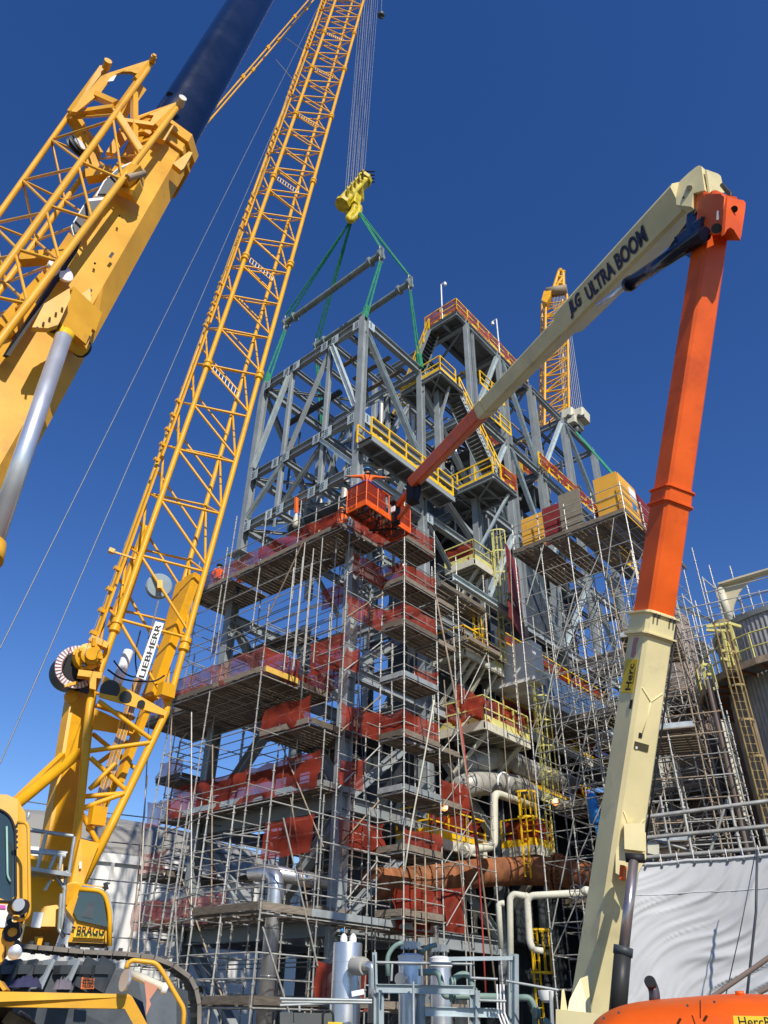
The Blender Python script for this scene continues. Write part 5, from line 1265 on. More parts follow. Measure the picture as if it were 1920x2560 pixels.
wb = AT(175, 2600, 6.3) - Z * .55; wb = Vector((-2.75, 5.9, 0.82)); axw = Vector((.25, -.95, 0)).normalized()
wheel = lathe('tyre', wb + axw * -.3, axw, [(0, .55), (.02, .8), (.1, .9), (.5, .9), (.6, .8), (.62, .5)], BLACK, rt, n=48)
K = Kit(wheel, 300)
WM[wheel] = wheel.matrix_basis.copy()
xw = axw.cross(Z).normalized()
for i in range(28):
    a = 2 * math.pi * i / 28; d = xw * math.cos(a) + Z * math.sin(a); d2 = xw * math.cos(a + .12) + Z * math.sin(a + .12)
    p = wb - axw * .3
    K.bar('tread_lug', p + axw * .02 + d * .92, p + axw * .33 + d2 * .92, .09, .07, ROCK, up=d); K.bar('tread_lug', p + axw * .6 + d * .92, p + axw * .31 + d2 * .92, .09, .07, ROCK, up=d)
K.flush()
# rag tied on the pipe behind the guard rail
rag = [F(965, 1340, 6.0), F(1060, 1385, 6.0), F(1000, 1470, 6.0), F(1010, 1500, 6.0), F(975, 1580, 6.0), F(980, 1480, 6.0)]
tag(plate('flagging_cloth', rag, .02, mat('faded_orange_cloth', (.55, .26, .17), .9, bump=.4), None), 'faded orange and white flagging cloth tied behind the round mirror', 'cloth')
pf = thing('tied_pipe', 'pale wrapped pipe end behind the mirror guard', 'pipe', F(880, 1300, 6.1)); tube('pipe', [F(860, 1290, 6.2), F(960, 1330, 6.1), F(1110, 1395, 6.0)], .025, CPIPE, pf, n=10); tube('end_cap', [F(1085, 1390, 6.0), F(1120, 1402, 6.0)], .035, SIGNW, pf, n=12)

# ================================================================== boom lift on the right
jl = thing('boom_lift', 'orange and cream articulated boom lift reaching from bottom right over to its basket', 'boom lift', Vector((2.6, 10.3, 0)))
KN = AT(1790, 500, 8.5); BS = AT(1440, 2560, 10.6)
Lp = [AT(1498, 2440, 10.45), AT(1652, 1530, 9.7), AT(1703, 1215, 9.3), AT(1792, 490, 8.5)]
sideup = Vector((.34, -.94, 0))
segs = ((0, .80, .74, CREAM), (1, .60, .56, JOR), (2, .53, .50, JOR))
def lerpL(t):  # position along the straight lower boom
    return Lp[0].lerp(Lp[3], t)
L0, L3 = Lp[0] - (Lp[3] - Lp[0]) * .03, Lp[3]
dl_ = (L3 - L0).normalized()
def tOf(y):
    return min(range(401), key=lambda i: abs((lambda p: 1280 - FPX * (p - EYE).dot(UP) / (p - EYE).dot(_f))(L0.lerp(L3, i / 400)) - y)) / 400
t1, t2 = tOf(1535), tOf(1225)
bar('lower_boom', L0, L0.lerp(L3, t1), .42, .41, CREAM, jl, 'cham', up=sideup)
bar('mid_boom', L0.lerp(L3, t1 - .02), L0.lerp(L3, t2), .40, .39, JOR, jl, 'cham', up=sideup)
bar('fly_boom', L0.lerp(L3, t2 - .02), L3 - dl_ * .1, .385, .375, JOR, jl, 'cham', up=sideup)
for t, w_, m in ((t1 - .004, .53, CREAM), (t1 - .028, .53, CREAM), (t2 - .004, .48, JOR), (t2 - .022, .48, JOR)):
    bar('boom_collar', L0.lerp(L3, t), L0.lerp(L3, t) + dl_ * .02, w_, w_ * .95, m, jl, 'cham', up=sideup)
bar('collar_band', L0.lerp(L3, t1 - .03), L0.lerp(L3, t1 - .001), .455, .445, CREAM, jl, 'cham', up=sideup)
bar('collar_band', L0.lerp(L3, t2 - .024), L0.lerp(L3, t2 - .001), .425, .415, JOR, jl, 'cham', up=sideup)
G = lambda x, y, D: AT(1180 + x * .434, 380 + y * .434, D)
# knuckle: orange side cheeks and cream head
ck = [(1285, 270), (1310, 245), (1440, 240), (1465, 270), (1450, 480), (1340, 480), (1350, 420), (1300, 340)]
ck = [(1288, 290), (1292, 268), (1310, 250), (1350, 241), (1440, 243), (1462, 262), (1447, 470), (1340, 480), (1352, 425), (1320, 385), (1296, 330)]
plate('knuckle_cheek', [G(x, y, 8.55 - (x - 1288) * .0030) for x, y in ck], .05, JOR, jl)
ck2 = [(1460, 265), (1545, 285), (1565, 320), (1535, 500), (1500, 490), (1440, 480)]
ck2 = [(1462, 262), (1530, 280), (1556, 284), (1568, 300), (1566, 330), (1542, 492), (1530, 505), (1500, 455), (1480, 440), (1460, 452), (1446, 480)]
plate('knuckle_plate', [G(x, y, 8.03 + (x - 1462) * .0035) for x, y in ck2], .05, JOR, jl); plate('knuckle_core', [G(x, y, 8.5) for x, y in ((1350, 270), (1540, 300), (1530, 470), (1370, 470))], .3, JOR, jl)
plate('cheek_label', [G(1412, 340, 8.12), G(1424, 338, 8.1), G(1420, 390, 8.1), G(1409, 392, 8.12)], .01, SIGNW, jl)
lathe('pin_hole', G(1510, 330, 8.13), EYE - G(1510, 330, 8.13), [(0, .05), (.02, .05)], BLACK, jl, n=18)
lathe('knuckle_pin', G(1408, 440, 8.03), EYE - G(1408, 440, 8.0), [(0, .07), (.03, .07)], DGREY, jl, n=18)
head = [(1196, 215), (1270, 145), (1318, 106), (1332, 100), (1346, 104), (1366, 242), (1300, 260), (1290, 338), (1202, 325)]
plate('boom_head', [G(x, y, 8.75 - (x - 1130) * .0012) for x, y in head], .22, CREAM, jl)
plate('head_end_plate', [G(1345, 104, 8.38), G(1412, 128, 8.75), G(1428, 142, 8.83), G(1449, 236, 8.95), G(1366, 242, 8.4)], .03, CREAM, jl)
tube('head_pin', [G(1250, 205, 8.5), G(1253, 207, 8.42)], .045, SCAF, jl, n=12); tube('head_pin', [G(1217, 262, 8.55), G(1219, 263, 8.5)], .02, DGREY, jl, n=8)
tube('hose', [G(1440, 190, 8.6), G(1470, 225, 8.55), G(1490, 245, 8.5), G(1485, 270, 8.5)], .035, BLACK, jl, bend=.1)
# upper boom
TB = AT(1035, 1205, 22.5)          # jib joint above the basket
u0 = G(1260, 250, 8.75)
def px(p): d = p - EYE; return 960 + FPX * d.dot(RIGHT) / d.dot(_f)
def tU(x): return min(range(801), key=lambda i: abs(px(u0.lerp(TB, i / 800)) - x)) / 800
ta, tb = tU(1420), tU(1207)
su = Vector((.8, .3, .5))
bar('upper_boom', u0, u0.lerp(TB, ta), .56, .62, CREAM, jl, 'cham', up=su)
bar('upper_mid_boom', u0.lerp(TB, ta - .02), u0.lerp(TB, tb), .42, .47, CREAM, jl, 'cham', up=su)
bar('upper_fly_boom', u0.lerp(TB, tb - .02), TB, .40, .44, JOR, jl, 'cham', up=su)
bar('end_sleeve', u0.lerp(TB, tb - .03), u0.lerp(TB, tb), .46, .50, CREAM, jl, 'cham', up=su)
ud = (TB - u0).normalized()
# lettering on the near side of the upper boom
t0x, t1x = tU(1452), tU(1650)
pa_, pb_ = u0.lerp(TB, t0x), u0.lerp(TB, t1x)
xd_ = (pb_ - pa_)
yax = None
zc = ud; xx_ = su.cross(zc).normalized(); yy_ = zc.cross(xx_)
cands = [(xx_ * .25, yy_), (-xx_ * .25, yy_), (yy_ * .28, xx_), (-yy_ * .28, xx_)]
# choose the side whose outward normal turns most to the viewer and up-left
best = max(cands, key=lambda c: c[0].normalized().dot((EYE - pa_).normalized()) - .8 * c[0].normalized().dot(RIGHT) + .4 * c[0].normalized().z)
nrmT, yv = best
if yv.z < 0: yv = -yv
if xd_.cross(yv).dot(nrmT) < 0: pass
org = pa_ + nrmT * 1.14 + nrmT.normalized() * .004
lettering('JLG', org - yv * .17, xd_, yv, .34, TEXTN, jl, name='logo', shear=.35, off=.05, width=xd_.length * .2)
lettering('ULTRA BOOM', org + xd_ * .26 - yv * .17, xd_, yv, .30, TEXTN, jl, shear=.15, off=.035, width=xd_.length * .74)
# lift cylinder under the upper boom
def DU(x):
    p = u0.lerp(TB, tU(x)); return math.hypot(p.x, p.y) - .45
cy = [G(1340, 470, 8.2), G(900, 765, DU(1580)), G(725, 880, DU(1495))]
tube('cylinder_barrel', [cy[0], cy[1]], .115, NAVY, jl, n=20); tube('cylinder_collar', [cy[1] + (cy[0] - cy[1]) * .05, cy[1]], .135, NAVY, jl, n=20)
tube('cylinder_rod', [cy[1], cy[2]], .055, CHROME, jl, n=18); tube('rod_eye', [G(715, 860, 12), G(750, 890, 12)], .14, DGREY, jl, n=14)
bar('link_arm', G(1300, 350, 8.6), G(1290, 510, 8.5), .14, .3, NAVY, jl, 'cham'); bar('link_arm', G(1200, 530, 8.9), G(1340, 430, 8.4), .16, .3, NAVY, jl, 'cham')
plate('lug_plate', [G(1190, 505, 8.9), G(1260, 500, 8.8), G(1255, 610, 8.8), G(1210, 590, 8.9)], .2, NAVY, jl)
tube('hose', [G(1290, 350, 8.5), G(1200, 470, 9), G(1150, 540, 9.2), G(1120, 600, 9.6)], .03, BLACK, jl, n=6, bend=.3)
tube('hose_bundle', [G(545, 950, 12.6), G(555, 985, 12.6), G(615, 1005, 12.6), G(640, 990, 12.6), G(690, 955, 12.4)], .05, BLACK, jl, n=7, bend=.1)
# base parts: turret plates, lift cylinder, stickers
T = lambda x, y, D=10.0: AT(1300 + x * .3737, 2060 + y * .3737, D)
for dD in (9.9, 10.5): plate('boom_cheek', [T(640, 120, dD), T(700, 60, dD), T(842, 60, dD), T(845, 230, dD), T(790, 330, dD), T(770, 400, dD), T(640, 330, dD)], .05, CREAM, jl)
plate('front_cover', [T(696, 0, 9.8), T(836, 0, 9.8), T(836, 186, 9.8), T(700, 170, 9.8)], .06, CREAM, jl)
tube('cylinder_pin', [T(705, 225, 9.6), T(836, 230, 9.6)], .05, BLACK, jl, n=18)
tube('cylinder_rod', [T(760, 250, 9.6), T(695, 830, 9.4)], .055, mat('dull_rod', (.42, .36, .34), .3, metal=.8), jl, n=18)
tube('cylinder_barrel', [T(690, 830, 9.4), T(650, 1300, 9.3)], .088, mat('dirty_black', (.03, .03, .028), .5, stain=(.12, .11, .09), stain_amt=.6), jl, n=22)
tube('cylinder_collar', [T(692, 820, 9.4), T(687, 880, 9.4)], .10, DGREY, jl, n=22)
bar('orange_reflector', T(692, 280, 9.75), T(685, 375, 9.75), .09, .05, JOR, jl, 'cham')
plate('turret_side', [T(330, 1180, 9.9), T(400, 1040, 10), T(450, 1020, 10), T(480, 1340, 9.9), T(300, 1340, 9.8)], .06, CREAM, jl)
plate('turret_plate', [T(280, 1110, 9.7), T(295, 1105, 9.7), T(310, 1200, 9.7), T(320, 1260, 9.7), T(270, 1260, 9.7)], .1, CREAM, jl)
plate('turret_side', [T(250, 1240, 9.6), T(720, 1290, 9.4), T(720, 1400, 9.4), T(250, 1400, 9.6)], .1, CREAM, jl)
# stickers on the lower boom's left face: place in the face's own plane
zL = dl_; xL = sideup.cross(zL).normalized(); yL = zL.cross(xL)
def face_for(c):
    cs = [(xL, yL, .35), (-xL, yL, .35), (yL, xL, .33), (-yL, xL, .33)]
    return cs
nl = max([(xL, yL, .211), (-xL, yL, .211), (yL, xL, .206), (-yL, xL, .206)], key=lambda c: c[0].dot(-RIGHT) + .3 * c[0].dot((EYE - L0).normalized()))
nr = max([(xL, yL, .211), (-xL, yL, .211), (yL, xL, .206), (-yL, xL, .206)], key=lambda c: c[0].dot((EYE - L0).normalized()) + .35 * c[0].dot(RIGHT))
def facequad(fc, y0, y1, s0, s1, pr=.006):
    n_, s_, hw = fc; t0_, t1_ = tOf(y0), tOf(y1)
    if s_.dot(RIGHT) < 0: s_ = -s_
    p0, p1 = L0.lerp(L3, t0_) + n_ * (hw + pr), L0.lerp(L3, t1_) + n_ * (hw + pr)
    return [p0 + s_ * s0, p0 + s_ * s1, p1 + s_ * s1, p1 + s_ * s0], s_
fq, s_ = facequad(nl, 1745, 1660, -.13, .13); sgn_ = plate('rental_sticker', fq, .004, SIGNY, jl)
fq2, _ = facequad(nl, 1738, 1672, -.05, .08, .012)
lettering('Herc', fq2[1], fq2[2] - fq2[1], fq2[0] - fq2[1], .12, TEXT, jl, off=.02, depth=.0, width=(fq2[2] - fq2[1]).length)
fq2, _ = facequad(nl, 1722, 1680, .085, .12, .012)
lettering('Rentals', fq2[1], fq2[2] - fq2[1], fq2[0] - fq2[1], .03, TEXT, jl, off=.0, depth=.0, width=(fq2[2] - fq2[1]).length)
plate('dark_window', facequad(nl, 1580, 1558, -.04, .02)[0], .004, TEXTN, jl)
o_ = facequad(nl, 1652, 1607, -.06, .06)[0]; cen = sum(o_, Vector()) / 4
plate('red_sticker', [o_[0].lerp(o_[1], .2), o_[0].lerp(o_[1], .8), cen.lerp(o_[1], .9), cen.lerp(o_[1], .4).lerp(o_[2], .3), o_[2], o_[3].lerp(o_[2], .3), o_[3].lerp(cen, .5)], .004, PINK, jl)
plate('stripe_sticker', facequad(nl, 1782, 1758, .1, .15)[0], .004, BLACK, jl)
plate('data_plate', facequad(nr, 1874, 1853, -.14, .06)[0], .006, mat('plate_brown', (.12, .10, .06), .4, metal=.4), jl)
for sx_ in (-.125, -.11, .03, .0): plate('plate_bolt', facequad(nr, 1871 if sx_ < -.1 else 1858, 1868 if sx_ < -.1 else 1855, sx_, sx_ + .015, .012)[0], .004, SIGNW, jl)
plate('slot', facequad(nr, 1843, 1830, -.1, -.05)[0], .004, BLACK, jl)
def fpt(fc, y, s, pr=.004):
    n_, s__, hw = fc
    if s__.dot(RIGHT) < 0: s__ = -s__
    return L0.lerp(L3, tOf(y)) + n_ * (hw + pr) + s__ * s
for pp in (((1725, -.15), (1755, 0), (1728, .15)), ((2030, -.15), (2075, 0), (2035, .15)), ((1756, 0), (1800, -.02), (1838, -.06))):
    tube('weld_seam', [fpt(nr, *q_) for q_ in pp], .006, CREAM, jl, n=6)
tube('round_boss', [fpt(nr, 2050, 0, 0), fpt(nr, 2050, 0, .012)], .05, CREAM, jl, n=20)
for y_ in (1552, 1546): 
    for s__ in (-.15, -.09, .09, .15): tube('collar_bolt', [fpt(nr, y_, s__, .03), fpt(nr, y_, s__, .07)], .012, DGREY, jl, n=8)
tube('boom_hose', [fpt(nr, 2090, .19, .02), fpt(nr, 1900, .2, .02), fpt(nr, 1700, .2, .02), fpt(nr, 1560, .2, .02)], .012, BLACK, jl, n=6)
for y_ in (700, 880, 1090): tube('boom_plug', [fpt(nl, y_, .05, -.06), fpt(nl, y_, .05, -.045)], .02, BLACK, jl, n=10)
# hood
hd = []
prof = [(480, 1380), (500, 1330), (560, 1275), (640, 1230), (760, 1195), (900, 1175), (1150, 1155), (1300, 1140), (1450, 1130), (1659, 1138), (1900, 1150), (2100, 1200)]
v, f = [], []; DN = [(6.2, -.9), (6.0, -.35), (6.05, -.06), (6.3, 0), (7.0, .02), (7.8, .0), (8.0, -.3)]
for x, y in prof:
    base = T(x, y, 6.3)
    for D_, dz in DN:
        p = T(x, y, D_); p.z = base.z + dz; v.append(p)
k = len(DN)
for i in range(len(prof) - 1):
    for j in range(k - 1): f.append((i * k + j, (i + 1) * k + j, (i + 1) * k + j + 1, i * k + j + 1))
hood = mesh('hood', v, f, JOR, jl, smooth=True)
sb = hood.modifiers.new('s', 'SUBSURF'); sb.levels = 2; sb.render_levels = 2
bar('hood_seam', T(1205, 1180, 6.0), T(1206, 1300, 6.0), .004, .006, BLACK, jl)
for x_, y_ in ((560, 1300), (660, 1262), (1120, 1215), (1300, 1190)): tube('hood_bolt', [T(x_, y_, 6.0), T(x_, y_, 5.96)], .008, DGREY, jl, n=8)
tube('hood_knob', [T(1440, 1135, 6.4), T(1500, 1132, 6.4)], .015, JOR, jl, n=10)
sq = [T(1425, 1283, 5.92), T(1760, 1290, 5.92), T(1760, 1420, 5.9), T(1440, 1420, 5.9)]
plate('rental_sign', sq, .01, SIGNY, jl)
q0 = T(1470, 1356, 5.86); lettering('HercRentals', q0, T(1700, 1360, 5.86) - q0, Z, .05, TEXT, jl, off=.01)
ex = [T(900, 1200, 7.0), T(900, 1130, 7.0), T(885, 1080, 7.0), T(868, 1055, 6.95)]
tube('exhaust_pipe', ex, .04, mat('exhaust_grey', (.10, .10, .12), .4, metal=.6), jl, bend=.1, n=16); tube('exhaust_mouth', [T(876, 1068, 6.93), T(868, 1052, 6.9)], .042, BLACK, jl, n=16)

# basket
bk = thing('work_basket', 'orange netted lift basket held up before the module corner', 'basket', AT(925, 1290, 24.5))
BB = lambda x, y, D=24.3: AT(850 + x * .1507, 1180 + y * .1507, D)
c00 = BB(430, 530, 24.0)                       # nearest floor corner
ex_ = (V * 2.75); ey_ = (U * 1.05)
Hh = 1.15
P4 = [c00, c00 + ex_, c00 + ex_ + ey_, c00 + ey_]
K = Kit(bk)
for i in range(4):
    a, b = P4[i], P4[(i + 1) % 4]
    K.rod('rail', a + Z * Hh, b + Z * Hh, .03, JOR, 'pipe'); K.rod('rail', a + Z * .6, b + Z * .6, .025, JOR, 'pipe'); K.bar('floor_frame', a, b, .05, .06, JOR)
    if not i == 1:
        K.bar('toe_plate', a + Z * .1, b + Z * .1, .03, .28, JOR, up=Z)
    n = 4 if i % 2 == 0 else 2
    for j in range(n): K.rod('rail_post', a.lerp(b, j / n), a.lerp(b, j / n) + Z * Hh, .026, JOR, 'pipe')
for i in range(1, 7): K.bar('floor_bar', P4[0].lerp(P4[1], i / 7), P4[3].lerp(P4[2], i / 7), .03, .03, DGREY)
K.flush()
plate('floor_mesh', [p + Z * .04 for p in P4], .01, netmat('floor_mesh_mat', (.20, .08, .04), .6), bk)
plate('side_mesh', [P4[0] + ex_ * .0 + Z * .25, P4[0] + ex_ * .42 + Z * .25, P4[0] + ex_ * .42 + Z * 1.1, P4[0] + Z * 1.1], .01, NET, bk)
plate('side_mesh', [P4[0] + Z * .25, P4[3] + Z * .25, P4[3] + Z * 1.1, P4[0] + Z * 1.1], .01, NET, bk)
plate('side_mesh', [P4[0] + ex_ * .75 + Z * .25, P4[1] + Z * .25, P4[1] + Z * 1.1, P4[0] + ex_ * .75 + Z * 1.1], .01, NET, bk)
tube('blue_pad', [P4[3] + Z * 1.17, P4[0] + Z * 1.17, P4[0] + ex_ * .33 + Z * 1.17], .045, mat('blue_pad', (.04, .06, .35), .7), bk, bend=.1, n=10)
q0 = P4[3] - V * .025 + Z * .02 - U * .1; lettering('JLG', q0 + Z * .0, -U, Z, .17, TEXT, bk, shear=.3, off=.02, width=.42)
bar('console', P4[0] + ex_ * .5 + Z * .95 - U * .1, P4[0] + ex_ * .68 + Z * .95 - U * .1, .35, .25, DGREY, bk); bar('battery_box', P4[0] + ex_ * .52 + Z * .45 - U * .15, P4[0] + ex_ * .66 + Z * .45 - U * .15, .2, .25, SIGNW, bk)
bar('rotator', P4[0] + ex_ * .6 - U * .15 - Z * .15, P4[0] + ex_ * .6 - U * .15 + Z * .7, .3, .3, BLACK, bk, 'cham')
bar('jib_arm', P4[0] + ex_ * .62 - U * .2 + Z * .75, TB + Z * -.1, .2, .24, JOR, jl, 'cham'); bar('jib_arm', P4[0] + ex_ * .62 - U * .2 + Z * .05, TB + Z * -.75, .14, .16, JOR, jl, 'cham')
bar('jib_head', TB + Z * .1 + ud * .1, TB - Z * .9 + ud * .15, .4, .4, BLACK, jl, 'cham')
tube('hose', [TB + Z * .1, TB - U * .3 - Z * .3, TB - Z * .8 - U * .25, TB - Z * 1.0], .05, BLACK, jl, n=7, bend=.3)
bar('under_brace', P4[0] + ex_ * .3 - Z * .12, P4[2].lerp(P4[3], .4) - Z * .12, .07, .07, BLACK, bk); bar('under_brace', P4[0] + ex_ * .75 - Z * .12, P4[2].lerp(P4[3], .5) - Z * .12, .07, .07, BLACK, bk)

# ================================================================== people
def person(label, base, face, h=1.76, pose='T', shirt=HIVIS, hat=BLUE, group=None):
    t = thing('person', label, 'person', base, group)
    f_ = face.normalized(); r_ = f_.cross(Z).normalized(); s = h / 1.76
    def p(r, f, z): return base + r_ * r * s + f_ * f * s + Z * z * s
    J = {'pel': p(0, 0, .95), 'bel': p(0, .02, 1.1), 'che': p(0, 0, 1.32), 'neck': p(0, 0, 1.49), 'head0': p(0, .02, 1.56), 'head1': p(0, .02, 1.70)}
    for sx, S_ in ((-1, 'l'), (1, 'r')):
        J[S_ + 'hip'] = p(.1 * sx, 0, .9); J[S_ + 'kn'] = p(.12 * sx, .03, .5); J[S_ + 'an'] = p(.13 * sx, -.02, .09); J[S_ + 'to'] = p(.15 * sx, .16, .04)
        J[S_ + 'sh'] = p(.19 * sx, 0, 1.42)
        if pose == 'T': J[S_ + 'el'] = p(.46 * sx, .03, 1.38); J[S_ + 'wr'] = p(.72 * sx, .05, 1.36); J[S_ + 'ha'] = p(.80 * sx, .06, 1.36)
        else: J[S_ + 'el'] = p(.3 * sx, .02, 1.15); J[S_ + 'wr'] = p(.24 * sx, .24, 1.08); J[S_ + 'ha'] = p(.2 * sx, .32, 1.08)
    E = [('pel', 'bel'), ('bel', 'che'), ('che', 'neck'), ('neck', 'head0'), ('head0', 'head1')]
    for S_ in 'lr': E += [('pel', S_ + 'hip'), (S_ + 'hip', S_ + 'kn'), (S_ + 'kn', S_ + 'an'), (S_ + 'an', S_ + 'to'), ('che', S_ + 'sh'), (S_ + 'sh', S_ + 'el'), (S_ + 'el', S_ + 'wr'), (S_ + 'wr', S_ + 'ha')]
    rad = {'pel': .15, 'bel': .15, 'che': .16, 'neck': .062, 'head0': .085, 'head1': .085}
    for S_ in 'lr': rad.update({S_ + 'hip': .1, S_ + 'kn': .07, S_ + 'an': .05, S_ + 'to': .045, S_ + 'sh': .085, S_ + 'el': .06, S_ + 'wr': .045, S_ + 'ha': .038})
    # fingers
    for sx, S_ in ((-1, 'l'), (1, 'r')):
        d = (J[S_ + 'ha'] - J[S_ + 'wr']).normalized(); sd3 = d.cross(Z).normalized()
        for k, o in enumerate((-.034, -.012, .012, .034)):
            J[S_ + 'f%d' % k] = J[S_ + 'ha'] + sd3 * o + d * (.085 + .012 * (1 if k in (1, 2) else 0)) - Z * .01 * k; E.append((S_ + 'ha', S_ + 'f%d' % k)); rad[S_ + 'f%d' % k] = .011
        J[S_ + 'th'] = J[S_ + 'wr'] + sd3 * .06 + d * .05; E.append((S_ + 'wr', S_ + 'th')); rad[S_ + 'th'] = .013
    ks = list(J); idx = {k: i for i, k in enumerate(ks)}
    me = bpy.data.meshes.new('body'); me.from_pydata([J[k] - base for k in ks], [(idx[a], idx[b]) for a, b in E], [])
    o = bpy.data.objects.new('tmp', me); COL.objects.link(o)
    md = o.modifiers.new('k', 'SKIN'); md.use_smooth_shade = True
    for k in ks:
        q = me.skin_vertices[0].data[idx[k]]; q.radius = (rad[k] * s, rad[k] * s * (1.25 if k in ('pel', 'bel', 'che') else 1)); q.use_root = (k == 'pel')
    ss = o.modifiers.new('s', 'SUBSURF'); ss.levels = 2
    dg = bpy.context.evaluated_depsgraph_get(); bm_ = bpy.data.meshes.new_from_object(o.evaluated_get(dg)); bpy.data.objects.remove(o)
    for m in (shirt, JEAN, SKIN, BLACK): bm_.materials.append(m)
    for pl in bm_.polygons:
        c = pl.center + base; z = (c.z - base.z) / s
        hand = min((c - J['lwr']).length, (c - J['rwr']).length, (c - J['lha']).length, (c - J['rha']).length) < .1 * s and z > .9
        pl.material_index = 3 if z < .12 else 1 if z < .93 else 2 if (z > 1.52 or hand) else 0
        pl.use_smooth = True
    link('body', bm_, Matrix.Translation(base), t)
    hc_ = J['head1'] + Z * .03 * s
    lathe('hard_hat', hc_ - Z * .02 * s, Z, [(0, .165 * s), (.012, .165 * s), (.015, .13 * s), (.06 * s, .125 * s), (.11 * s, .09 * s), (.14 * s, .03 * s)], hat, t, n=24)
    for sx in (-1, 1):
        lathe('eye', J['head1'] + f_ * .085 * s + r_ * .032 * sx * s - Z * .03 * s, f_, [(0, .012), (.008, .008)], BLACK, t, n=10)
        tube('harness_strap', [J['neck'] + r_ * .1 * sx * s + f_ * .12 * s, J['che'] + r_ * .09 * sx * s + f_ * .19 * s, J['bel'] + r_ * .05 * sx * s + f_ * .19 * s], .016 * s, BLACK, t, n=6)
    bar('nose', J['head1'] + f_ * .08 * s - Z * .04 * s, J['head1'] + f_ * .105 * s - Z * .075 * s, .028 * s, .03 * s, SKIN, t)
    bar('sunglasses', J['head1'] + f_ * .092 * s - r_ * .07 * s - Z * .03 * s, J['head1'] + f_ * .092 * s + r_ * .07 * s - Z * .03 * s, .03, .035, BLACK, t)
    return t
pb2 = P4[0] + ex_ * .13 + ey_ * .3 + Z * .2
person('person in orange shirt and blue hard hat spreading both arms in the lift basket', pb2, flat(EYE - pb2), pose='T', h=1.86)
b1 = W(10.3, -2.0, 18.52)
person('person in orange shirt and harness standing on the far left end of the top deck', b1, Vector((-.3, 1, 0)), pose='A', hat=DGREY)
b2 = W(8.7, -1.9, 18.05); person('person in orange stooping low by the splice column on the top deck', b2, Vector((1, -.2, 0)), pose='A', hat=mat('orange_hat', (.8, .25, .03), .5), h=1.3)
b3 = W(2.2, -1.7, 18.5); person('person in orange shirt on the top deck just behind the lift basket', b3, Vector((.3, -1, 0)), pose='A', hat=mat('orange_hat', (.8, .25, .03), .5))

# ================================================================== pipes, vessels and platforms at the foot and right of the tower
rp = thing('rusty_pipe', 'thick rusty pipe bending right with a bolted flange', 'pipe', W(1, 4, 5.8))
T3 = lambda x, y: (1100 + x * .2411, 1850 + y * .2411)
pts = [W(2.2, .9, 5.6), W(2.2, 3.0, 5.9), W(1.4, 6.6, 6.6), W(.2, 8.7, 6.85), W(-3.5, 9.4, 6.2), W(-8, 9.6, 5.4)]
ptsb = bendpath(pts, 1.6, 5)
tube('pipe', ptsb, .53, RUST, rp, n=28)
fi = len(ptsb) - 8
fc = PZ(1400, 2195, 5.9)
fl = W(-.6, 8.87, 6.7); fd = (W(-3.5, 9.4, 6.2) - W(.2, 8.7, 6.85)).normalized()
for o_ in (0, .2): lathe('flange', fl + fd * o_, fd, [(0, .53), (.01, .74), (.1, .74), (.11, .53)], RUST, rp, n=36)
K = Kit(rp); xf = fd.orthogonal().normalized(); yf = fd.cross(xf)
for i in range(24):
    a = 2 * math.pi * i / 24; d = (xf * math.cos(a) + yf * math.sin(a)) * .65
    K.rod('flange_bolt', fl + d - fd * .1, fl + d + fd * .4, .035, RUST)
K.flush()
for t in (2, 4): lathe('weld_ring', ptsb[t], (ptsb[t + 1] - ptsb[t]).normalized(), [(0, .54), (.05, .55), (.1, .54)], RUST, rp, n=28)

sp1 = thing('silver_pipe', 'shiny clad silver pipe rising and turning back at the low front scaffold', 'pipe', W(1.8, -4, 0))
Z7 = lambda x, y: (600 + x * .2411, 2150 + y * .2411)
a = PV(*Z7(250, 1650), -4); b = PV(*Z7(355, 100), -4)
tube('vertical_run', [Vector((a.x, a.y, .3)), Vector((a.x, a.y, b.z - .1)), Vector((a.x, a.y, b.z + .05)) + U * 1.5 + V * .3], .23, ALUM, sp1, bend=.45, n=20)
c0_ = PZ(*Z7(430, 150), 5.55); c1_ = PZ(*Z7(1490, 350), 5.55)
tube('long_run', [c0_ + (c0_ - c1_) * .12, c1_], .24, ALUM, sp1, n=20); tube('wrapped_end', [c1_.lerp(c0_, .08), c1_ + (c1_ - c0_) * .002], .255, mat('pinkish_wrap', (.55, .42, .40), .8), sp1, n=16); tube('long_run', [c1_, c1_ + (c1_ - c0_) * .2], .19, CPIPE, sp1, n=16)
rod('yellow_clamp', c1_ + (c1_ - c0_).normalized() * .2, c1_ + (c1_ - c0_).normalized() * .32, .27, RAIL, sp1, 'pipe')
K = Kit(sp1)
dd = (c1_ - c0_).normalized()
for i in range(9): K.rod('cladding_band', c0_.lerp(c1_, .1 + i * .1), c0_.lerp(c1_, .1 + i * .1) + dd * .03, .25, ALUM, 'pipe')
for i in range(8): K.rod('cladding_band', Vector((a.x, a.y, .8 + i * .6)), Vector((a.x, a.y, .83 + i * .6)), .24, ALUM, 'pipe')
K.flush()

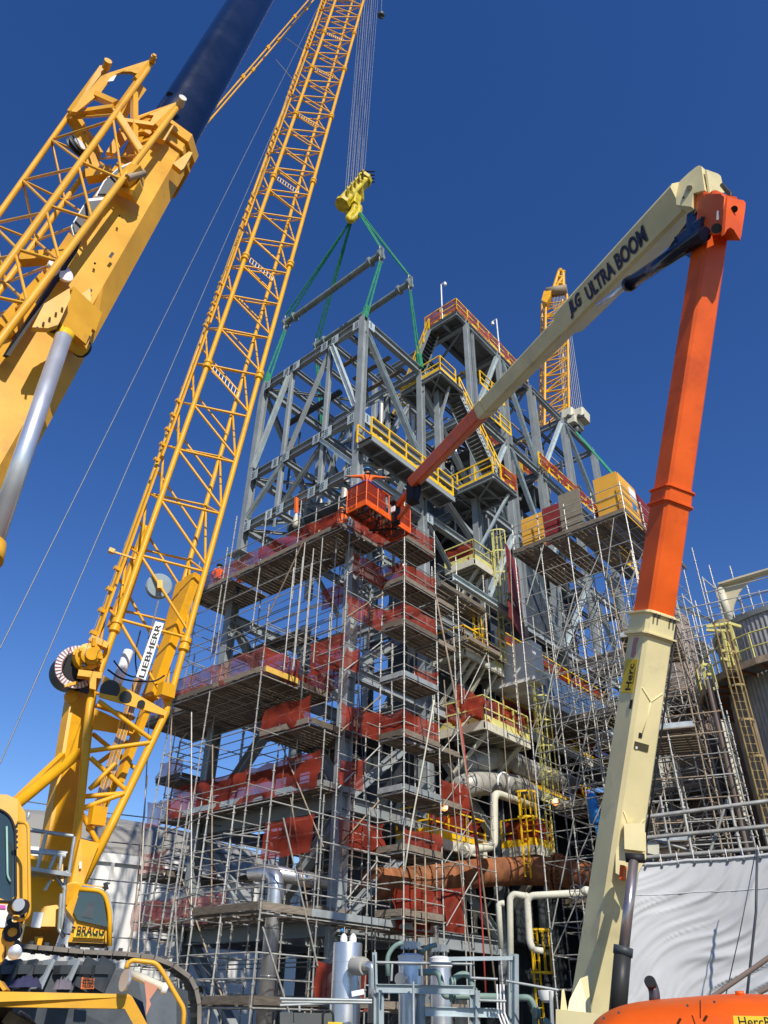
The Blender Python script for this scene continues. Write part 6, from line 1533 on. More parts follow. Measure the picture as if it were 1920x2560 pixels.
V5 = lambda x, y, D=18.5: AT(700 + x * .4219, 2060 + y * .4219, D)
def vessel(label, xc, top, r, caps=True, D=18.5, m=ALUM):
    p = V5(xc, top, D); t = thing('vessel', label, 'vessel', Vector((p.x, p.y, 0)), 'silver clad vessels')
    base = Vector((p.x, p.y, 0))
    lathe('shell', base, Z, [(0, r), (p.z - .03, r), (p.z, r * .98), (p.z + .01, r * .2)], m, t, n=40)
    for z in [k * .36 + .5 for k in range(int(p.z / .36) - 1)]: lathe('seam_band', base + Z * z, Z, [(0, r + .004), (.012, r + .004)], m, t, n=40)
    return t, p
v1, p1 = vessel('tall silver clad vessel with two bagged nozzles on top, leftmost of the vessels', 402, 705, .31)
for dx in (-25, 30):
    q_ = V5(402 + dx, 705); tube('bagged_nozzle', [q_ - Z * .02, q_ + Z * .08, q_ + Z * .14, q_ + Z * .18], .2, SIGNW, v1, rf=lambda i: (.075, .08, .06, .02)[i], n=12)
rod('valve_stem', V5(380, 660), V5(382, 610), .012, SCAF, v1); tube('valve_wheel', [V5(362, 632), V5(375, 628)], .035, BLUE, v1, n=12)
lathe('side_nozzle', V5(440, 840, 18.0), V5(530, 845, 17.6) - V5(440, 840, 18.0), [(0, .17), (.3, .17), (.36, .15)], LAG, v1, n=26)
tube('elbow', [V5(500, 845, 17.7), V5(548, 840, 17.6), V5(552, 920, 17.6), V5(545, 1180, 17.6)], .09, ALUM, v1, bend=.2, n=20)
bar('insulation_pad', V5(425, 1010, 17.5), V5(498, 995, 17.5), .13, .1, SIGNW, v1, 'cham')
v2, p2 = vessel('silver vessel with square white bagged head, middle of the vessels', 775, 790, .26)
v3, p3 = vessel('silver vessel with square white bagged head, rightmost and set back', 950, 800, .23, D=19.2)
for t, x, y, r, D in ((v2, 775, 775, .28, 18.5), (v3, 950, 790, .25, 19.2)):
    q_ = V5(x, y, D); lathe('bagged_flange', q_ - Z * .22, Z, [(0, r * .9), (.05, r * 1.05), (.14, r * .95), (.2, r * 1.02), (.24, r * .6)], SIGNW, t, n=22)
    bar('square_head', q_ + Z * .1, q_ + Z * .24, r * 1.1, r * 1.1, ALU, t, up=V)
    K = Kit(t)
    for i in range(10): aa = i * .628; K.rod('stud_bolt', q_ + Vector((math.cos(aa), math.sin(aa), 0)) * r * .6 - Z * .02, q_ + Vector((math.cos(aa), math.sin(aa), 0)) * r * .6 + Z * .12, .012, DGREY)
    K.flush()
lathe('blind_nozzle', V5(735, 915, 18), V5(680, 925, 17.5) - V5(735, 915, 18), [(0, .09), (.2, .09), (.21, .115), (.25, .115)], ALUM, v2, n=20)
gp = thing('green_pipework', 'grey green pipes looping between the silver vessels and the right', 'pipe', V5(1000, 900))
for pts_, r in (([(820, 880), (940, 875), (960, 960), (975, 1020), (1010, 1020), (1330, 1025)], .06), ([(1010, 940), (1060, 890), (1120, 890), (1140, 960), (1145, 1010)], .055), ([(1370, 1030), (1480, 1030), (1510, 1080), (1515, 1200)], .06), ([(640, 900), (635, 780), (680, 720), (730, 700)], .045), ([(840, 760), (870, 730), (930, 715)], .045), ([(1560, 1160), (1600, 1185), (1640, 1200)], .06)):
    tube('pipe', [V5(x, y, 17.6) for x, y in pts_], r, GPIPE, gp, bend=.18, n=16)
for x, y in ((1010, 1020), (1140, 1005), (1010, 940), (1510, 1120)): lathe('flange', V5(x, y, 17.5), Vector((1, .2, 0)), [(0, .1), (.03, .1), (.035, .07), (.05, .07), (.055, .1), (.085, .1)], GPIPE, gp, n=20)
fr_ = thing('equipment_skid', 'light grey bolted steel frame standing in front of the vessels', 'steel frame', V5(700, 1100))
K = Kit(fr_)
H_ = lambda a, b, w_=.10, h=.12, D=17.2, m=STEEL2, nm='beam', sh='ibeam': K.bar(nm, V5(*a, D), V5(*b, D), w_, h, m, sh)
for a, b in (((570, 975), (1150, 985)), ((860, 1110), (1300, 1120))): H_(a, b, .12, .15)
for x, y in ((585, 985), (830, 990), (1155, 985), (1385, 770)): H_((x, y), (x, 1330), .14, .14, nm='post')
for a, b in (((560, 760), (565, 970)), ((1000, 800), (1380, 795)), ((1380, 775), (1385, 990))): H_(a, b, .06, .07, nm='post', sh='channel')
for a, b in (((570, 820), (1140, 830)), ((665, 815), (660, 930)), ((835, 815), (840, 900)), ((1130, 830), (1130, 910)), ((1130, 912), (1290, 920)), ((1180, 1045), (1340, 1050)), ((0, 1035), (545, 1045)), ((10, 1055), (545, 1060)), ((0, 1075), (300, 1062)), ((300, 1060), (300, 1120)), ((115, 1065), (115, 1110)), ((1340, 930), (1650, 985)), ((1600, 990), (1610, 1180))): K.rod('handrail', V5(*a, 16.6), V5(*b, 16.6), .024, ALU)
K.rod('conduit', V5(790, 935, 16.8), V5(792, 1250, 16.8), .024, ALU)
for i in range(3): K.rod('conduit', V5(1285 + 20 * i, 950, 16.8), V5(1290 + 20 * i, 1120, 16.8), .018, SIGNW); K.rod('conduit', V5(1290 + 20 * i, 1120, 16.8), V5(1320 + 20 * i, 1200, 16.8), .018, SIGNW)
K.flush()
pn = thing('control_cabinet', 'row of dark grey cabinets at the bottom edge below the scaffold', 'cabinet', V5(150, 1180))
plate('door', [V5(0, 1115, 15.2), V5(78, 1118, 15.2), V5(78, 1300, 15.2), V5(0, 1300, 15.2)], .5, mat('cabinet_grey', (.10, .105, .10), .5), pn); plate('door', [V5(84, 1118, 15.2), V5(245, 1120, 15.2), V5(245, 1300, 15.2), V5(84, 1300, 15.2)], .5, MATS['cabinet_grey'], pn)
plate('door', [V5(250, 1120, 15.3), V5(305, 1122, 15.3), V5(305, 1300, 15.3), V5(250, 1300, 15.3)], .5, MATS['cabinet_grey'], pn)
tube('cable_loop', [V5(250, 1250, 14.7), V5(255, 1120, 14.7), V5(285, 1100, 14.7), V5(315, 1120, 14.7), V5(320, 1250, 14.7)], .018, BLACK, pn, bend=.12)
plate('yellow_label', [V5(285, 1172, 14.6), V5(370, 1175, 14.6), V5(370, 1200, 14.6), V5(285, 1200, 14.6)], .03, SIGNY, pn)
lp = thing('pole_lamp', 'grey round floodlight on a post by the green pipes', 'lamp', V5(1575, 1040, 17))
lathe('lamp_head', V5(1575, 985, 17) - Z * .2, Z, [(0, .05), (.04, .11), (.12, .14), (.2, .15)], SIGNW, lp, n=24); rod('post', V5(1610, 1000, 17), V5(1620, 1300, 17), .025, ALU, lp)

# cream pipes
cpp = thing('cream_pipework', 'cream pipes with elbows and handwheel below the rusty pipe', 'pipe', V5(1400, 500, 22))
for pts_, r in (([(1370, 1120), (1362, 440), (1385, 415), (1470, 430)], .09), ([(1310, 740), (1295, 480), (1310, 470), (1330, 470)], .08), ([(1500, 745), (1480, 700), (1465, 450), (1490, 425), (1850, 405)], .095), ([(1450, 420), (1480, 440)], .09), ([(1500, 745), (1560, 752)], .08)):
    tube('pipe', [V5(x, y, 24) for x, y in pts_], r * 1.0, CPIPE, cpp, bend=.25, n=18)
hw = AT(1437, 2228, 21); tube('handwheel', [hw + RIGHT * (.13 * math.cos(a_)) + UP * (.16 * math.sin(a_)) for a_ in [k * .39 for k in range(17)]], .014, DGREY, cpp, n=6); lathe('valve_body', hw + RIGHT * .16, RIGHT, [(0, .05), (.08, .11), (.16, .11), (.28, .06)], CPIPE, cpp, n=18)
for i in range(6): aa = i * .52; rod('spoke', hw, hw + RIGHT * .13 * math.cos(aa * 2) + UP * .16 * math.sin(aa * 2), .008, DGREY, cpp)
cp2_ = thing('cream_riser', 'cream pipe dropping down and turning left under the silver ducts', 'pipe', W(0, 6, 8))
Y3 = lambda x, y: (1100 + x * .2411, 1850 + y * .2411)
tube('pipe', [PU(*Y3(1000, 700), .2), PU(*Y3(560, 545), .2), PU(*Y3(562, 1080), .2), PU(*Y3(520, 1110), .2), PU(*Y3(240, 1140), .2)], .16, CPIPE, cp2_, bend=.4, n=14)
lathe('flange', PU(*Y3(255, 1140), .2), V, [(0, .26), (.06, .26), (.08, .16), (.14, .26), (.2, .26)], CPIPE, cp2_, n=18)

# silver ducts
for k, (pl, lab) in enumerate((([(180, 300), (430, 220), (560, 190), (700, 200), (900, 310), (1350, 470)], 'upper fat silver lagged duct curving out of the dark plant'), ([(170, 560), (260, 470), (420, 450), (640, 450), (830, 490), (960, 590)], 'lower fat silver lagged duct with vertical seams'))):
    dk = thing('lagged_duct', lab, 'duct', PU(*Y3(500, 300 + 200 * k), 1.2))
    P_ = [PU(*Y3(x, y), 1.5 + (.9 if i in (0,) else 0) - .0 * i) for i, (x, y) in enumerate(pl)]
    P_ = bendpath(P_, 1.5, 6)
    tube('duct', P_, .5, LAG, dk, n=26)
    K = Kit(dk)
    for i in range(2, len(P_) - 1, 3):
        d_ = (P_[i + 1] - P_[i]).normalized(); K.rod('cladding_band', P_[i], P_[i] + d_ * .04, .506, LAG, 'drum')
    K.flush()
    if k: tube('vent_loop', [PU(*Y3(600, 470), .6), PU(*Y3(598, 380), .6), PU(*Y3(655, 330), .6), PU(*Y3(712, 370), .6), PU(*Y3(722, 560), .6)], .05, SIGNW, dk, bend=.5, n=8)

# caged ladder platforms (pale yellow) at right of the tower
def cage(K, p, h, r=.38, m=PALE, fac=-U, n=5):
    side_ = fac.cross(Z).normalized()
    for s_ in (-1, 1): K.bar('ladder_rail', p + side_ * .22 * s_, p + side_ * .22 * s_ + Z * h, .05, .06, m)
    z = .2
    while z < h - .1: K.rod('ladder_rung', p - side_ * .22 + Z * z, p + side_ * .22 + Z * z, .015, m); z += .3
    z = .3 if h < 3 else 2.2
    def ring(z):
        q = [p + Z * z + side_ * r * math.cos(a_) * (1 if True else 1) + fac * (r * math.sin(a_) * 1.5) for a_ in [math.pi * k / 10 for k in range(11)]]
        for a_, b_ in zip(q, q[1:]): K.bar('cage_hoop', a_, b_, .02, .07, m, up=Z)
        return q
    zs = [z + k * ((h - z) / max(1, round((h - z) / 1.2))) for k in range(max(1, round((h - z) / 1.2)) + 1)]
    for zz in zs: q = ring(zz)
    for k in range(1, 10, 2):
        a_ = math.pi * k / 10; c = p + side_ * r * math.cos(a_) + fac * (r * math.sin(a_) * 1.5); K.bar('cage_strap', c + Z * zs[0], c + Z * zs[-1], .04, .02, m)
def platform(label, u0, u1, v0, v1, z, nets=(), cagep=None, ch=0, railm=PALE):
    t = thing('platform', label, 'platform', W(u0, v0, z)); K = Kit(t)
    for a, b in ((W(u1, v0, z), W(u0, v0, z)), (W(u0, v0, z), W(u0, v1, z)), (W(u0, v1, z), W(u1, v1, z))): K.bar('edge_beam', a, b, .12, .36, CPIPE, 'channel')
    for i in range(1, 5): K.bar('joist', W(u1, v0 + (v1 - v0) * i / 5, z), W(u0, v0 + (v1 - v0) * i / 5, z), .1, .2, CPIPE, 'ibeam')
    plate('floor_plate', [W(u0, v0, z + .2), W(u1, v0, z + .2), W(u1, v1, z + .2), W(u0, v1, z + .2)], .04, GRATE, t)
    guardrail(K, [W(u1, v0, z + .2), W(u0, v0, z + .2), W(u0, v1, z + .2), W(u1, v1, z + .2)], toe=.28, m=railm, toem=railm, r=.03)
    K.bar('knee_brace', W(u0 + .1, v0 + .5, z - .1), W(u1, v0 + .5, z - 2), .14, .14, CPIPE); K.bar('knee_brace', W(u0 + .1, v1 - .5, z - .1), W(u1, v1 - .5, z - 2), .14, .14, CPIPE)
    if cagep: cage(K, W(*cagep), ch, m=railm)
    K.flush()
    for k, (a, b) in enumerate(nets): net(a + Z * .25, b + Z * .25, 1.1, 'dull red net on the %s side of the %s' % (('left', 'right')[k % 2], label.split(' with')[0]))
    return t
platform('large cream platform above the silver ducts with netted pale yellow rails', .0, 2.6, 5.3, 8.9, 12.0, nets=((W(2.4, 5.35, 12), W(.05, 5.35, 12)), (W(.05, 8.8, 12), W(.05, 5.4, 12))))
platform('small cream platform high up with caged ladder beside it', .6, 2.4, 6.2, 7.8, 20.6, nets=((W(2.3, 6.25, 20.6), W(.65, 6.25, 20.6)),))
platform('bright yellow railed platform with cage hoops below the tall ladder', .4, 2.3, 4.7, 6.2, 15.2, cagep=(.6, 6.0, 15.3), ch=2.4, railm=RAIL)
platform('cream platform with red net just right of the bright yellow cage', 1.0, 2.6, 6.8, 8.8, 15.6, nets=((W(1.05, 8.8, 15.6), W(1.05, 6.9, 15.6)),))
platform('low cream platform with yellow kickplate behind the cream riser', 1.4, 3, 3.2, 7.0, 7.3, nets=((W(1.45, 6.9, 7.3), W(1.45, 3.3, 7.3)),), railm=RAIL)
platform('low yellow railed platform with red net right of the yellow cage', .0, 1.6, 8.6, 10.0, 7.6, nets=((W(1.4, 8.65, 7.6), W(.05, 8.65, 7.6)), (W(.05, 9.9, 7.6), W(.05, 8.7, 7.6))), railm=RAIL)
for lab, p, h, m in (('tall pale yellow caged ladder climbing to the small high platform', W(.5, 8.1, 15.8), 7.3, PALE), ('pale yellow caged ladder beside the large cream platform', W(-.3, 9.4, 7.4), 8.0, PALE), ('bright yellow caged ladder above the rusty pipe', W(-.2, 7.5, 6.4), 3.2, RAIL), ('yellow caged ladder below the rusty pipe bend', W(0, 7.9, 1.0), 3.6, RAIL)):
    cl = thing('caged_ladder', lab, 'ladder', p); K = Kit(cl); cage(K, p, h, m=m, r=.42); K.flush()

# longer gallery floors behind the platform scaffold
for k, (z, lab) in enumerate(((10.6, 'lower'), (13.4, 'middle'), (17.0, 'upper'))):
    ga = thing('gallery', lab + ' long cream gallery with yellow rails running behind the dense scaffold', 'gallery', W(1.2, 10, z)); K = Kit(ga)
    K.bar('edge_beam', W(1.4, 9.2, z), W(1.4, 22, z), .14, .45, CPIPE, 'channel'); guardrail(K, [W(1.4, 9.2, z + .2), W(1.4, 22, z + .2)], toe=.25, r=.03); K.flush()
    plate('floor_plate', [W(1.4, 9.2, z + .2), W(4, 9.2, z + .2), W(4, 22, z + .2), W(1.4, 22, z + .2)], .05, GRATE, ga)
    net(W(1.45, 21, z + .2), W(1.45, 9.4, z + .2), 1.1, 'dull red net along the %s long gallery rail' % lab, nx=40)
# white and blue clad duct
wd = thing('white_duct', 'white and blue sheet metal duct running back behind the dense scaffold', 'duct', W(.6, 12, 15))
q = [W(1.6, 8.9, 14.6), W(1.6, 8.9, 17.0), W(3.4, 8.9, 17.0), W(3.4, 8.9, 14.6)]
def hexa(name, a, b, w0, w1, z0, z1, m, par):
    v = [W(w0, a, z0), W(w1, a, z0), W(w1, a, z1), W(w0, a, z1), W(w0, b, z0), W(w1, b, z0), W(w1, b, z1), W(w0, b, z1)]
    return mesh(name, v, [(0, 1, 2, 3), (7, 6, 5, 4), (0, 4, 5, 1), (1, 5, 6, 2), (2, 6, 7, 3), (3, 7, 4, 0)], m, par)
hexa('duct_end', 8.9, 9.9, -.6, 2.0, 15.0, 17.0, WHITE, wd); hexa('duct_body', 9.9, 24, .5, 2.0, 15.1, 16.7, mat('blue_cladding', (.12, .20, .34), .25, metal=.3), wd)
hexa('duct_ledge', 9.9, 24, .3, 2.0, 14.8, 15.08, WHITE, wd)
dw = thing('dark_filler', 'dark filler blocks added to darken the plant behind the scaffolds', 'equipment', W(5, 12, 8))  # dark blocks added so the plant interior reads as deep shade
hexa('lower_filler', 10.5, 24, 3.2, 9.5, .2, 12.0, DGREY, dw); hexa('upper_filler', 11.5, 24, 4.2, 9.2, 14.4, 31.5, DARKST, dw); hexa('front_filler', 4.5, 8.6, 3.6, 9.6, .2, 11.5, DGREY, dw); hexa('tall_filler', 5.5, 8.7, 2.7, 5.6, 11.6, 20.5, DARKST, dw); hexa('side_filler', 9.6, 17, 2.4, 4.1, 12.1, 25.5, DGREY, dw)
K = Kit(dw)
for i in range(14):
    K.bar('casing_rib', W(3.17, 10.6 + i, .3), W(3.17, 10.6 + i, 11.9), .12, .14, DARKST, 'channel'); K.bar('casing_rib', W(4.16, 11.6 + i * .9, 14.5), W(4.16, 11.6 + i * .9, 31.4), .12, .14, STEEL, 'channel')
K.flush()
# brown ducts behind the dense scaffold
for k, (u, v, z0, z1, r, m, lab) in enumerate(((-5.2, 15.4, .2, 19.2, .95, BROWN, 'brown vertical duct right of centre behind the dense scaffold'), (-7.6, 15.8, .2, 15.5, .8, BROWN, 'shorter brown vertical duct near the lift boom'), (-2.6, 15.5, .2, 16.2, .45, CPIPE, 'thin cream vertical pipe behind the dense scaffold'), (-1, 19, .2, 14, 1.5, LAG, 'wide grey vessel deep behind the dense scaffold'))):
    t = thing('vertical_duct', lab, 'duct', W(u, v, 0)); lathe('shell', W(u, v, z0), Z, [(0, r), (z1 - .5, r), (z1, r * .7)], m, t, n=30)
    for z in range(2, int(z1), 3): lathe('ring_band', W(u, v, z), Z, [(0, r + .05), (.12, r + .05)], m, t, n=30)
rk = thing('pipe_rack', 'grey steel pipe rack frame behind the dense scaffold with sky gaps', 'frame', W(-5, 20, 0)); K = Kit(rk)
for u in (-1, -4.4, -7.8, -11.2):
    for v in (19, 23): K.bar('column', W(u, v, 0), W(u, v, 20 if u > -6 else 14), .3, .3, STEEL, 'ibeam', up=V)
for z in (4, 8, 11, 13.6, 16.5, 19.5):
    for v in (19, 23): K.bar('beam', W(-1, v, z), W(-4.4 if z > 14 else -11.2, v, z), .25, .4, STEEL, 'ibeam')
    for u in ((-1, -4.4, -7.8) if z < 14 else (-1, -4.4)): K.bar('beam', W(u, 19, z), W(u, 23, z), .3, .4, STEEL, 'ibeam')
    for i in range(6): K.rod('rack_pipe', W(2, 19.4 + i * .6, z + .4), W(-5 if z > 14 else -13, 19.4 + i * .6, z + .4), random.choice((.1, .16, .22)), random.choice((LAG, CPIPE, ALUM, BROWN)), 'pipe')
for u in (-2, -3, -5.5, -6.6, -9, -10):
    K.rod('riser_pipe', W(u, 18.6, 1), W(u, 18.6, random.uniform(8, 18)), random.choice((.15, .25, .35)), random.choice((CPIPE, LAG, BROWN)), 'pipe')
for z0 in (4.2, 12.2, 15.2, 18.7): K.bar('brace', W(-1, 18.9, z0), W(-4.4, 18.9, z0 + 3), .2, .2, STEEL2, 'ibeam'); K.bar('brace', W(-7.8, 18.9, z0), W(-4.4, 18.9, z0 + 3), .2, .2, STEEL2, 'ibeam')
K.flush()
blo = thing('blue_canister', 'bright blue canister with cord hanging in the dense scaffold', 'canister', W(-6, 8, 8))
a = AT(1478, 1985, 31); tube('canister', [a, a - Z * .1, a - Z * 1.05, a - Z * 1.1], .36, BLUE, blo, rf=lambda i: (.15, .2, .2, .1)[i], n=20); tube('cord', [a - Z * 1.0, a - Z * 3 + RIGHT * .2, a - Z * 4.6 + RIGHT * .35, a - Z * 6 + RIGHT * .5], .05, BLUE, blo, n=8)

# silo at the right edge
so_ = thing('old_silo', 'weathered corrugated silo with rusty ring walkway at the right edge', 'silo', AT(1960, 1700, 34))
sc_ = AT(2035, 1700, 33); sc_.z = 0
tz = AT(1900, 1560, 31).z
SR = 3.2
v, f = [], []
n = 220
for j, z in enumerate((0, tz)):
    for i in range(n):
        a_ = 2 * math.pi * i / n; r = SR + (.035 if i % 2 else 0); v.append(sc_ + Vector((math.cos(a_) * r, math.sin(a_) * r, z)))
for i in range(n): f.append((i, (i + 1) % n, n + (i + 1) % n, n + i))
mesh('shell', v, f, mat('corrugated_grey', (.36, .35, .33), .5, metal=.4, wear=.2), so_)
lathe('top_rim', sc_ + Z * tz, Z, [(0, SR + .1), (.2, SR + .15), (.25, SR)], ALU, so_, n=64)
wz = AT(1870, 1690, 30.5).z
K = Kit(so_)
for zz, m_ in ((wz, RUST),):
    for i in range(30):
        a0, a1 = 2 * math.pi * i / 30, 2 * math.pi * (i + 1) / 30
        P0 = lambda a_, r: sc_ + Vector((math.cos(a_) * r, math.sin(a_) * r, zz))
        K.bar('walkway_edge', P0(a0, SR + 1.1), P0(a1, SR + 1.1), .08, .25, SCAF2); K.bar('walkway_bracket', P0(a0, SR), P0(a0, SR + 1.1), .1, .2, RUST); K.rod('rail_post', P0(a0, SR + 1.1), P0(a0, SR + 1.1) + Z * 1.1, .03, PALE)
        for h in (.55, 1.1): K.rod('rail', P0(a0, SR + 1.1) + Z * h, P0(a1, SR + 1.1) + Z * h, .03, PALE)
        K.bar('walkway_plate', P0((a0 + a1) / 2, SR + .05), P0((a0 + a1) / 2, SR + 1.05), .8, .04, GRATE, up=Z)
K.flush()
lad2 = AT(1800, 1560, 28.5); lad2.z = 2
cl = thing('silo_ladder', 'rusty pale ladder with hoops climbing beside the silo', 'ladder', lad2); K = Kit(cl); cage(K, lad2, AT(1800, 1560, 28.5).z - 2, r=.28, m=mat('rusty_pale_yellow', (.36, .26, .11), .7, wear=.3, stain=(.2, .09, .04), stain_amt=.7), fac=flat(-_f)); K.flush()
for x, y0, y1 in ((1770, 1700, 2250), (1880, 1800, 2300)):
    pb_ = AT(x, y1, 29); pt_ = AT(x, y0, 29); pb_.z = 1; t = thing('standpipe', 'brown standpipe by the silo, %s of the two' % ('left' if x < 1800 else 'right'), 'pipe', pb_); rod('pipe', Vector((pt_.x, pt_.y, 1)), pt_, .11, BROWN, t, 'pipe')
# arched bracket above
ar = thing('arched_bracket', 'big cream arched steel bracket standing against the sky at right', 'bracket', AT(1840, 1540, 32))
R7 = lambda x, y, D=32: AT(1600 + x * .3616, 1350 + y * .3616, D)
arc = [(545, 320), (880, 205), (980, 190), (980, 225), (890, 235)] + [(890 - 250 * math.sin(t_), 235 + 300 * (1 - math.cos(t_)) + 10) for t_ in [k * .157 for k in range(1, 10)]] + [(640, 545), (600, 560)]
plate('arch_plate', [R7(x, y) for x, y in arc], .12, mat('stained_cream', (.50, .44, .30), .7, wear=.2, stain=(.28, .17, .08), stain_amt=.6, scale=.7), ar)
tube('edge_pipe', [R7(550, 325, 31.9), R7(620, 560, 31.9)], .16, CPIPE, ar, n=12); bar('top_flange', R7(545, 318, 31.9), R7(980, 190, 31.9), .5, .08, MATS['stained_cream'], ar, up=Z)
bb = thing('roof_beam', 'long grey beam over the silo top at the right edge', 'beam', R7(700, 600)); bar('beam', R7(540, 610, 33), R7(1000, 480, 33), .5, .5, STEEL, bb, 'ibeam')
fs = thing('guard_scaffold', 'open scaffold rails with tall standards in front of the arched bracket', 'scaffold', R7(450, 500)); K = Kit(fs)
for x, y in ((430, 255), (515, 300), (380, 420), (290, 370), (650, 520)):
    p = R7(x, y, 31); L = max(2, round((p.z - 1) * 2) / 2); K.add('standard', ('standard', L), SCAF, Matrix.Translation(Vector((p.x, p.y, p.z - L))))
for a, b in (((300, 480), (980, 325)), ((440, 370), (980, 235)), ((440, 540), (980, 405)), ((430, 260), (560, 370)), ((300, 390), (420, 500)), ((280, 620), (600, 560)), ((270, 700), (560, 640))): K.rod('ledger', R7(*a, 31), R7(*b, 31), .026)
K.flush()
# yellow landing rails by silo
yl = thing('silo_landing', 'yellow railed ladder head joining the silo walkway', 'landing', R7(600, 700, 30)); K = Kit(yl)
for a, b in (((460, 600), (630, 575)), ((630, 580), (700, 600)), ((460, 625), (640, 630)), ((625, 590), (690, 830)), ((575, 640), (620, 880)), ((555, 765), (600, 770)), ((560, 820), (610, 830)), ((430, 860), (500, 870)), ((430, 860), (470, 1030)), ((490, 870), (530, 1020)), ((450, 930), (505, 930)), ((470, 1030), (520, 1030))): K.bar('rail', R7(*a, 29.5), R7(*b, 29.5), .12, .1, PALE)
K.flush()
# plant mass behind the right-hand scaffold
pm = thing('rear_plant', 'dark pipework and decks behind the right scaffolds left of the silo', 'piping', W(-13, 20, 5)); K = Kit(pm)
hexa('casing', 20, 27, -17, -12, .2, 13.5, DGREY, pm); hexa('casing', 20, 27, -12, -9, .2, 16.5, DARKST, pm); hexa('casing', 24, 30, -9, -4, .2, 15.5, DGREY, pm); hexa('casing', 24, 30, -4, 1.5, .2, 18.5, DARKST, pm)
for i in range(290):
    u = random.uniform(-17, -8.5); v = random.uniform(17.8, 19.8); z0 = random.uniform(.5, 14); h = random.uniform(1, 4)
    K.rod('riser_pipe', W(u, v, z0), W(u, v, z0 + h), random.choice((.05, .08, .13)), random.choice((CPIPE, PALE, LAG, BROWN, CPIPE, RUST)), 'pipe')
for i in range(120):
    u = random.uniform(-17, -10); v = random.uniform(17.8, 19.8); z0 = random.uniform(.5, 11); K.rod('header_pipe', W(u, v, z0), W(u + random.uniform(1, 3), v, z0), random.choice((.05, .08, .14)), random.choice((CPIPE, PALE, LAG, BROWN, STEEL)), 'pipe')
K.flush()
# lit work lamps
em = bpy.data.materials.new('lamp_glow'); em.use_nodes = True
em.node_tree.nodes['Principled BSDF'].inputs['Emission Color'].default_value = (1, .35, .06, 1); em.node_tree.nodes['Principled BSDF'].inputs['Emission Strength'].default_value = 1.6
for k, (p, lab) in enumerate(((AT(1388, 2005, 33), 'lit orange work lamp by the caged ladder'), (AT(1111, 2018, 29), 'lit orange work lamp behind the net right of the corner tower'), (AT(1790, 1770, 34), 'lit orange work lamp near the silo'))):
    t = thing('work_lamp', lab, 'lamp', p); me_ = lathe('bulb', p - Z * .14, Z, [(0, .03), (.05, .12), (.16, .14), (.26, .08), (.28, .03)], em, t, n=16); rod('cord', p + Z * .12, p + Z * .5, .015, BLACK, t)

# ================================================================== white tarp wall with rails above it
tw = thing('tarp_wall', 'big wrinkled white tarp sheeting on a scaffold rail at lower right', 'tarp', AT(1750, 2400, 15))
v, f = [], []; NX, NY = 260, 150
for j in range(NY + 1):
    for i in range(NX + 1):
        s, t = i / NX, j / NY
        x = 1500 + 760 * s
        top = AT(x, 2150 - 26 * s - (12 if False else 0) + 4 * math.sin(s * 9), 15.5); z1 = top.z - .03 * abs(math.sin(s * 11)) 
        p = Vector((top.x, top.y, z1 * (1 - t) - .1 * t))
        env = 4 * t * (1 - t) * .8 + .2
        def rd(a): return 1 - abs(a)
        w1 = noise.noise(Vector((s * 2.2 + t * 5.5, t * 7.5 - s * 7, .3))); w2 = noise.noise(Vector((s * 6 + t * 14, t * 20 - s * 16, 2.3))); w3 = noise.noise(Vector((s * 3, t * 26, 5.1)))
        ac = s * .62 + t * .8 + .08 * noise.noise(Vector((s * 3, t * 3, 4))); al = s * .8 - t * .62
        e1_ = noise.noise(Vector((ac * 20, al * 2.2, .7))); e2_ = noise.noise(Vector((ac * 36, al * 4, 3.7))); pat = max(0, .5 + 1.3 * noise.noise(Vector((s * 2.5, t * 2.5, 1.2))))
        e3_ = noise.noise(Vector((ac * 44, al * 3, 11.7)))
        fold = math.exp(-(e3_ * 5) ** 2) * .022 * env + math.exp(-(e1_ * 6.5) ** 2) * .085 * env * (pat + .25) + math.exp(-(e2_ * 3.5) ** 2) * .03 * env * pat + math.exp(-(w3 * 6) ** 2) * .05 * max(0, t - .45) * 2
        p += flat(EYE - p).normalized() * (fold + .16 * noise.noise(Vector((s * 2, t * 2, 9))))
        v.append(p)
for j in range(NY):
    for i in range(NX): f.append((j * (NX + 1) + i, j * (NX + 1) + i + 1, (j + 1) * (NX + 1) + i + 1, (j + 1) * (NX + 1) + i))
mesh('tarp_sheet', v, f, TARPW, tw, smooth=True)
row_ = lambda j, o=.02: [v[j * (NX + 1) + i] + (EYE - v[j * (NX + 1) + i]).normalized() * o for i in range(0, NX + 1, 3)]
tube('hem', row_(1), .022, TARPW, tw, n=6); tube('seam', row_(int(NY * .62), .006), .008, TARPW, tw, n=5); tube('seam', row_(int(NY * .8), .006), .008, TARPW, tw, n=5); tube('seam', row_(int(NY * .13), .004), .006, MATS['lagging_dark'] if 'lagging_dark' in MATS else TARPW, tw, n=5)
for i in range(10, NX, 14):
    q_ = v[i + 3 * (NX + 1)]; n_ = (EYE - q_).normalized(); tube('eyelet', [q_ + n_ * .02, q_ + n_ * .035], .022, DGREY, tw, n=10); tube('tie', [q_ + n_ * .03, q_ + Z * .12 + n_ * .02, q_ + Z * .22 - n_ * .05], .007, SIGNW, tw, n=5)
tube('tie_rope', [AT(1893, 2125, 14.6), AT(1890, 2280, 14.5), AT(1875, 2420, 14.4), AT(1862, 2540, 14.4)], .02, DGREY, tw, n=6); tube('tie_rope', [AT(1890, 2125, 14.7), AT(1850, 2330, 14.6), AT(1812, 2500, 14.5)], .008, DGREY, tw, n=5)
tr_ = thing('rail_scaffold', 'scaffold rails and standards directly above the white tarp', 'scaffold', AT(1700, 2100, 17)); K = Kit(tr_)
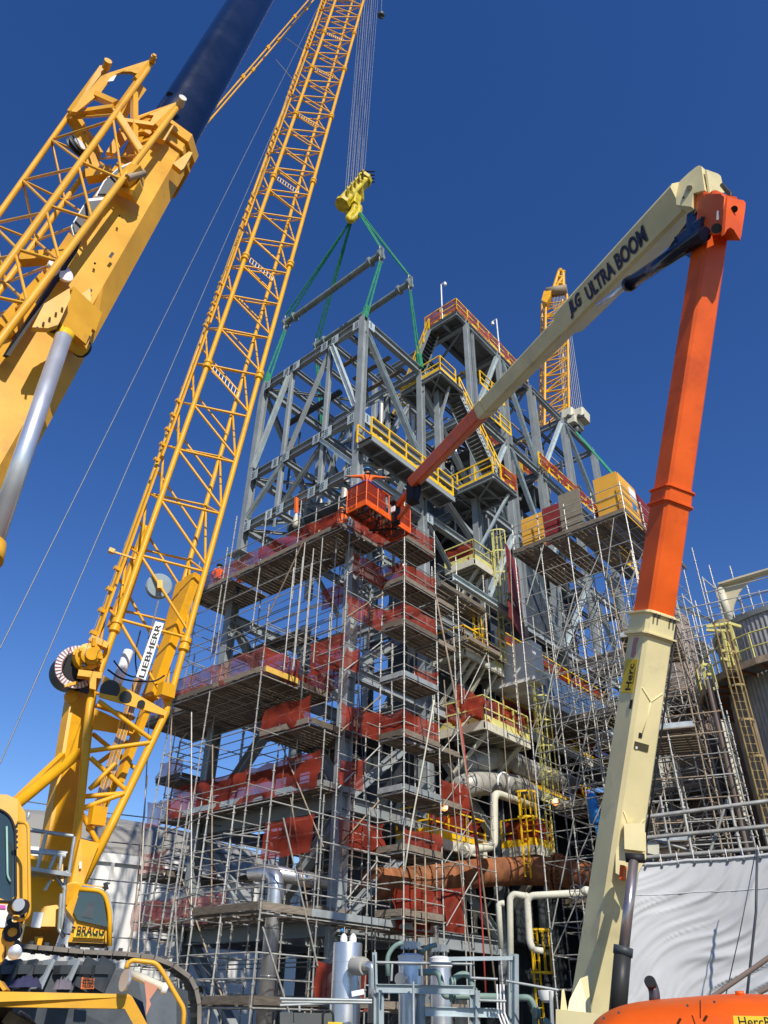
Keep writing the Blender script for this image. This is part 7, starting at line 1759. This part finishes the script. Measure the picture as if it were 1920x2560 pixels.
for x0, y0, x1, y1 in ((1560, 2050, 2000, 1992), (1560, 2100, 2000, 2058), (1560, 2148, 2000, 2115)): K.rod('ledger', AT(x0, y0, 16.5), AT(x1, y1, 16.5), .04)
for x in (1650, 1702, 1820, 1906): p = AT(x, 1990 if x != 1906 else 2055, 16.8); L = round(p.z * 2) / 2; K.add('standard', ('standard', L), SCAF, Matrix.Translation(Vector((p.x, p.y, p.z - L))))
K.rod('brace', AT(1560, 2075, 16.9), AT(1735, 2130, 16.9), .03); K.rod('brace', AT(1818, 2000, 16.9), AT(1775, 2130, 16.9), .03)
K.flush()
for k, (x0, y0, x1, y1) in enumerate(((1770, 2500, 2000, 2340), (1895, 2483, 2000, 2430))):
    t = thing('guy_cable', 'thin reddish cable rising right from behind the orange hood, %s of two' % ('longer' if k == 0 else 'shorter'), 'cable', AT(x0, y0, 9)); rod('cable', AT(x0, y0, 9), AT(x1, y1, 9), .022, BROWN, t)
bx = thing('wood_box', 'small pale timber box stacked at the left end of the tarp top', 'box', AT(1635, 2120, 17))
for k in range(3): bar('slat', AT(1620, 2112 + k * 9, 17), AT(1648, 2118 + k * 9, 17), .3, .09, CPIPE, bx)
# long hoist hoses and ropes hanging right of the tower
hp = [(1012 + 0, 1340)]
for k, (pts_, m, r, lab) in enumerate((
    ([(1090, 1490), (1140, 1750), (1160, 1900), (1180, 2020), (1200, 2150), (1240, 2480)], SCAF2, .035, 'brown hoist hose hanging right of the corner tower'),
    ([(1150, 1800), (1170, 1950), (1200, 2200), (1215, 2500)], mat('red_hose', (.45, .06, .05), .6), .03, 'red hose hanging right of the corner tower'),
    ([(1085, 1750), (1060, 1900), (1030, 2050), (1008, 2200)], CPIPE, .028, 'pale rope slanting left across the corner tower'),
    ([(1110, 1700), (1140, 2080), (1165, 2300), (1190, 2500)], SCAF2, .02, 'thin brown rope behind the brown hoist hose'),
    ([(895, 1680), (900, 1800), (915, 2000), (928, 2200), (930, 2400)], DGREY, .02, 'thin dark rope hanging in front of the grey column'),
    ([(1275, 1370), (1283, 1600), (1300, 1800), (1340, 2050)], SCAF2, .02, 'thin brown rope hanging left of the platform scaffold'),
    ([(1255, 1700), (1262, 1900), (1290, 2150)], SCAF2, .02, 'short brown rope near the cream platform'))):
    tag(tube('hanging_hose', [AT(x, y, 25.6 if x < 1200 else 29) for x, y in pts_], r, m, None, bend=3, n=6), lab, 'hose')
